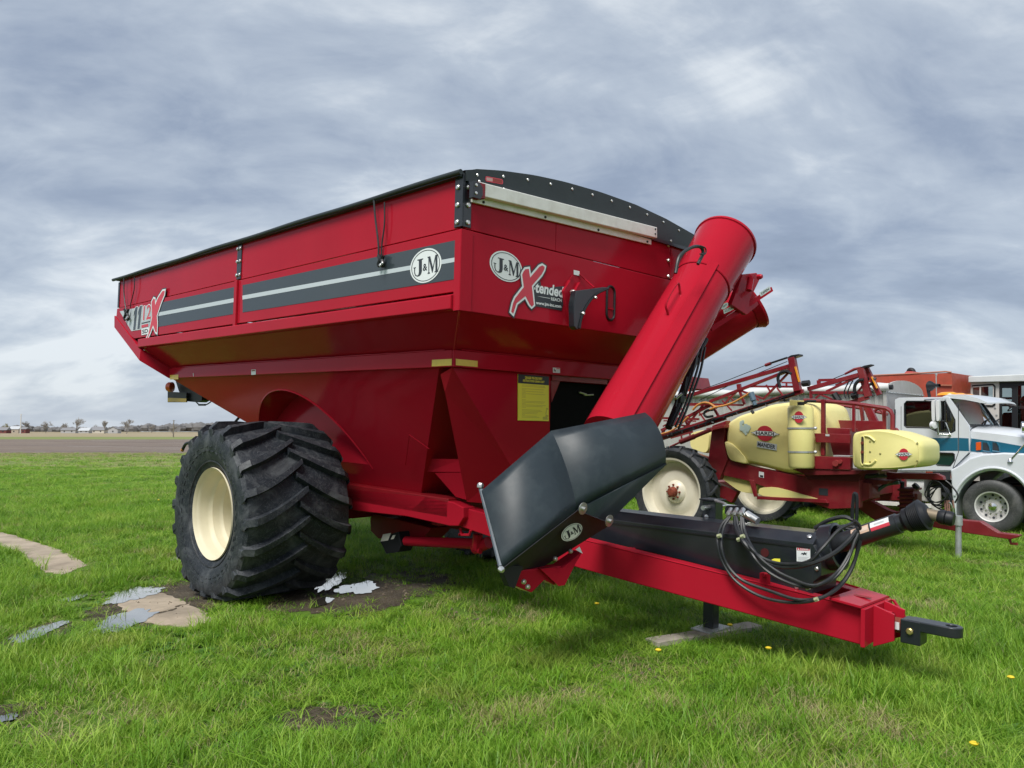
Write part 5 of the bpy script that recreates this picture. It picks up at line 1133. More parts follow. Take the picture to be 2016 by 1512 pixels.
b = MB(); b.prism(gpoly(crop([(870, 222), (930, 195), (1018, 178), (1020, 190), (900, 236)], 1560, 690, 6.573), 10.3), (.15, 0, 0)); b.tube([G(*cy((890, 220)), w=10.3), G(*cy((800, 245)), w=10.3), G(*cy((680, 305)), w=10.3)], [.02, .028, .02], 6, 1); b.tube([G(*cy((680, 305)), w=10.3), G(*cy((520, 370)), w=10.3)], .008, 5); obj('boom_end_cap', b, [BLKM, SRED], p2)
b = MB(); rnd = random.Random(8)
for k in range(12):
    p = np.array(cy((960 + rnd.uniform(-30, 110), 330 + rnd.uniform(0, 240)))); b.tube([G(*p, w=10.4), G(*(p + np.array([rnd.uniform(-5, 5), rnd.uniform(2, 8)])), w=10.4)], rnd.uniform(.02, .05), 6)
for p4 in (((540, 560), (600, 650)), ((770, 590), (840, 575)), ((130, 430), (220, 420))): b.tube([G(*cy(p4[0]), w=10.25), G(*cy(p4[1]), w=10.25)], .06, 7)
b.tube(spline([G(*cy(p), w=10.2) for p in ((800, 540), (810, 450), (860, 390), (920, 380))], 5), .03, 7)
for xx in (690, 735): b.tube(spline([G(*cy(p), w=10.2) for p in ((xx, 620), (xx - 20, 540), (xx + 25, 430), (xx + 50, 390))], 5), .012, 5)
obj('spray_line', b, BLKM, SPR)
# ---- silver white truck
TW0, TW1 = 11.3, 13.35
TRK = yard_thing('truck', 'silver white truck with a blue stripe and orange roof lights behind the sprayer', 'truck', 11.3, -1.0)
def band(name, pxs, th, m, w=TW0, bevel=.015, parent=TRK, segs=3): return plate(name, pxs, w, th, m, parent, bevel=bevel, segs=segs)
CB = TW1 - TW0
# cab: side walls with window openings, roof, back, firewall
cab_o = [(1761, 928), (1762, 787), (1770, 783), (1868, 781.5), (1908, 838), (1910, 866), (1908, 890), (1876, 922), (1872, 928)]
win_o = [(1781, 795), (1785, 790), (1862, 790), (1880, 827), (1880, 848), (1874, 851), (1846, 849), (1830, 842), (1785, 841), (1781, 838)]
def holed(outer, holes, w, th):
    bm = bmesh.new(); loops = []
    for lp in [outer] + holes:
        vs = [bm.verts.new(tuple(G(x, y, w=w))) for x, y in lp]; loops.append(vs)
    es = [bm.edges.new((v[i], v[(i + 1) % len(v)])) for v in loops for i in range(len(v))]
    f = [g for g in bmesh.ops.triangle_fill(bm, edges=es, use_beauty=True)['geom'] if isinstance(g, bmesh.types.BMFace)]
    ex = bmesh.ops.extrude_face_region(bm, geom=f); bmesh.ops.translate(bm, vec=(th, 0, 0), verts=[g for g in ex['geom'] if isinstance(g, bmesh.types.BMVert)])
    bm.verts.index_update(); m = MB(); m.add([v.co[:] for v in bm.verts], [tuple(v.index for v in q.verts) for q in bm.faces]); bm.free(); return m
low_o = [(1842, 893), (1845, 891.5), (1876, 892), (1879, 894), (1879, 906), (1871, 917), (1846, 916), (1842, 913)]
cabm = holed(cab_o, [win_o, low_o], TW0, .06); cab = obj('cab_side', cabm, TWHITE, TRK, smooth=30, bevel=.006)
b = MB(); b.v = [(TW0 + TW1 - v[0], v[1], v[2]) for v in cabm.v]; b.f = list(cabm.f); b.m = list(cabm.m); obj('cab_side', b, TWHITE, TRK, smooth=30)
b = MB(); b.prism(gpoly(win_o, TW0 + .03), (.006, 0, 0)); obj('side_window', b, GLASS, cab, smooth=0)
b = MB(); b.tube(gpoly(win_o + [win_o[0]], TW0 + .004), .014, 6); obj('window_seal', b, BLKM, cab)
b = MB(); b.prism(gpoly(low_o, TW0 + .03), (.006, 0, 0)); obj('low_window', b, mat('dark_green_glass', (.012, .045, .032), .08, 0, .5), cab, smooth=0); b = MB(); b.tube(gpoly(low_o + [low_o[0]], TW0 + .003), .012, 6); obj('window_seal', b, BLKM, cab)
b = MB(); wo = [np.array([TW0 + TW1 - p[0], p[1], p[2]]) for p in gpoly(win_o, TW0 + .03)]; b.prism(wo, (-.006, 0, 0)); obj('side_window', b, GLASS, TRK, smooth=0)
b = MB(); b.bar(G(1854, 790, w=TW0), G(1854, 847, w=TW0), .03, .035, up=(1, 0, 0)); obj('window_bar', b, BLKM, cab)
edge_px = lambda pts: [p for p in gpoly(pts, TW0 + .03)]
rf = edge_px([(1761, 928), (1762, 787), (1770, 783), (1868, 781.5)]); b = MB(); b.loft([[p for p in rf], [p + np.array([CB - .06, 0, 0]) for p in rf]], closed=False, cap=False); rfo = obj('cab_shell', b, TWHITE, TRK, smooth=50); so = rfo.modifiers.new('thick', 'SOLIDIFY'); so.thickness = .03
fw = edge_px([(1908, 839), (1910, 866), (1908, 890), (1876, 922)]); b = MB(); b.loft([fw, [p + np.array([CB - .06, 0, 0]) for p in fw]], closed=False, cap=False); obj('firewall', b, TWHITE, TRK)
wsa, wsb = G(1869, 783, w=TW0 + .07), G(1907, 838, w=TW0 + .07)
b = MB(); dW = np.array([CB - .14, 0, 0]); bulge = np.array([0, -.10, 0]); ws_ = []
for p in (wsa, wsb):
    ws_.append([p + dW * t + bulge * math.sin(math.pi * t) for t in np.linspace(0, 1, 9)])
b.loft(ws_, closed=False, cap=False); obj('windscreen', b, GLASS_W, TRK, smooth=60)
b = MB()
for row in ws_: b.tube(row, .03, 6)
for i_ in (0, -1): b.tube([ws_[0][i_], ws_[1][i_]], .03, 6)
obj('windscreen_seal', b, BLKM, TRK)
for k in (.30, .62):
    b = MB(); p0 = wsb + dW * k + bulge * math.sin(math.pi * k) + np.array([0, -.03, .03]); b.tube([p0, p0 + dW * .12 + np.array([0, .03, .06]), p0 + dW * .26 + np.array([0, .05, .10])], .014, 6); obj('wiper', b, BLKM, TRK)
# interior: seats, wheel, dark floor
b = MB(); b.box(TW0 + .07, TW1 - .07, wsb[1] + .05, rf[0][1] - .05, rf[0][2] + .02, rf[0][2] + .25); b.box(TW0 + .1, TW1 - .1, wsb[1] + .02, wsb[1] + .25, rf[0][2] + .2, wsb[2] - .03); obj('cab_interior', b, BLKM, TRK)
for wx in (TW0 + .45, TW1 - .45):
    b = MB(); sx = float(G(1850, 830, w=TW0)[1]); zb = float(G(1850, 850, w=TW0)[2]); b.box(wx - .2, wx + .2, sx + .12, sx + .24, zb - .25, zb + .42); b.box(wx - .22, wx + .22, sx - .25, sx + .2, zb - .35, zb - .22); obj('seat', b, SEAT, TRK, bevel=.05)
b = MB(); b.lathe([(.19, -.015), (.205, 0), (.19, .015), (.175, 0), (.19, -.015)], (TW1 - .5, wsb[1] + .42, wsb[2] - .02), (0, .8, .6), 22); obj('steering_wheel', b, BLKM, TRK)
# roof fairing, visor, lights, horn
b = MB(); vs = [G(x, y, w=TW0 + .02) for x, y in ((1855, 781), (1868, 776), (1900, 778), (1925, 784), (1943, 792), (1944, 795), (1930, 793), (1900, 787), (1870, 784))]
secs = []
for t, fwd in ((0, 0), (.1, .04), (.3, .10), (.5, .12), (.7, .10), (.9, .04), (1, 0)): secs.append([p + np.array([(CB - .04) * t, -fwd * (i_ in (3, 4, 5, 6)), .03 * math.sin(math.pi * t)]) for i_, p in enumerate(vs)])
b.loft(secs); obj('visor', b, TWHITE, TRK, smooth=40)
for k, (x, y) in enumerate(((1848, 774), (1880, 774.5), (1868, 772), (1892, 774), (1903, 775))):
    if k > 2: continue
    p = G(x, y, w=TW0 + .25 + .45 * k); p[1] = float(G(1860, 776, w=TW0 + .3)[1]) - .05; p = np.array([TW0 + .28 + .55 * k, p[1], float(G(1860, 779, w=TW0)[2]) + .02])
    b = MB(); b.lathe([(.12, 0), (.11, .03), (.07, .055), (0, .06)], p, (0, 0, 1), 16); b.v = [(v[0], p[1] + (v[1] - p[1]) * 1.5, v[2]) for v in b.v]; obj('roof_light', b, LAMP, TRK, smooth=60)
hp_ = G(1832, 760, w=12.0); b = MB(); b.lathe([(.03, .22), (.045, .10), (.07, .05), (.095, .0), (.10, -.01)], hp_, (-.5, -.85, 0), 20); b.tube([hp_ + np.array([0, .05, -.04]), G(1830, 782, w=12.0)], .03, 6); obj('air_horn', b, BLKM, TRK, smooth=50)
b = MB(); b.lathe([(0, .03), (.088, .02)], hp_, (-.5, -.85, 0), 18); obj('horn_mouth', b, DARK, TRK)
b = MB(); b.tube([G(1843.5, 780, w=11.9), G(1843, 738, w=11.9)], .010, 5); b.lathe([(.02, 0), (.02, .04)], G(1843, 739, w=11.9), (0, 0, 1), 7, cap1=True); obj('aerial', b, STEEL, TRK)
# bonnet, wing, stripe
hood_o = [(1906, 838), (1930, 841), (1960, 844), (2016, 851), (2075, 862), (2090, 880), (2092, 930), (2060, 950), (1910, 912), (1909, 866)]
b = MB(); secs = []
ho = gpoly(hood_o, TW0 + .10); tp = {0, 1, 2, 3, 4}
for t, ins in ((0, 0), (.05, .04), (.14, .09), (.5, .12), (.86, .09), (.95, .04), (1, 0)):
    secs.append([p + np.array([(CB - .20) * t, 0, (ins * 1.0 - .09) if i_ in tp else 0]) for i_, p in enumerate(ho)])
b.loft(secs); hood = obj('bonnet', b, TWHITE, TRK, smooth=42)
plate('cowl_side', [(1874, 926), (1900, 901), (1910, 892.5), (1936, 893), (1936, 912), (1885, 936)], TW0 + .05, .04, TWHITE, TRK)
ar = [(1955 + 74 * math.cos(a), 1004 + 77 * math.sin(a)) for a in np.linspace(math.radians(194), math.radians(344), 20)]
fend = [(1868, 975), (1886, 935), (1898, 912), (1914, 900), (1950, 893), (2000, 892), (2060, 905), (2085, 935), (2088, 1000)] + [(2030, 1000)] + ar[::-1] + [(1884, 1022)]
fend = [(1871, 925), (1890, 915), (1908, 902), (1935, 894), (1975, 891), (2020, 893), (2070, 905), (2092, 935), (2094, 1000), (2032, 1000)] + ar[::-1] + [(1882, 1024), (1874, 975)]
wing = obj('wing', holed(fend, [], TW0 - .05, .42), TWHITE, TRK, smooth=40, bevel=.045, segs=4)
b = MB(); q = gpoly(fend, TW0 - .05); b.prism([np.array([TW0 + TW1 - p[0], p[1], p[2]]) for p in q], (-.42, 0, 0)); obj('wing', b, TWHITE, TRK, bevel=.03)
b = MB(); b.tube([p + np.array([-.012, 0, 0]) for p in gpoly([(1955 + 80 * math.cos(a), 1004 + 83 * math.sin(a)) for a in np.linspace(math.radians(200), math.radians(342), 20)], TW0 - .045)], .022, 7); obj('wing_lip', b, TWHITE, wing)
stp = MB(); U = -.003
stp.poly([p + np.array([U, 0, 0]) for p in gpoly([(1762, 863), (1886, 862), (1886, 887.5), (1762, 888)], TW0)])
stp.poly([p + np.array([U, 0, 0]) for p in gpoly([(1888, 862), (1907, 863), (1908, 888), (1888, 887.5)], TW0)]); obj('blue_stripe', stp, TBLUE, TRK, smooth=0)
stp = MB(); stp.poly([p + np.array([U, 0, 0]) for p in gpoly([(1911, 863), (1960, 869), (2016, 879), (2080, 893), (2085, 912), (2016, 898), (1960, 892), (1911, 889)], TW0 + .10)]); obj('blue_stripe', stp, TBLUE, hood, smooth=0)
b = MB(); b.tube(gpoly([(1887, 795), (1887, 890), (1876, 922)], TW0 - .001), .006, 5); b.tube(gpoly([(1774, 800), (1774, 926)], TW0 - .001), .004, 5); b.tube(gpoly([(1762, 926), (1872, 926)], TW0 - .001), .006, 5); obj('door_gap', b, DARK, cab)
b = MB(); b.tube(spline(gpoly([(1914, 842), (1909, 850), (1906, 858), (1905, 880), (1904, 897), (1896, 905)], TW0 + .09), 4), .006, 5); obj('bonnet_gap', b, DARK, hood)
b = MB(); b.prism(gpoly([(1921, 871), (1931, 870), (1931, 886), (1921, 887)], TW0 + .07), (.04, 0, 0)); obj('side_marker', b, AMBER, hood, bevel=.008)
for xs in ((1935, 1947), (1954, 1966)):
    b = MB(); x0, x1 = xs; b.prism(gpoly([(x0, 870.5), (x1 - 4, 872), (x1, 879), (x1 + .5, 888.5), (x0, 887)], TW0 + .094), (.02, 0, 0)); obj('bonnet_vent', b, DARK, hood)
    b = MB(); b.tube(gpoly([(x0, 888), (x1 + 3, 889.5), (x1 + 1, 878), (x1 - 4, 870)], TW0 + .09), .016, 6); obj('vent_lip', b, TBLUE, hood)
# mirrors
b = MB(); b.prism(gpoly(smooth_outline([(1833, 788), (1840, 787), (1841, 830), (1834, 829)]), TW0 - .28), (.09, 0, 0)); b.prism(gpoly(smooth_outline([(1841, 789), (1849, 788), (1850, 828), (1843, 830)]), TW0 - .32), (.10, 0, 0)); mir = obj('mirror', b, mat('white_mirror_shell', (.72, .73, .74), .4, 0, .3), TRK, bevel=.02, segs=3)
b = MB(); b.lathe([(.001, -.03), (.06, -.03), (.075, -.01), (.06, .04), (0, .05)], G(1838, 837, w=TW0 - .25), (-.6, -.8, 0), 18); b.lathe([(.001, -.04), (.03, -.042)], G(1838, 837, w=TW0 - .25), (-.6, -.8, 0), 12, 1); obj('round_mirror', b, [mat('white_round_mirror', (.72, .73, .74), .4), DARK], mir)
b = MB(); b.tube([G(1820, 787, w=TW0), G(1842, 786, w=TW0 - .25), G(1862, 786, w=TW0)], .012, 6); b.tube([G(1845, 832, w=TW0 - .25), G(1847, 855, w=TW0 - .18), G(1872, 857, w=TW0)], .016, 6); b.tube([G(1862, 832, w=TW0 - .2), G(1872, 857, w=TW0)], .008, 5); b.tube([G(1850, 829, w=TW0 - .25), G(1862, 829, w=TW0 - .02)], .010, 5); obj('mirror_arm', b, CHROME, mir)
b = MB(); p0, p1 = G(1989, 906, w=TW0 - .05), G(2016, 876, w=TW0 - .05); b.tube([p0, p0 + (p1 - p0) * 1.3], .014, 6); b.lathe([(.045, -.03), (.035, .0), (.02, .03)], p0, (0, 0, 1), 10); obj('wing_mirror_stalk', b, CHROME, TRK)
b = MB(); b.lathe([(.0, -.02), (.09, -.015), (.10, .01), (.06, .06), (0, .08)], G(2013, 841, w=TW0 + .0), (.3, -1, 0), 20); obj('wing_mirror', b, CHROME, TRK, smooth=60)
b = MB(); b.tube([G(1762, 806, w=TW0 - .03), G(1761, 850, w=TW0 - .03)], .012, 6); obj('grab_handle', b, BLKM, TRK)
# chassis, tank, steps, wheels
b = MB(); b.box(TW0 + .5, TW0 + .62, -3.0, 9.0, .62, .80); b.box(TW1 - .62, TW1 - .5, -3.0, 9.0, .62, .80); obj('chassis_rail', b, BLKM, TRK)
tk0, tk1 = G(1715, 970, w=TW0 + .05), G(1832, 970, w=TW0 + .05)
b = MB(); b.tube([(TW0 + .32, tk0[1] + .9, .70), (TW0 + .32, tk1[1] + .12, .70)], .25, 28); tk = obj('fuel_tank', b, TANKM, TRK)
b = MB()
for t in (.25, .7):
    lq = tk0[1] + .9 + (tk1[1] - tk0[1] - .8) * t; b.lathe([(.253, -.025), (.262, -.025), (.262, .025), (.253, .025)], (TW0 + .32, lq, .70), (0, 1, 0), 28)
obj('tank_strap', b, RUST, tk)
b = MB(); b.box(TW0 + .05, TW0 + .4, tk1[1] + .0, tk0[1] + .9, .36, .42); b.box(TW0 + .02, TW0 + .45, tk1[1] + .0, tk1[1] + .7, .92, .97); obj('step', b, ALU, TRK)
b = MB(); b.lathe([(.09, 0), (.09, .42)], (TW0 + .16, tk1[1] - .05, .30), (0, 0, 1), 14, cap0=True, cap1=True); obj('air_tank', b, CABW, TRK)
def truck_wheel(o, R, hw):
    o = np.asarray(o, float); rr = R * .56
    b = MB(); b.lathe([(0, -.02), (rr * .45, -.03), (rr * .55, .0), (rr * .85, .02), (rr * .9, -.02)], o, (1, 0, 0), 40); wh = obj('wheel', b, ALLOY, TRK, smooth=50)
    b = MB(); b.lathe([(rr * .9, -.02), (rr * .94, -hw), (rr * 1.02, -hw - .008), (rr * 1.02, hw), (rr * .9, .03)], o, (1, 0, 0), 44); obj('rim', b, ALLOY, wh)
    b = MB(); b.lathe([(rr, -hw * .9), (rr * 1.08, -hw * 1.05), (R * .82, -hw * 1.15), (R * .95, -hw * 1.05), (R, -hw * .85), (R, -hw * .5), (R - .012, -hw * .47), (R - .012, -hw * .38), (R, -hw * .35), (R, hw * .35), (R - .012, hw * .38), (R - .012, hw * .47), (R, hw * .5), (R, hw * .85), (R * .95, hw * 1.05), (R * .82, hw * 1.15), (rr, hw * .9)], o, (1, 0, 0), 56); obj('tyre', b, TYRE_C, wh, smooth=40)
    b = MB()
    for k in range(10): a = 2 * math.pi * k / 10; b.bolt(o + np.array([-.006, rr * .56 * math.cos(a), rr * .56 * math.sin(a)]), (-1, 0, 0), .016, .035)
    b.lathe([(.07, -.02), (.065, -.07), (0, -.09)], o, (1, 0, 0), 16); obj('wheel_nut', b, CHROME, wh)
    b = MB()
    for k in range(10): a = 2 * math.pi * (k + .5) / 10; b.lathe([(.0, -.004), (.022, -.003)], o + np.array([.016, rr * .76 * math.cos(a), rr * .76 * math.sin(a)]), (1, 0, 0), 10)
    b.v = [(v[0] - .03, v[1], v[2]) for v in b.v]; obj('hand_hole', b, DARK, wh); return wh
TR = .455
wcen = G(1955, 1004, w=TW0 + .06)
truck_wheel((TW0 + .10, wcen[1], TR), TR, .13); truck_wheel((TW1 - .10, wcen[1], TR), TR, .13)
for lw in (3.2, 7.4):
    for ww in (TW0 + .12, TW1 - .12): truck_wheel((ww, lw, TR), TR, .14)
b = MB(); b.box(TW0 + .35, TW1 - .35, wcen[1] - .06, wcen[1] + .06, TR - .08, TR + .06); b.box(TW0 + .38, TW1 - .38, -2.6, -.3, .55, .62); obj('front_axle', b, BLKM, TRK)
# ---- grey grain body behind the cab: corrugated side, arched front, rolled tarp
BOX = yard_thing('grain_box', 'pale grey corrugated grain body with arched front and rolled white tarp, behind the white cab', 'truck body', 12.0, 1.0)
w0 = 12.0; fl = float(G(1744, 800, w=w0)[1]); zt = float(G(1744, 769, w=w0)[2]); wB = 14.15; LB = 8.2
b = MB(); prof = []; n = int(LB / .16)
for i in range(n + 1):
    l = fl + LB * i / n; prof += [(l, 0), (l + .05, 0), (l + .07, .03), (l + .13, .03)]
b.loft([[(w0 + d, l, z) for l, d in prof] for z in (.85, zt)], closed=False, cap=False); b.add([(wB, fl, .85), (wB, fl + LB, .85), (wB, fl + LB, zt), (wB, fl, zt), (w0, fl + LB, .85), (w0, fl + LB, zt)], [(0, 1, 2, 3), (4, 1, 2, 5)]); obj('body_side', b, TRAIL, BOX, smooth=0)
zc = float(G(1773, 749, w=w0 + .9)[2]) - zt
b = MB(); arc_ = [(w0 + (wB - w0) * (.5 - .5 * math.cos(a)), fl - .02, zt + zc * math.sin(a)) for a in np.linspace(0, math.pi, 22)]
b.prism([(w0, fl - .02, .85)] + arc_ + [(wB, fl - .02, .85)], (0, .04, 0)); obj('arched_front', b, TRAIL, BOX, smooth=25)
b = MB(); b.bar((w0, fl - .03, zt - .03), (wB, fl - .03, zt - .03), .02, .03); 
for k in range(14): b.bolt((w0 + .1 + k * .15, fl - .04, zt - .03), (0, -1, 0), .014, .012)
obj('front_rail', b, GALV, BOX)
b = MB(); b.bar((w0 - .01, fl, .85 + .0), (w0 - .01, fl, zt), .06, .06, up=(1, 0, 0)); b.bar((w0 + .01, fl, zt + .02), (w0 + .01, fl + LB, zt + .02), .08, .07); b.box(w0 - .02, wB, fl, fl + LB, .78, .85); obj('body_frame', b, TRAIL, BOX)
b = MB(); b.loft([[(w0 + (wB - w0) * (.5 - .5 * math.cos(a)), l, zt + (zc * .8) * math.sin(a) + .01 + .03 * math.sin(l * 5) * math.sin(a)) for a in np.linspace(0, math.pi, 14)] for l in np.linspace(fl + .02, fl + LB, 40)], closed=False, cap=False); obj('tarp', b, TRAILT, BOX, smooth=50)
b = MB(); b.tube([(w0 - .06, l, zt + .06 + .012 * math.sin(l * 2.7)) for l in np.linspace(fl - .1, fl + LB, 24)], .075, 10); rl = obj('rolled_tarp', b, TRAILT, BOX); b = MB(); b.tube([(w0 - .06, fl - .16, zt + .06), (w0 - .06, fl - .09, zt + .06)], .05, 9); obj('roller_end', b, BLKM, rl)
# ---- old combine behind the truck: orange red grain tank, pale cab
CMB = yard_thing('combine_harvester', 'faded orange red combine with pale glazed cab, behind the white truck', 'combine', 15.0, 1.0)
wq = 15.0
tl = [(1690, 743), (1730, 739), (1862, 733), (1900, 737), (1906, 790), (1906, 850), (1690, 850)]
b = MB(); tp0 = [G(x, y, w=wq) for x, y in ((1690, 742), (1873, 733.5))]; bt0 = [G(x, y, w=wq) for x, y in ((1690, 800), (1877, 800))]
f0_, f1_ = G(1873, 733.5, w=wq), G(1878, 800, w=wq); g0_, g1_ = G(1902, 738, w=wq + .85), G(1909, 800, w=wq + .85)
b.loft([[G(1690, 742, w=wq), f0_, g0_, np.array([17.2, g0_[1], g0_[2]]), np.array([17.2, tp0[0][1], g0_[2]])], [G(1690, 800, w=wq), f1_, g1_, np.array([17.2, g1_[1], g1_[2]]), np.array([17.2, bt0[0][1], g1_[2]])]]); obj('grain_tank', b, ORANGE, CMB, smooth=0, bevel=.01)
b = MB(); b.box(wq + .05, 17.2, f1_[1] + .1, bt0[0][1] + 1.5, .7, f1_[2] - .003); obj('combine_body', b, ORANGE, CMB, bevel=.02)
b = MB(); b.tube([G(1700, 740, w=wq), G(1790, 736, w=wq), G(1862, 731.5, w=wq), G(1873, 733, w=wq)], .02, 6); b.bar(G(1846, 758, w=wq - .03), G(1874, 758.5, w=wq - .03), .03, .03); obj('tank_rail', b, mat('dull_orange_rail', (.40, .14, .08), .5), CMB)
b = MB(); b.tube(spline([G(x, y, w=wq + .8) for x, y in ((1778, 735), (1786, 727), (1796, 727), (1800, 736))], 4), [.05] * 12 + [.05], 8) if False else b.tube(spline([G(x, y, w=wq + .8) for x, y in ((1788, 733), (1791, 728), (1797, 729), (1800, 735))], 4), .05, 8); obj('exhaust_elbow', b, BLKM, CMB)
b = MB(); b.prism([G(x, y, w=wq + .5) for x, y in ((1779, 736), (1784, 731), (1797, 731), (1798, 736))], (.5, 0, 0)); obj('engine_hump', b, mat('pinkish_red_sheet', (.55, .13, .12), .6), CMB)
cw = 15.6
cab_b = [G(x, y, w=cw) for x, y in ((1911, 754), (1967, 752), (1967, 842), (1911, 842))]
def cpoly(pxs): return [tuple(p) for p in pxs]
m = holed([(1911, 753), (1967, 751), (1967, 850), (1911, 850)], [[(1915, 761), (1955, 758), (1957, 761), (1957, 796), (1954, 798), (1915, 797)]], cw, .06); cs_ = obj('cab_side', m, CABW, CMB)
b = MB(); b.tube([G(x, y, w=cw - .01) for x, y in ((1914, 760), (1955, 757), (1958, 760), (1958, 797), (1955, 799), (1914, 798))], .020, 6); obj('window_seal', b, BLKM, cs_)
b = MB(); b.tube([G(x, y, w=cw - .015) for x, y in ((1915, 762), (1954, 759.5), (1956, 762), (1956, 795), (1953, 797), (1915, 796))], .014, 6); b.bar(G(1930, 760, w=cw - .015), G(1930, 797, w=cw - .015), .03, .02, up=(1, 0, 0)); obj('window_frame', b, CABW, cs_)
b = MB(); b.poly([G(x, y, w=cw + .03) for x, y in ((1915, 761), (1956, 758), (1956, 797), (1915, 797))]); obj('window_pane', b, GLASS, cs_, smooth=0)
b = MB(); rp = [G(x, y, w=cw - .12) for x, y in ((1906, 741), (2030, 736), (2060, 745), (2060, 750), (1906, 753))]; b.prism(rp, (2.0, 0, 0)); obj('cab_roof', b, mat('pale_roof', (.60, .62, .62), .6, var=.08), CMB, bevel=.02)
m = holed([(1968, 751), (2040, 748), (2040, 855), (1968, 855)], [[(1972, 764), (1990, 764), (1992, 766), (1992, 848), (1972, 848)], [(2003, 760), (2030, 758), (2034, 850), (2003, 850)]], cw - .005, .05); dr_ = obj('cab_door', m, BLKM, CMB)
b = MB(); b.poly([G(x, y, w=cw + .02) for x, y in ((1971, 762), (1993, 762), (1993, 849), (1971, 849))]); b.poly([G(x, y, w=cw + .02) for x, y in ((2002, 757), (2036, 757), (2036, 851), (2002, 851))]); obj('door_pane', b, GLASS, dr_, smooth=0)
b = MB(); b.prism([G(x, y, w=cw + 1.7) for x, y in ((1920, 753), (1945, 752), (1945, 850), (1920, 850))], (.05, 0, 0)); b.prism([G(x, y, w=cw + 1.7) for x, y in ((2000, 752), (2010, 752), (2010, 850), (2000, 850))], (.05, 0, 0))
for yy in (784, 792, 798): b.bar(G(1940, yy, w=cw + 1.7), G(2010, yy, w=cw + 1.7), .04, .05)
obj('far_cab_frame', b, BLKM, CMB)
b = MB(); b.prism([G(x, y, w=cw + .8) for x, y in ((1972, 812), (1996, 812), (1996, 855), (1972, 855))], (.8, 0, 0)); obj('cab_seat', b, mat('dark_red_seat', (.10, .012, .016), .7), CMB, bevel=.05)
b = MB(); b.box(cw + .06, cw + 1.9, cab_b[1][1] - 1.6, cab_b[0][1], .7, 1.75); obj('cab_base', b, ORANGE, CMB)
b = MB(); p = G(1998, 800, w=cw + .5); b.tube([p + np.array([0, 0, -.5]), p], .03, 6); b.lathe([(.17, -.012), (.185, 0), (.17, .012)], p, (0, .6, .8), 18); b.tube([G(1986, 800, w=cw + .4), G(2010, 796, w=cw + .4)], .04, 6); obj('steering_column', b, BLKM, CMB)
b = MB(); b.prism([G(x, y, w=cw + 1.2) for x, y in ((2008, 785), (2014, 778), (2030, 790), (2030, 850), (2010, 850))], (.3, 0, 0)); obj('control_console', b, mat('console_red', (.38, .06, .035), .5), CMB, bevel=.03)
b = MB()
for x, y in ((1959, 803), (1962, 817), (1965, 829)): b.bolt(G(x, y, w=cw), (-1, 0, 0), .02, .02)
obj('rivet', b, GALV, cs_)
for lw, R_ in ((-.3, .75), (3.6, .5)):
    for ww in (15.2, 17.1):
        o = np.array([ww, lw + .6, R_]); b = MB(); b.lathe([(R_ * .5, -.2), (R_ * .9, -.24), (R_, -.16), (R_, .16), (R_ * .9, .24), (R_ * .5, .2)], o, (1, 0, 0), 36); wq_ = MB(); wq_.lathe([(0, -.05), (R_ * .5, -.05), (R_ * .52, -.2)], o, (1, 0, 0), 28); wo_ = obj('wheel', wq_, CABW, CMB); obj('tyre', b, TYRE_B, wo_)
# ---- slatted red hopper seen behind the auger, another machine of the row
HOP = yard_thing('slatted_hopper', 'small red slatted hopper top showing between the auger tube and the sprayer boom', 'hopper', 17.5, 9.0)
hw_ = 17.5; b = MB(); b.prism([G(x, y, w=hw_) for x, y in ((1340, 760), (1357, 760), (1360, 800), (1340, 800))], (1.2, 0, 0)); q = G(1350, 795, w=hw_); b.box(hw_, hw_ + 1.2, q[1] - .4, q[1] + .5, 0, q[2]); obj('hopper_body', b, mat('bright_red_sheet', (.45, .05, .03), .55), HOP)
for k in range(4):
    y0 = 741 + 6 * k; b = MB(); b.prism([G(x, y, w=hw_ - .03) for x, y in ((1342 - k * .5, y0), (1364 + k * 1.7, y0 + .4), (1365.5 + k * 1.7, y0 + 5.2), (1342 - k * .5, y0 + 5))], (.05, 0, 0)); obj('slat', b, SRED, HOP)
b = MB(); b.prism([G(x, y, w=hw_ + .05) for x, y in ((1344, 742), (1362, 742), (1368, 765), (1344, 765))], (1.0, 0, 0)); obj('hopper_back', b, SRED, HOP)
OFF = np.zeros(3)
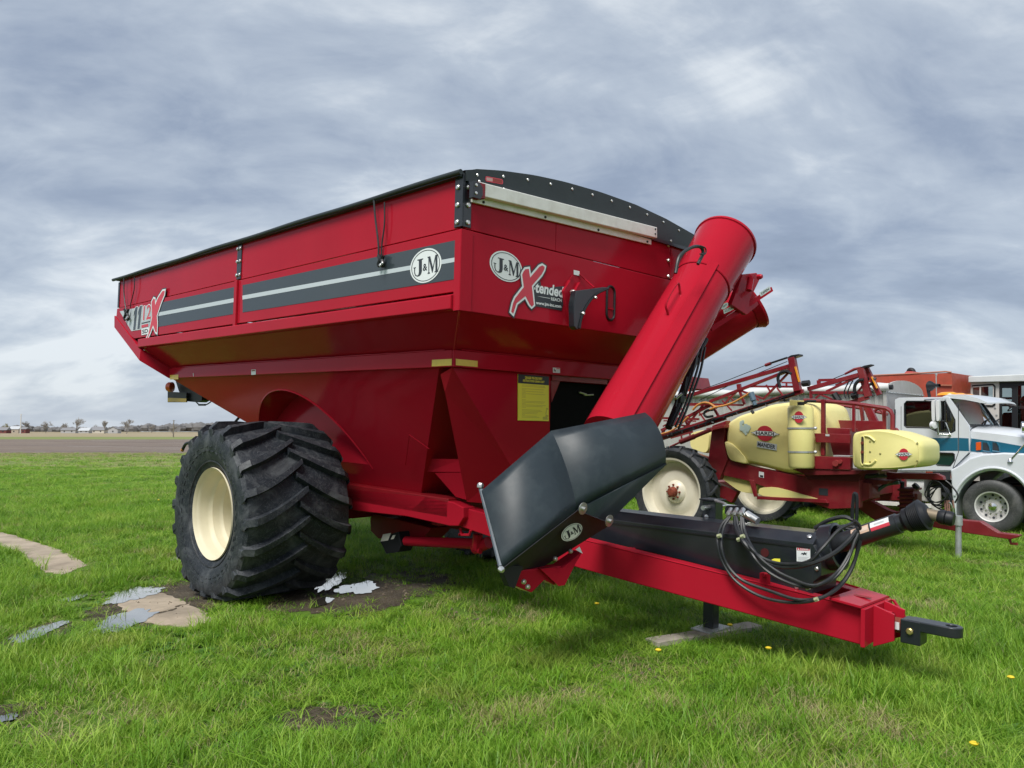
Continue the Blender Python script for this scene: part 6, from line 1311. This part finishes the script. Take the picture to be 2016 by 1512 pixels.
# ------------------------------------------------------------------ ground, fields, puddles
OFF = np.zeros(3)
def vnoise(x, y, s, seed=0):                               # smooth value noise in 0..1
    r = np.random.RandomState(seed); g = r.rand(64, 64); x = np.asarray(x) * s + 31.7; y = np.asarray(y) * s + 17.3
    xi, yi = np.floor(x).astype(int), np.floor(y).astype(int); fx, fy = x - xi, y - yi; fx, fy = fx * fx * (3 - 2 * fx), fy * fy * (3 - 2 * fy)
    q = lambda a, b: g[a % 64, b % 64]
    return (q(xi, yi) * (1 - fx) + q(xi + 1, yi) * fx) * (1 - fy) + (q(xi, yi + 1) * (1 - fx) + q(xi + 1, yi + 1) * fx) * fy
def ground_mat(name, stops, scale, det=8, fine=None, stretch=(1, 1, 1), bump=.5, bscale=30, rough=.9):
    m = bpy.data.materials.new(name); m.use_nodes = True; t = m.node_tree; b = t.nodes['Principled BSDF']; b.inputs['Roughness'].default_value = rough
    b.inputs['Specular IOR Level'].default_value = .2
    co = mapping(t, N(t, 'ShaderNodeTexCoord').outputs['Object'], scale=stretch)
    c = ramp(t, noise(t, co, scale, det, .62, .4), stops)
    if fine: c = mixc(t, ramp(t, noise(t, co, fine[0], 6, .7), [(.42, (0, 0, 0)), (.68, (fine[2],) * 3)]), c, fine[1])
    t.links.new(c, b.inputs['Base Color'])
    bp = N(t, 'ShaderNodeBump'); bp.inputs['Strength'].default_value = bump; bp.inputs['Distance'].default_value = .05
    t.links.new(noise(t, co, bscale, 6, .65), bp.inputs['Height']); t.links.new(bp.outputs[0], b.inputs['Normal']); return m
LAWN_M = ground_mat('lawn_soil_and_turf', [(.30, (.055, .115, .014)), (.5, (.085, .175, .018)), (.68, (.13, .215, .028))], .35, 8, (9, (.16, .14, .06), .35))
FIELD_M = ground_mat('weedy_field', [(.30, (.11, .18, .03)), (.50, (.17, .235, .05)), (.66, (.26, .25, .10))], .22, 9, (1.6, (.30, .27, .16), .55), (.35, 1.4, 1))
PLOW_M = ground_mat('ploughed_soil', [(.30, (.10, .07, .055)), (.5, (.155, .115, .09)), (.7, (.22, .175, .125))], .12, 9, (.55, (.36, .33, .31), .5), (.25, 2.0, 1))
PAST_M = ground_mat('far_pasture', [(.3, (.16, .20, .06)), (.7, (.24, .27, .10))], .05, 6, None, (.3, 1.5, 1))
TAN_M = ground_mat('dry_stubble', [(.3, (.26, .21, .13)), (.7, (.38, .32, .21))], .04, 6, None, (.3, 1.5, 1))
b = MB()
b.box(-1800, 1800, -60, 2600, -.5, 0); b.f = [b.f[1]]; b.m = [0]
struct('ground', b, LAWN_M, smooth=0)
def strip(name, y0, y1, z, m, jag=1.0, x0=-900, x1=900, seed=1, n=180):
    b = MB(); rnd = np.random.RandomState(seed); xs = np.linspace(x0, x1, n)
    e0 = y0 + jag * (vnoise(xs, xs * 0, .07, seed) - .5) * 2 + jag * .4 * (rnd.rand(n) - .5); e1 = y1 + jag * (vnoise(xs, xs * 0, .05, seed + 7) - .5) * 3
    b.loft([[(x, a, z) for x, a in zip(xs, e0)], [(x, a, z) for x, a in zip(xs, e1)]], closed=False, cap=False); return struct(name, b, m, smooth=0)
gy = lambda py: 1530 * CAMH / (py - HX)
strip('weedy_field', gy(926), gy(893), .004, FIELD_M, 1.2, -260, 260, 2)
strip('ploughed_field', gy(896), gy(864.5), .008, PLOW_M, 3.0, -500, 500, 3)
strip('pasture', gy(865), gy(859.5), .012, PAST_M, 4, -900, 900, 4)
strip('stubble_field', gy(860), 2400, .016, TAN_M, 6, -1700, 1700, 5)
# thin bands of older growth where the field meets the plough
strip('grass_bank', gy(899), gy(892.5), .012, ground_mat('bank_growth', [(.35, (.16, .17, .06)), (.65, (.26, .23, .13))], .3, 9, (1.1, (.13, .17, .03), .7), (.3, 1.6, 1)), 4, -320, 320, 8)
# standing water in the furrows, its sky sheen painted as a pale colour
SHEEN = mat('wet_furrow_sheen', (.45, .43, .41), .35, var=.15)
rnd = random.Random(21)
b = MB()
for i in range(46):
    d = gy(rnd.uniform(867, 889)); x = rnd.uniform(-.62, .02) * d * .9; ln = rnd.uniform(1.5, 7) * d / 110; wd = rnd.uniform(.10, .35) * d / 110
    k = 9; b.poly([(x + ln * math.cos(a) * rnd.uniform(.8, 1.1), d + wd * math.sin(a) * rnd.uniform(.7, 1.2), .0125) for a in np.linspace(0, 2 * math.pi, k)[:-1]])
tag(obj('furrow_water', b, SHEEN, None, 0, off=np.zeros(3)), kind='stuff')
# mud, puddles, old concrete
def blob(cx, cy, rx, ry, rot, seed, n=72, jag=.35):
    r = np.random.RandomState(seed); ph = r.rand(4) * 6.28; am = r.rand(4) * jag; out = []
    for i in range(n):
        a = 2 * math.pi * i / n; k = 1 + sum(am[j] * (.5, .4, .3, .3)[j] * math.sin((2, 3, 5, 9)[j] * a + ph[j]) for j in range(4)) + .05 * math.sin(17 * a + ph[0]) + (r.rand() - .5) * .05
        x, y = rx * k * math.cos(a), ry * k * math.sin(a); out.append((cx + x * math.cos(rot) - y * math.sin(rot), cy + x * math.sin(rot) + y * math.cos(rot)))
    return out
MUD_M = ground_mat('wet_mud', [(.32, (.050, .038, .026)), (.5, (.085, .066, .045)), (.68, (.13, .105, .07))], 3.0, 10, (22, (.17, .15, .11), .5), bump=1.0, bscale=26, rough=.72)
WATER_M = bpy.data.materials.new('puddle_water'); WATER_M.use_nodes = True
wb = WATER_M.node_tree.nodes['Principled BSDF']; wb.inputs['Base Color'].default_value = (.06, .055, .045, 1); wb.inputs['Roughness'].default_value = .03; wb.inputs['IOR'].default_value = 1.6; wb.inputs['Specular IOR Level'].default_value = 1.0; wb.inputs['Coat Weight'].default_value = 1.0; wb.inputs['Coat IOR'].default_value = 1.9
wbp = N(WATER_M.node_tree, 'ShaderNodeBump'); wbp.inputs['Strength'].default_value = .05; wbp.inputs['Distance'].default_value = .01
WATER_M.node_tree.links.new(noise(WATER_M.node_tree, N(WATER_M.node_tree, 'ShaderNodeTexCoord').outputs['Object'], 9, 3), wbp.inputs['Height']); WATER_M.node_tree.links.new(wbp.outputs[0], wb.inputs['Normal'])
BARE = []                                                   # (x, y, rx, ry, strength): where grass is thin
def px_blob(x0, y0, x1, y1, seed, jag=.35, rot=None):
    c = ground((x0 + x1) / 2, (y0 + y1) / 2); a = ground(x0, (y0 + y1) / 2); f0 = ground((x0 + x1) / 2, y1); f1 = ground((x0 + x1) / 2, y0)
    return blob(c[0], (f0[1] + f1[1]) / 2, abs(c[0] - a[0]), abs(f1[1] - f0[1]) / 2, 0, seed, jag=jag), (c[0], (f0[1] + f1[1]) / 2, abs(c[0] - a[0]), abs(f1[1] - f0[1]) / 2)
def sheet(name, ptsl, z, m):
    b = MB()
    for p in ptsl: b.poly([(x, y, z) for x, y in p])
    return struct(name, b, m, smooth=0)
muds = []
for (x0, y0, x1, y1, st) in ((200, 1140, 440, 1238, .92), (540, 1150, 800, 1215, .95), (20, 1225, 125, 1275, .85), (105, 1165, 200, 1195, .6), (560, 1385, 790, 1445, .72), (700, 1120, 900, 1180, .75),
                             (-40, 1380, 60, 1440, .8), (330, 1085, 420, 1170, .4), (140, 1095, 215, 1140, .5), (860, 1180, 1060, 1235, .5), (1180, 1300, 1340, 1350, .55), (60, 1380, 260, 1470, .5), (1090, 1350, 1200, 1390, .4)):
    p, e = px_blob(x0, y0, x1, y1, x0 + y1); BARE.append((*e, st))
    if st > .65: muds.append(p)
for i, p in enumerate(muds): sheet('mud_patch', [p], .004 + .0003 * i, MUD_M)
PUD = [(200, 1200, 280, 1252), (222, 1156, 300, 1190), (632, 1128, 672, 1166), (668, 1148, 742, 1172), (618, 1178, 652, 1196), (128, 1172, 160, 1188), (42, 1228, 100, 1268), (342, 1092, 362, 1112), (-30, 1410, 24, 1432), (20, 1200, 46, 1216)]
for i, q in enumerate(PUD):
    p, e = px_blob(*q, 40 + i, .45); BARE.append((e[0], e[1], e[2] * .62, e[3] * .55, .85)); sheet('puddle', [p], .0125 + .0003 * i, WATER_M)
CONC = mat('stained_concrete', (.42, .345, .255), .78, var=.22, vscale=2.5, bump=.25, bscale=35, dirt=(.15, .125, .095), dirt_amt=.85, dscale=1.7)
def slab(pxs, name='concrete_slab', z1=.009):
    g = [ground(x, y)[:2] for x, y in pxs]; rnd = random.Random(len(pxs)); q = []
    for i in range(len(g)):
        a, c = g[i], g[(i + 1) % len(g)]
        for t in np.linspace(0, 1, 9)[:-1]: q.append((a[0] + (c[0] - a[0]) * t + rnd.uniform(-.03, .03), a[1] + (c[1] - a[1]) * t + rnd.uniform(-.03, .03)))
    b = MB(); b.prism([(x, y, -.02) for x, y in q], (0, 0, z1 + .02)); o = struct(name, b, CONC, smooth=0, bevel=.006)
    cx, cy = np.mean([p[0] for p in g]), np.mean([p[1] for p in g]); return g
SL = [slab([(228, 1172), (262, 1160), (330, 1170), (366, 1188), (330, 1203), (262, 1216), (240, 1200)]), slab([(262, 1219), (332, 1206), (368, 1190), (428, 1222), (372, 1236), (280, 1228)]), slab([(-30, 1042), (20, 1052), (120, 1084), (172, 1112), (128, 1132), (88, 1126), (40, 1086), (-30, 1066)])]
def inpoly(x, y, poly):
    r = np.zeros_like(x, bool); n = len(poly)
    for i in range(n):
        (x0, y0), (x1, y1) = poly[i], poly[(i + 1) % n]
        c = ((y0 > y) != (y1 > y)) & (x < (x1 - x0) * (y - y0) / (y1 - y0 + 1e-12) + x0); r ^= c
    return r
# small stones and clods on the bare ground
rnd = random.Random(77); b = MB()
for (cx, cy, rx, ry, st) in BARE[:13]:
    for i in range(int(60 * rx * ry + 14)):
        a, k = rnd.uniform(0, 6.28), math.sqrt(rnd.random()) * 1.05; x, y = cx + rx * k * math.cos(a), cy + ry * k * math.sin(a); s = rnd.uniform(.006, .028) ** 1
        v = [(x + s * rnd.uniform(.6, 1) * q[0], y + s * rnd.uniform(.6, 1) * q[1], .004 + max(0, s * .7 * q[2])) for q in ((1, 0, 0), (0, 1, 0), (-1, 0, 0), (0, -1, 0), (.2, .1, 1))]
        b.add(v, [(0, 1, 4), (1, 2, 4), (2, 3, 4), (3, 0, 4)])
tag(obj('stones', b, mat('clod', (.15, .12, .085), .9, var=.4, vscale=20), None, 0, off=np.zeros(3)), kind='stuff')

# ------------------------------------------------------------------ grass
def grass_mat(name, cols, dry=None, trans=.35):
    m = bpy.data.materials.new(name); m.use_nodes = True; t = m.node_tree; t.nodes.clear()
    oi = N(t, 'ShaderNodeObjectInfo'); geo = N(t, 'ShaderNodeNewGeometry')
    big = noise(t, geo.outputs['Position'], .55, 4, .6); fac = math_node(t, 'ADD', math_node(t, 'MULTIPLY', oi.outputs['Random'], .50), math_node(t, 'MULTIPLY', big, .75), clamp=True)
    c = ramp(t, fac, [(.28, cols[0]), (.60, cols[1]), (.95, cols[2])])
    if dry: c = mixc(t, ramp(t, noise(t, geo.outputs['Position'], 1.3, 5, .6), [(.56, (0, 0, 0)), (.72, (.75, .75, .75))]), c, dry)
    d = N(t, 'ShaderNodeBsdfPrincipled'); d.inputs['Roughness'].default_value = .48; d.inputs['Specular IOR Level'].default_value = .35; t.links.new(c, d.inputs['Base Color'])
    tl = N(t, 'ShaderNodeBsdfTranslucent'); t.links.new(c, tl.inputs[0])
    mx = N(t, 'ShaderNodeMixShader'); mx.inputs[0].default_value = trans; t.links.new(d.outputs[0], mx.inputs[1]); t.links.new(tl.outputs[0], mx.inputs[2])
    o = N(t, 'ShaderNodeOutputMaterial'); t.links.new(mx.outputs[0], o.inputs[0]); return m
GR = grass_mat('spring_grass', [(.080, .195, .014), (.200, .395, .026), (.400, .550, .085)], dry=(.36, .40, .08))
GRD = grass_mat('dry_grass', [(.25, .23, .09), (.36, .32, .14), (.46, .41, .21)], None, .2)
GRW = grass_mat('clover_leaves', [(.05, .13, .02), (.08, .19, .03), (.11, .23, .045)], None, .25)
def tuft(nb, h, spread, width, seed, lean=.6, segs=3):
    r = random.Random(seed); b = MB()
    for i in range(nb):
        a = r.uniform(0, 6.283); d = spread * math.sqrt(r.random()); x0, y0 = d * math.cos(a), d * math.sin(a)
        hh = h * r.uniform(.45, 1.15); w = width * r.uniform(.7, 1.3); bend = r.uniform(0, 6.283); le = lean * hh * r.uniform(.2, 1.25); dx, dy = math.cos(bend), math.sin(bend)
        tw = bend + 1.57 + r.uniform(-.8, .8); px, py = math.cos(tw), math.sin(tw); vs = []
        for k in range(segs + 1):
            t = k / segs; cx, cy, z = x0 + dx * le * t * t, y0 + dy * le * t * t, hh * t * (1 - .28 * t * le / hh)
            ww = w * (1 - t) ** .7 * .5
            vs += [(cx - px * ww, cy - py * ww, z), (cx + px * ww, cy + py * ww, z)] if k < segs else [(cx, cy, z)]
        fs = [(2 * k, 2 * k + 1, 2 * k + 3, 2 * k + 2) for k in range(segs - 1)] + [(2 * segs - 2, 2 * segs - 1, 2 * segs)]
        b.add(vs, fs)
    return b
def rosette(n, seed):
    r = random.Random(seed); b = MB()
    for i in range(n):
        a = r.uniform(0, 6.28); l, w = r.uniform(.04, .09), r.uniform(.012, .022); d = np.array([math.cos(a), math.sin(a), 0]); s = np.array([-d[1], d[0], 0]); u = np.array([0, 0, 1.]); e = r.uniform(.15, .7)
        b.add([d * .005, d * l * .5 + s * w + u * l * .5 * e, d * l + u * l * e * .7, d * l * .5 - s * w + u * l * .5 * e], [(0, 1, 2, 3)])
    return b
TUFTS = [tuft(22, .13, .075, .0060, 1), tuft(20, .17, .07, .0065, 2, .75), tuft(26, .095, .09, .0060, 3, .9), tuft(16, .20, .05, .0070, 4, .8), tuft(24, .08, .10, .0055, 5, 1.0), tuft(18, .12, .08, .0050, 6, 1.1), rosette(14, 7), tuft(46, .27, .10, .0070, 8, .95, 4)]
tuft_obs = []
tcol = bpy.data.collections.new('grass_sources')             # not linked to the scene: only instanced by the grass
for i, tb in enumerate(TUFTS):
    me = mesh_of('grass_blades', tb, GRD if i == 5 else GRW if i == 6 else GR, smooth=0, off=np.zeros(3)); o = bpy.data.objects.new('grass_blades', me); tcol.objects.link(o); tuft_obs.append(o)
rs = np.random.RandomState(4)
def scatter(d0, d1, dens, smin, smax, halfw=.75):
    n = int(dens * (d1 ** 2 - d0 ** 2) * halfw); d = np.sqrt(rs.uniform(d0 ** 2, d1 ** 2, n)); x = rs.uniform(-halfw, halfw, n) * d
    return np.stack([x, d, rs.uniform(smin, smax, n)], 1)
P = np.concatenate([scatter(1.6, 6, 430, .75, 1.25, 1.15), scatter(6, 10, 300, .8, 1.3, 1.15), scatter(10, 16, 170, .9, 1.45, 1.15), scatter(16, 26, 75, 1.2, 1.9, 1.15), scatter(26, 38, 30, 1.6, 2.4, 1.15), scatter(38, 63, 5.5, 2.0, 3.4, 1.15)])
x, y, s = P[:, 0], P[:, 1], P[:, 2]
keep = np.ones(len(x)); wob = vnoise(x, y, 3.0, 11) * .55 + vnoise(x, y, 9, 12) * .35
for (cx, cy, rx, ry, st) in BARE:
    q = np.sqrt(((x - cx) / rx) ** 2 + ((y - cy) / ry) ** 2); f = np.clip((1.25 - q + (wob - .45) * .7) / .45, 0, 1); keep *= 1 - st * f
for g in SL:
    gc = np.mean(np.array(g), axis=0); keep *= ~inpoly(x, y, [tuple(gc + (np.array(p) - gc) * 1.06 - np.array([0, .09])) for p in g]) & ~inpoly(x, y, g)
keep *= ~inpoly(x, y, [tuple((pc_ + dr * a + nr * c - np.array([0, .03, 0]))[:2]) for a, c in ((-LN / 2, -.13), (LN / 2, -.13), (LN / 2, .10), (-LN / 2, .10))]); plank_near = np.hypot(x - pc_[0], y - pc_[1]) < 1.0
# thinner, shaded growth under the cart, trodden paths by the tongue
loc = (np.stack([x, y, 0 * x], 1) - CO) @ CM.T
under = (loc[:, 0] > .2) & (loc[:, 0] < 3.6) & (loc[:, 1] > .3) & (loc[:, 1] < 6.5); keep[under] *= .72
for wx in (0.085, W - .085):
    keep[(abs(loc[:, 0] - wx) < .60) & (abs(loc[:, 1] - WC[1]) < .32)] = 0
patch = vnoise(x, y, .8, 13); keep *= np.clip(.55 + patch * .9, 0, 1)
ok = rs.rand(len(x)) < keep; x, y, s, patch = x[ok], y[ok], s[ok], patch[ok]
edge = np.zeros(len(x))
far = np.clip((y - 9) / 22, 0, 1); hgt = .62 + .75 * vnoise(x, y, .45, 14) + .35 * vnoise(x, y, 2.2, 15) - .28
for (cx, cy, rx, ry, st) in BARE: hgt *= 1 - .55 * st * (np.sqrt(((x - cx) / rx) ** 2 + ((y - cy) / ry) ** 2) < 1.5)
hgt *= .84 * (1 - .58 * far); hgt[plank_near[ok]] *= .75
dry = -.09 + vnoise(x, y, .6, 16) * .6 + vnoise(x, y, 2.5, 17) * .4
kind = rs.choice([0, 1, 2, 3, 4], len(x), p=[.30, .17, .28, .06, .19]); r_ = rs.rand(len(x))
kind[(dry > .62) & (r_ < .45)] = 5; kind[(y > 38) & (r_ < np.clip((y - 30) / 40, 0, .8))] = 5; kind[(dry <= .62) & (r_ < .05)] = 5
for (cx, cy, rx, ry, st) in (BARE[10], BARE[12], BARE[9], BARE[11]):
    kind[(np.sqrt(((x - cx) / rx) ** 2 + ((y - cy) / ry) ** 2) < 1.25) & (r_ < .42)] = 5
kind[(r_ > .957) & (y < 14)] = 6; kind[(vnoise(x, y, 1.1, 23) > .72) & (rs.rand(len(x)) < .22) & (y < 12)] = 6; kind[(r_ > .945) & (r_ < .955) & (y < 16)] = 7
me = bpy.data.meshes.new('grass'); me.from_pydata([(float(a), float(c), 0.0) for a, c in zip(x, y)], [], [])
def attr(nm, ty, dat):
    a = me.attributes.new(nm, ty, 'POINT'); a.data.foreach_set('vector' if ty == 'FLOAT_VECTOR' else 'value', np.asarray(dat).ravel())
attr('turn', 'FLOAT_VECTOR', np.stack([rs.uniform(-.15, .15, len(x)), rs.uniform(-.15, .15, len(x)), rs.uniform(0, 6.28, len(x))], 1))
attr('size', 'FLOAT_VECTOR', np.stack([s, s, s * hgt], 1)); attr('which', 'INT', kind.astype(np.int32))
grass = bpy.data.objects.new('grass', me); COL.objects.link(grass); tag(grass, kind='stuff')
ng = bpy.data.node_groups.new('grass_scatter', 'GeometryNodeTree'); ng.interface.new_socket('Geometry', in_out='INPUT', socket_type='NodeSocketGeometry'); ng.interface.new_socket('Geometry', in_out='OUTPUT', socket_type='NodeSocketGeometry')
gi, go = N(ng, 'NodeGroupInput'), N(ng, 'NodeGroupOutput'); ip = N(ng, 'GeometryNodeInstanceOnPoints'); gti = N(ng, 'GeometryNodeGeometryToInstance')
for o in reversed(tuft_obs):
    oi = N(ng, 'GeometryNodeObjectInfo'); oi.inputs[0].default_value = o; ng.links.new(oi.outputs['Geometry'], gti.inputs[0])
ng.links.new(gi.outputs[0], ip.inputs['Points']); ng.links.new(gti.outputs[0], ip.inputs['Instance']); ip.inputs['Pick Instance'].default_value = True
def named(nm, ty):
    a = N(ng, 'GeometryNodeInputNamedAttribute', data_type=ty); a.inputs['Name'].default_value = nm; return a.outputs[0]
ng.links.new(named('which', 'INT'), ip.inputs['Instance Index']); ng.links.new(named('size', 'FLOAT_VECTOR'), ip.inputs['Scale'])
er = N(ng, 'FunctionNodeEulerToRotation'); ng.links.new(named('turn', 'FLOAT_VECTOR'), er.inputs[0]); ng.links.new(er.outputs[0], ip.inputs['Rotation'])
ng.links.new(ip.outputs[0], go.inputs[0]); grass.modifiers.new('scatter', 'NODES').node_group = ng
# dandelions
DY = mat('dandelion_yellow', (.85, .62, .03), .7, bump=.6, bscale=120); STEM = mat('flower_stem', (.14, .25, .05), .6)
for i, (px, py, where) in enumerate(((1918, 1467, 'dandelion flower low in the grass in the bottom right corner of the photo'), (1513, 1278, 'dandelion flower in the grass below the tongue beam, beyond the plank end'),
                                     (1437, 1232, 'dandelion flower beside the plank under the jack'), (1990, 1336, 'dandelion flower at the right edge of the photo above the corner one'), (312, 985, 'dandelion flower in the lawn left of the big tyre'), (1175, 1190, 'dandelion flower in the grass below the red chute'), (1296, 1282, 'dandelion flower near the near end of the plank'))):
    g = ground(px, py, .10); r = empty('dandelion', 'small yellow ' + where, 'dandelion', loc=(g[0], g[1], 0), group='dandelions in the lawn')
    b = MB(); b.tube([(0, 0, 0), (.005, 0, .05), (0, 0, .10)], .0025, 5); obj('stem', b, STEM, r, off=np.zeros(3))
    b = MB(); b.lathe([(.004, .095), (.020, .104), (.024, .112), (.014, .119), (.0, .121)], (0, 0, 0), (0, 0, 1), 12); obj('flower_head', b, DY, r, off=np.zeros(3))

# ------------------------------------------------------------------ the far side of the fields
BARK = mat('grey_bark', (.17, .155, .14), .9, var=.2, vscale=1); TWIG = mat('bud_twigs', (.33, .31, .285), .9); TWIG_G = mat('budding_twigs', (.30, .28, .16), .9)
def tree_mb(h, seed, spread=.55, depth=5, thick=.022):
    r = random.Random(seed); tr, cr_ = MB(), MB(); h *= 1.15
    def grow(p, d, ln, rad, lev):
        q = p + d * ln; (tr if lev < 2 else cr_).tube([p, (p + q) / 2 + np.array([r.uniform(-1, 1), r.uniform(-1, 1), 0]) * ln * .04, q], [rad, rad * .8, rad * .65], 4 if lev < 2 else 3, cap=False)
        if lev >= depth: return
        for k in range(3 if lev < depth - 1 else 4):
            az = r.uniform(0, 6.28); t = r.uniform(.3, .75) * spread * 1.5; e = unit(np.cross(d, [0, 0, 1.]) if abs(d[2]) < .98 else np.array([1., 0, 0])); f = np.cross(d, e)
            nd = unit(d + (e * math.cos(az) + f * math.sin(az)) * t + np.array([0, 0, .12])); s = r.uniform(.35, 1.0) if k else 1.0
            grow(p + d * ln * s, nd, ln * r.uniform(.70, .90), max(rad * .62, .05), lev + 1)
    grow(np.array([0, 0, 0.]), np.array([r.uniform(-.05, .05), 0, 1.]), h * .12, h * thick * .9, 0); return tr, cr_
TREES = [(17, 826, 16, 'round pale green budding tree beside the leftmost houses', 'g', .8), (55, 819, 853, 'thin bare tree just right of the white utility pole', 'b', .5), (92, 823, 853, 'wide bushy bare tree between the utility pole and the white sheds', 'b', .8),
         (129, 827, 851, 'small bare tree just left of the tall bare tree', 'b', .7), (151, 812, 853, 'tall wide bare tree with a leaning crown, behind the white roofs', 'b', .6), (208, 821, 854, 'narrow upright bare tree in front of the pale gabled house', 'b', .35),
         (251, 817, 854, 'fan shaped bare tree standing alone right of the houses', 'b', .5), (300, 829, 850, 'faint bare tree rising above the long wood', 'b', .7), (342, 830, 858, 'slender brown young tree nearest to the rear of the cart', 'b', .5), (190, 832, 850, 'tiny bare tree between the tall tree and the gabled house', 'b', .6)]
for i, (px, t, bs, lab, kd, sp) in enumerate(TREES):
    if bs < 100: bs = 852
    bs = max(bs, 852.6); D = 1530 * CAMH / (bs - HX); X = (px - 1008) / 1530 * D; H = (bs - t) / 1530 * D * 1.0
    r = empty('bare_tree', lab, 'tree', loc=(X, D, 0), group='trees beyond the fields'); tr, cr_ = tree_mb(H * 1.45, 30 + i, sp, 6, .014)
    obj('trunk', tr, BARK, r, off=np.zeros(3)); obj('crown', cr_, TWIG_G if kd == 'g' else TWIG, r, off=np.zeros(3))
# long wood on the skyline: one mass of bare crowns
rw = np.random.RandomState(8); b = MB()
def lump(c, rx, rz, n=6):
    vs = [(c[0], c[1], c[2] + rz)]
    for lv, zz_ in ((.75, .62), (1.0, .05), (.9, -.6)):
        for k in range(n):
            a = 2 * math.pi * k / n + lv; q = rw.uniform(.75, 1.2); vs.append((c[0] + rx * lv * q * math.cos(a), c[1] + rx * lv * q * math.sin(a), c[2] + rz * zz_ * rw.uniform(.8, 1.1)))
    fs = [(0, 1 + k, 1 + (k + 1) % n) for k in range(n)]
    for j in range(2): fs += [(1 + j * n + k, 1 + (j + 1) * n + k, 1 + (j + 1) * n + (k + 1) % n, 1 + j * n + (k + 1) % n) for k in range(n)]
    b.add(vs, fs)
for i in range(1500):
    X = rw.uniform(-1100, 1100); D = rw.uniform(960, 1120); px = 1008 + 1530 * X / D
    hmax = np.interp(px, [-100, 40, 110, 200, 250, 300, 420, 2100], [7, 8.5, 7.5, 6.5, 8, 11, 12, 10]); h = hmax * rw.uniform(.7, 1.12); lump((X, D, h * .5), h * rw.uniform(.5, .9), h * .55)
WOODM = mat('bare_wood_mass', (.155, .150, .148), .95, var=.3, vscale=.15, detail=8)
tag(obj('far_wood', b, WOODM, None, 25, off=np.zeros(3)), kind='stuff')
def house(px0, px1, top, eave, D, wall, roof, lab, gable_front=False, cat='house', name='farmhouse'):
    X0, X1 = (px0 - 1008) / 1530 * D, (px1 - 1008) / 1530 * D; w = X1 - X0; zt, ze = CAMH + (HX - top) / 1530 * D, CAMH + (HX - eave) / 1530 * D; ze = max(ze, 2.2); zt = max(zt, ze + .8); dp = max(w * .6, 6)
    r = empty(name, lab, cat, loc=((X0 + X1) / 2, D, 0), group='houses beyond the fields')
    b = MB(); b.box(-w / 2, w / 2, 0, dp, 0, ze)
    if gable_front: b.prism([(-w / 2, .001, ze), (w / 2, .001, ze), (0, .001, zt - .1)], (0, dp, 0))
    obj('wall', b, wall, r, off=np.zeros(3), smooth=0); b = MB(); e = .5
    if gable_front:
        for s in (-1, 1): b.prism([(0, -e, zt), (s * (w / 2 + e), -e, ze - .2), (s * (w / 2 + e), -e, ze + .1), (0, -e, zt + .3)], (0, dp + 2 * e, 0))
    else: b.prism([(-w / 2 - e, -e, ze), (-w / 2 - e, dp + e, ze), (-w / 2 - e, dp / 2, zt)], (w + 2 * e, 0, 0))
    obj('roof', b, roof, r, off=np.zeros(3), smooth=0)
    nwin = max(1, int(w / 4.5))
    for k in range(nwin):
        xc = -w / 2 + w * (k + .5) / nwin; b = MB(); b.box(xc - .55, xc + .55, -.05, .02, 1.0, min(2.2, ze - .3)); obj('window', b, DARK, r, off=np.zeros(3), smooth=0)
HW1, HW2, HR1, HR2, HRED, HTAN = mat('white_siding', (.42, .42, .42), .7), mat('cream_siding', (.60, .56, .48), .7), mat('grey_shingle_roof', (.22, .22, .23), .8), mat('pale_metal_roof', (.48, .50, .52), .5), mat('barn_red', (.17, .055, .05), .8), mat('tan_siding', (.42, .36, .29), .8)
house(-12, 14, 841, 847, 640, HRED, HR1, 'dark red barn at the left edge beyond the fields', cat='barn', name='barn')
house(20, 38, 839, 845, 680, HTAN, HR2, 'tan house with pale roof beside the utility pole')
house(42, 52, 841, 845, 660, HRED, HR1, 'small red shed right of the utility pole', cat='shed', name='shed')
house(121, 150, 842, 847, 700, HW1, HR1, 'long white house left of the tall bare tree')
house(156, 176, 842, 848, 690, HW1, HR2, 'white shed with shining pale roof right of the tall bare tree', cat='shed', name='shed')
house(180, 206, 840, 847, 700, HW2, HR1, 'cream house with grey roof between two bare trees')
house(214, 233, 840, 845, 650, HW1, HR1, 'pale gabled house at the right end of the row', True)
# utility poles and their wires
POLE = mat('grey_pole', (.62, .60, .56), .8); POLE_D = mat('brown_pole', (.22, .18, .14), .8)
for px, t, bs, m, lab in ((42, 815, 853.8, POLE, 'pale utility pole standing among the far houses on the left'), (343, 827, 861, POLE_D, 'thin brown utility pole beyond the fields near the rear of the cart')):
    D = 1530 * CAMH / (bs - HX); X = (px - 1008) / 1530 * D; H = (bs - t) / 1530 * D; k = D / 1530
    r = empty('utility_pole', lab, 'utility pole', loc=(X, D, 0)); b = MB(); b.tube([(0, 0, 0), (0, 0, H)], [1.15 * k, .8 * k], 7); obj('post', b, m, r, off=np.zeros(3))
    b = MB(); b.box(-2.2 * k, 2.2 * k, -.15, .15, H - 1.6 * k, H - 1.0 * k); obj('cross_arm', b, m, r, off=np.zeros(3))
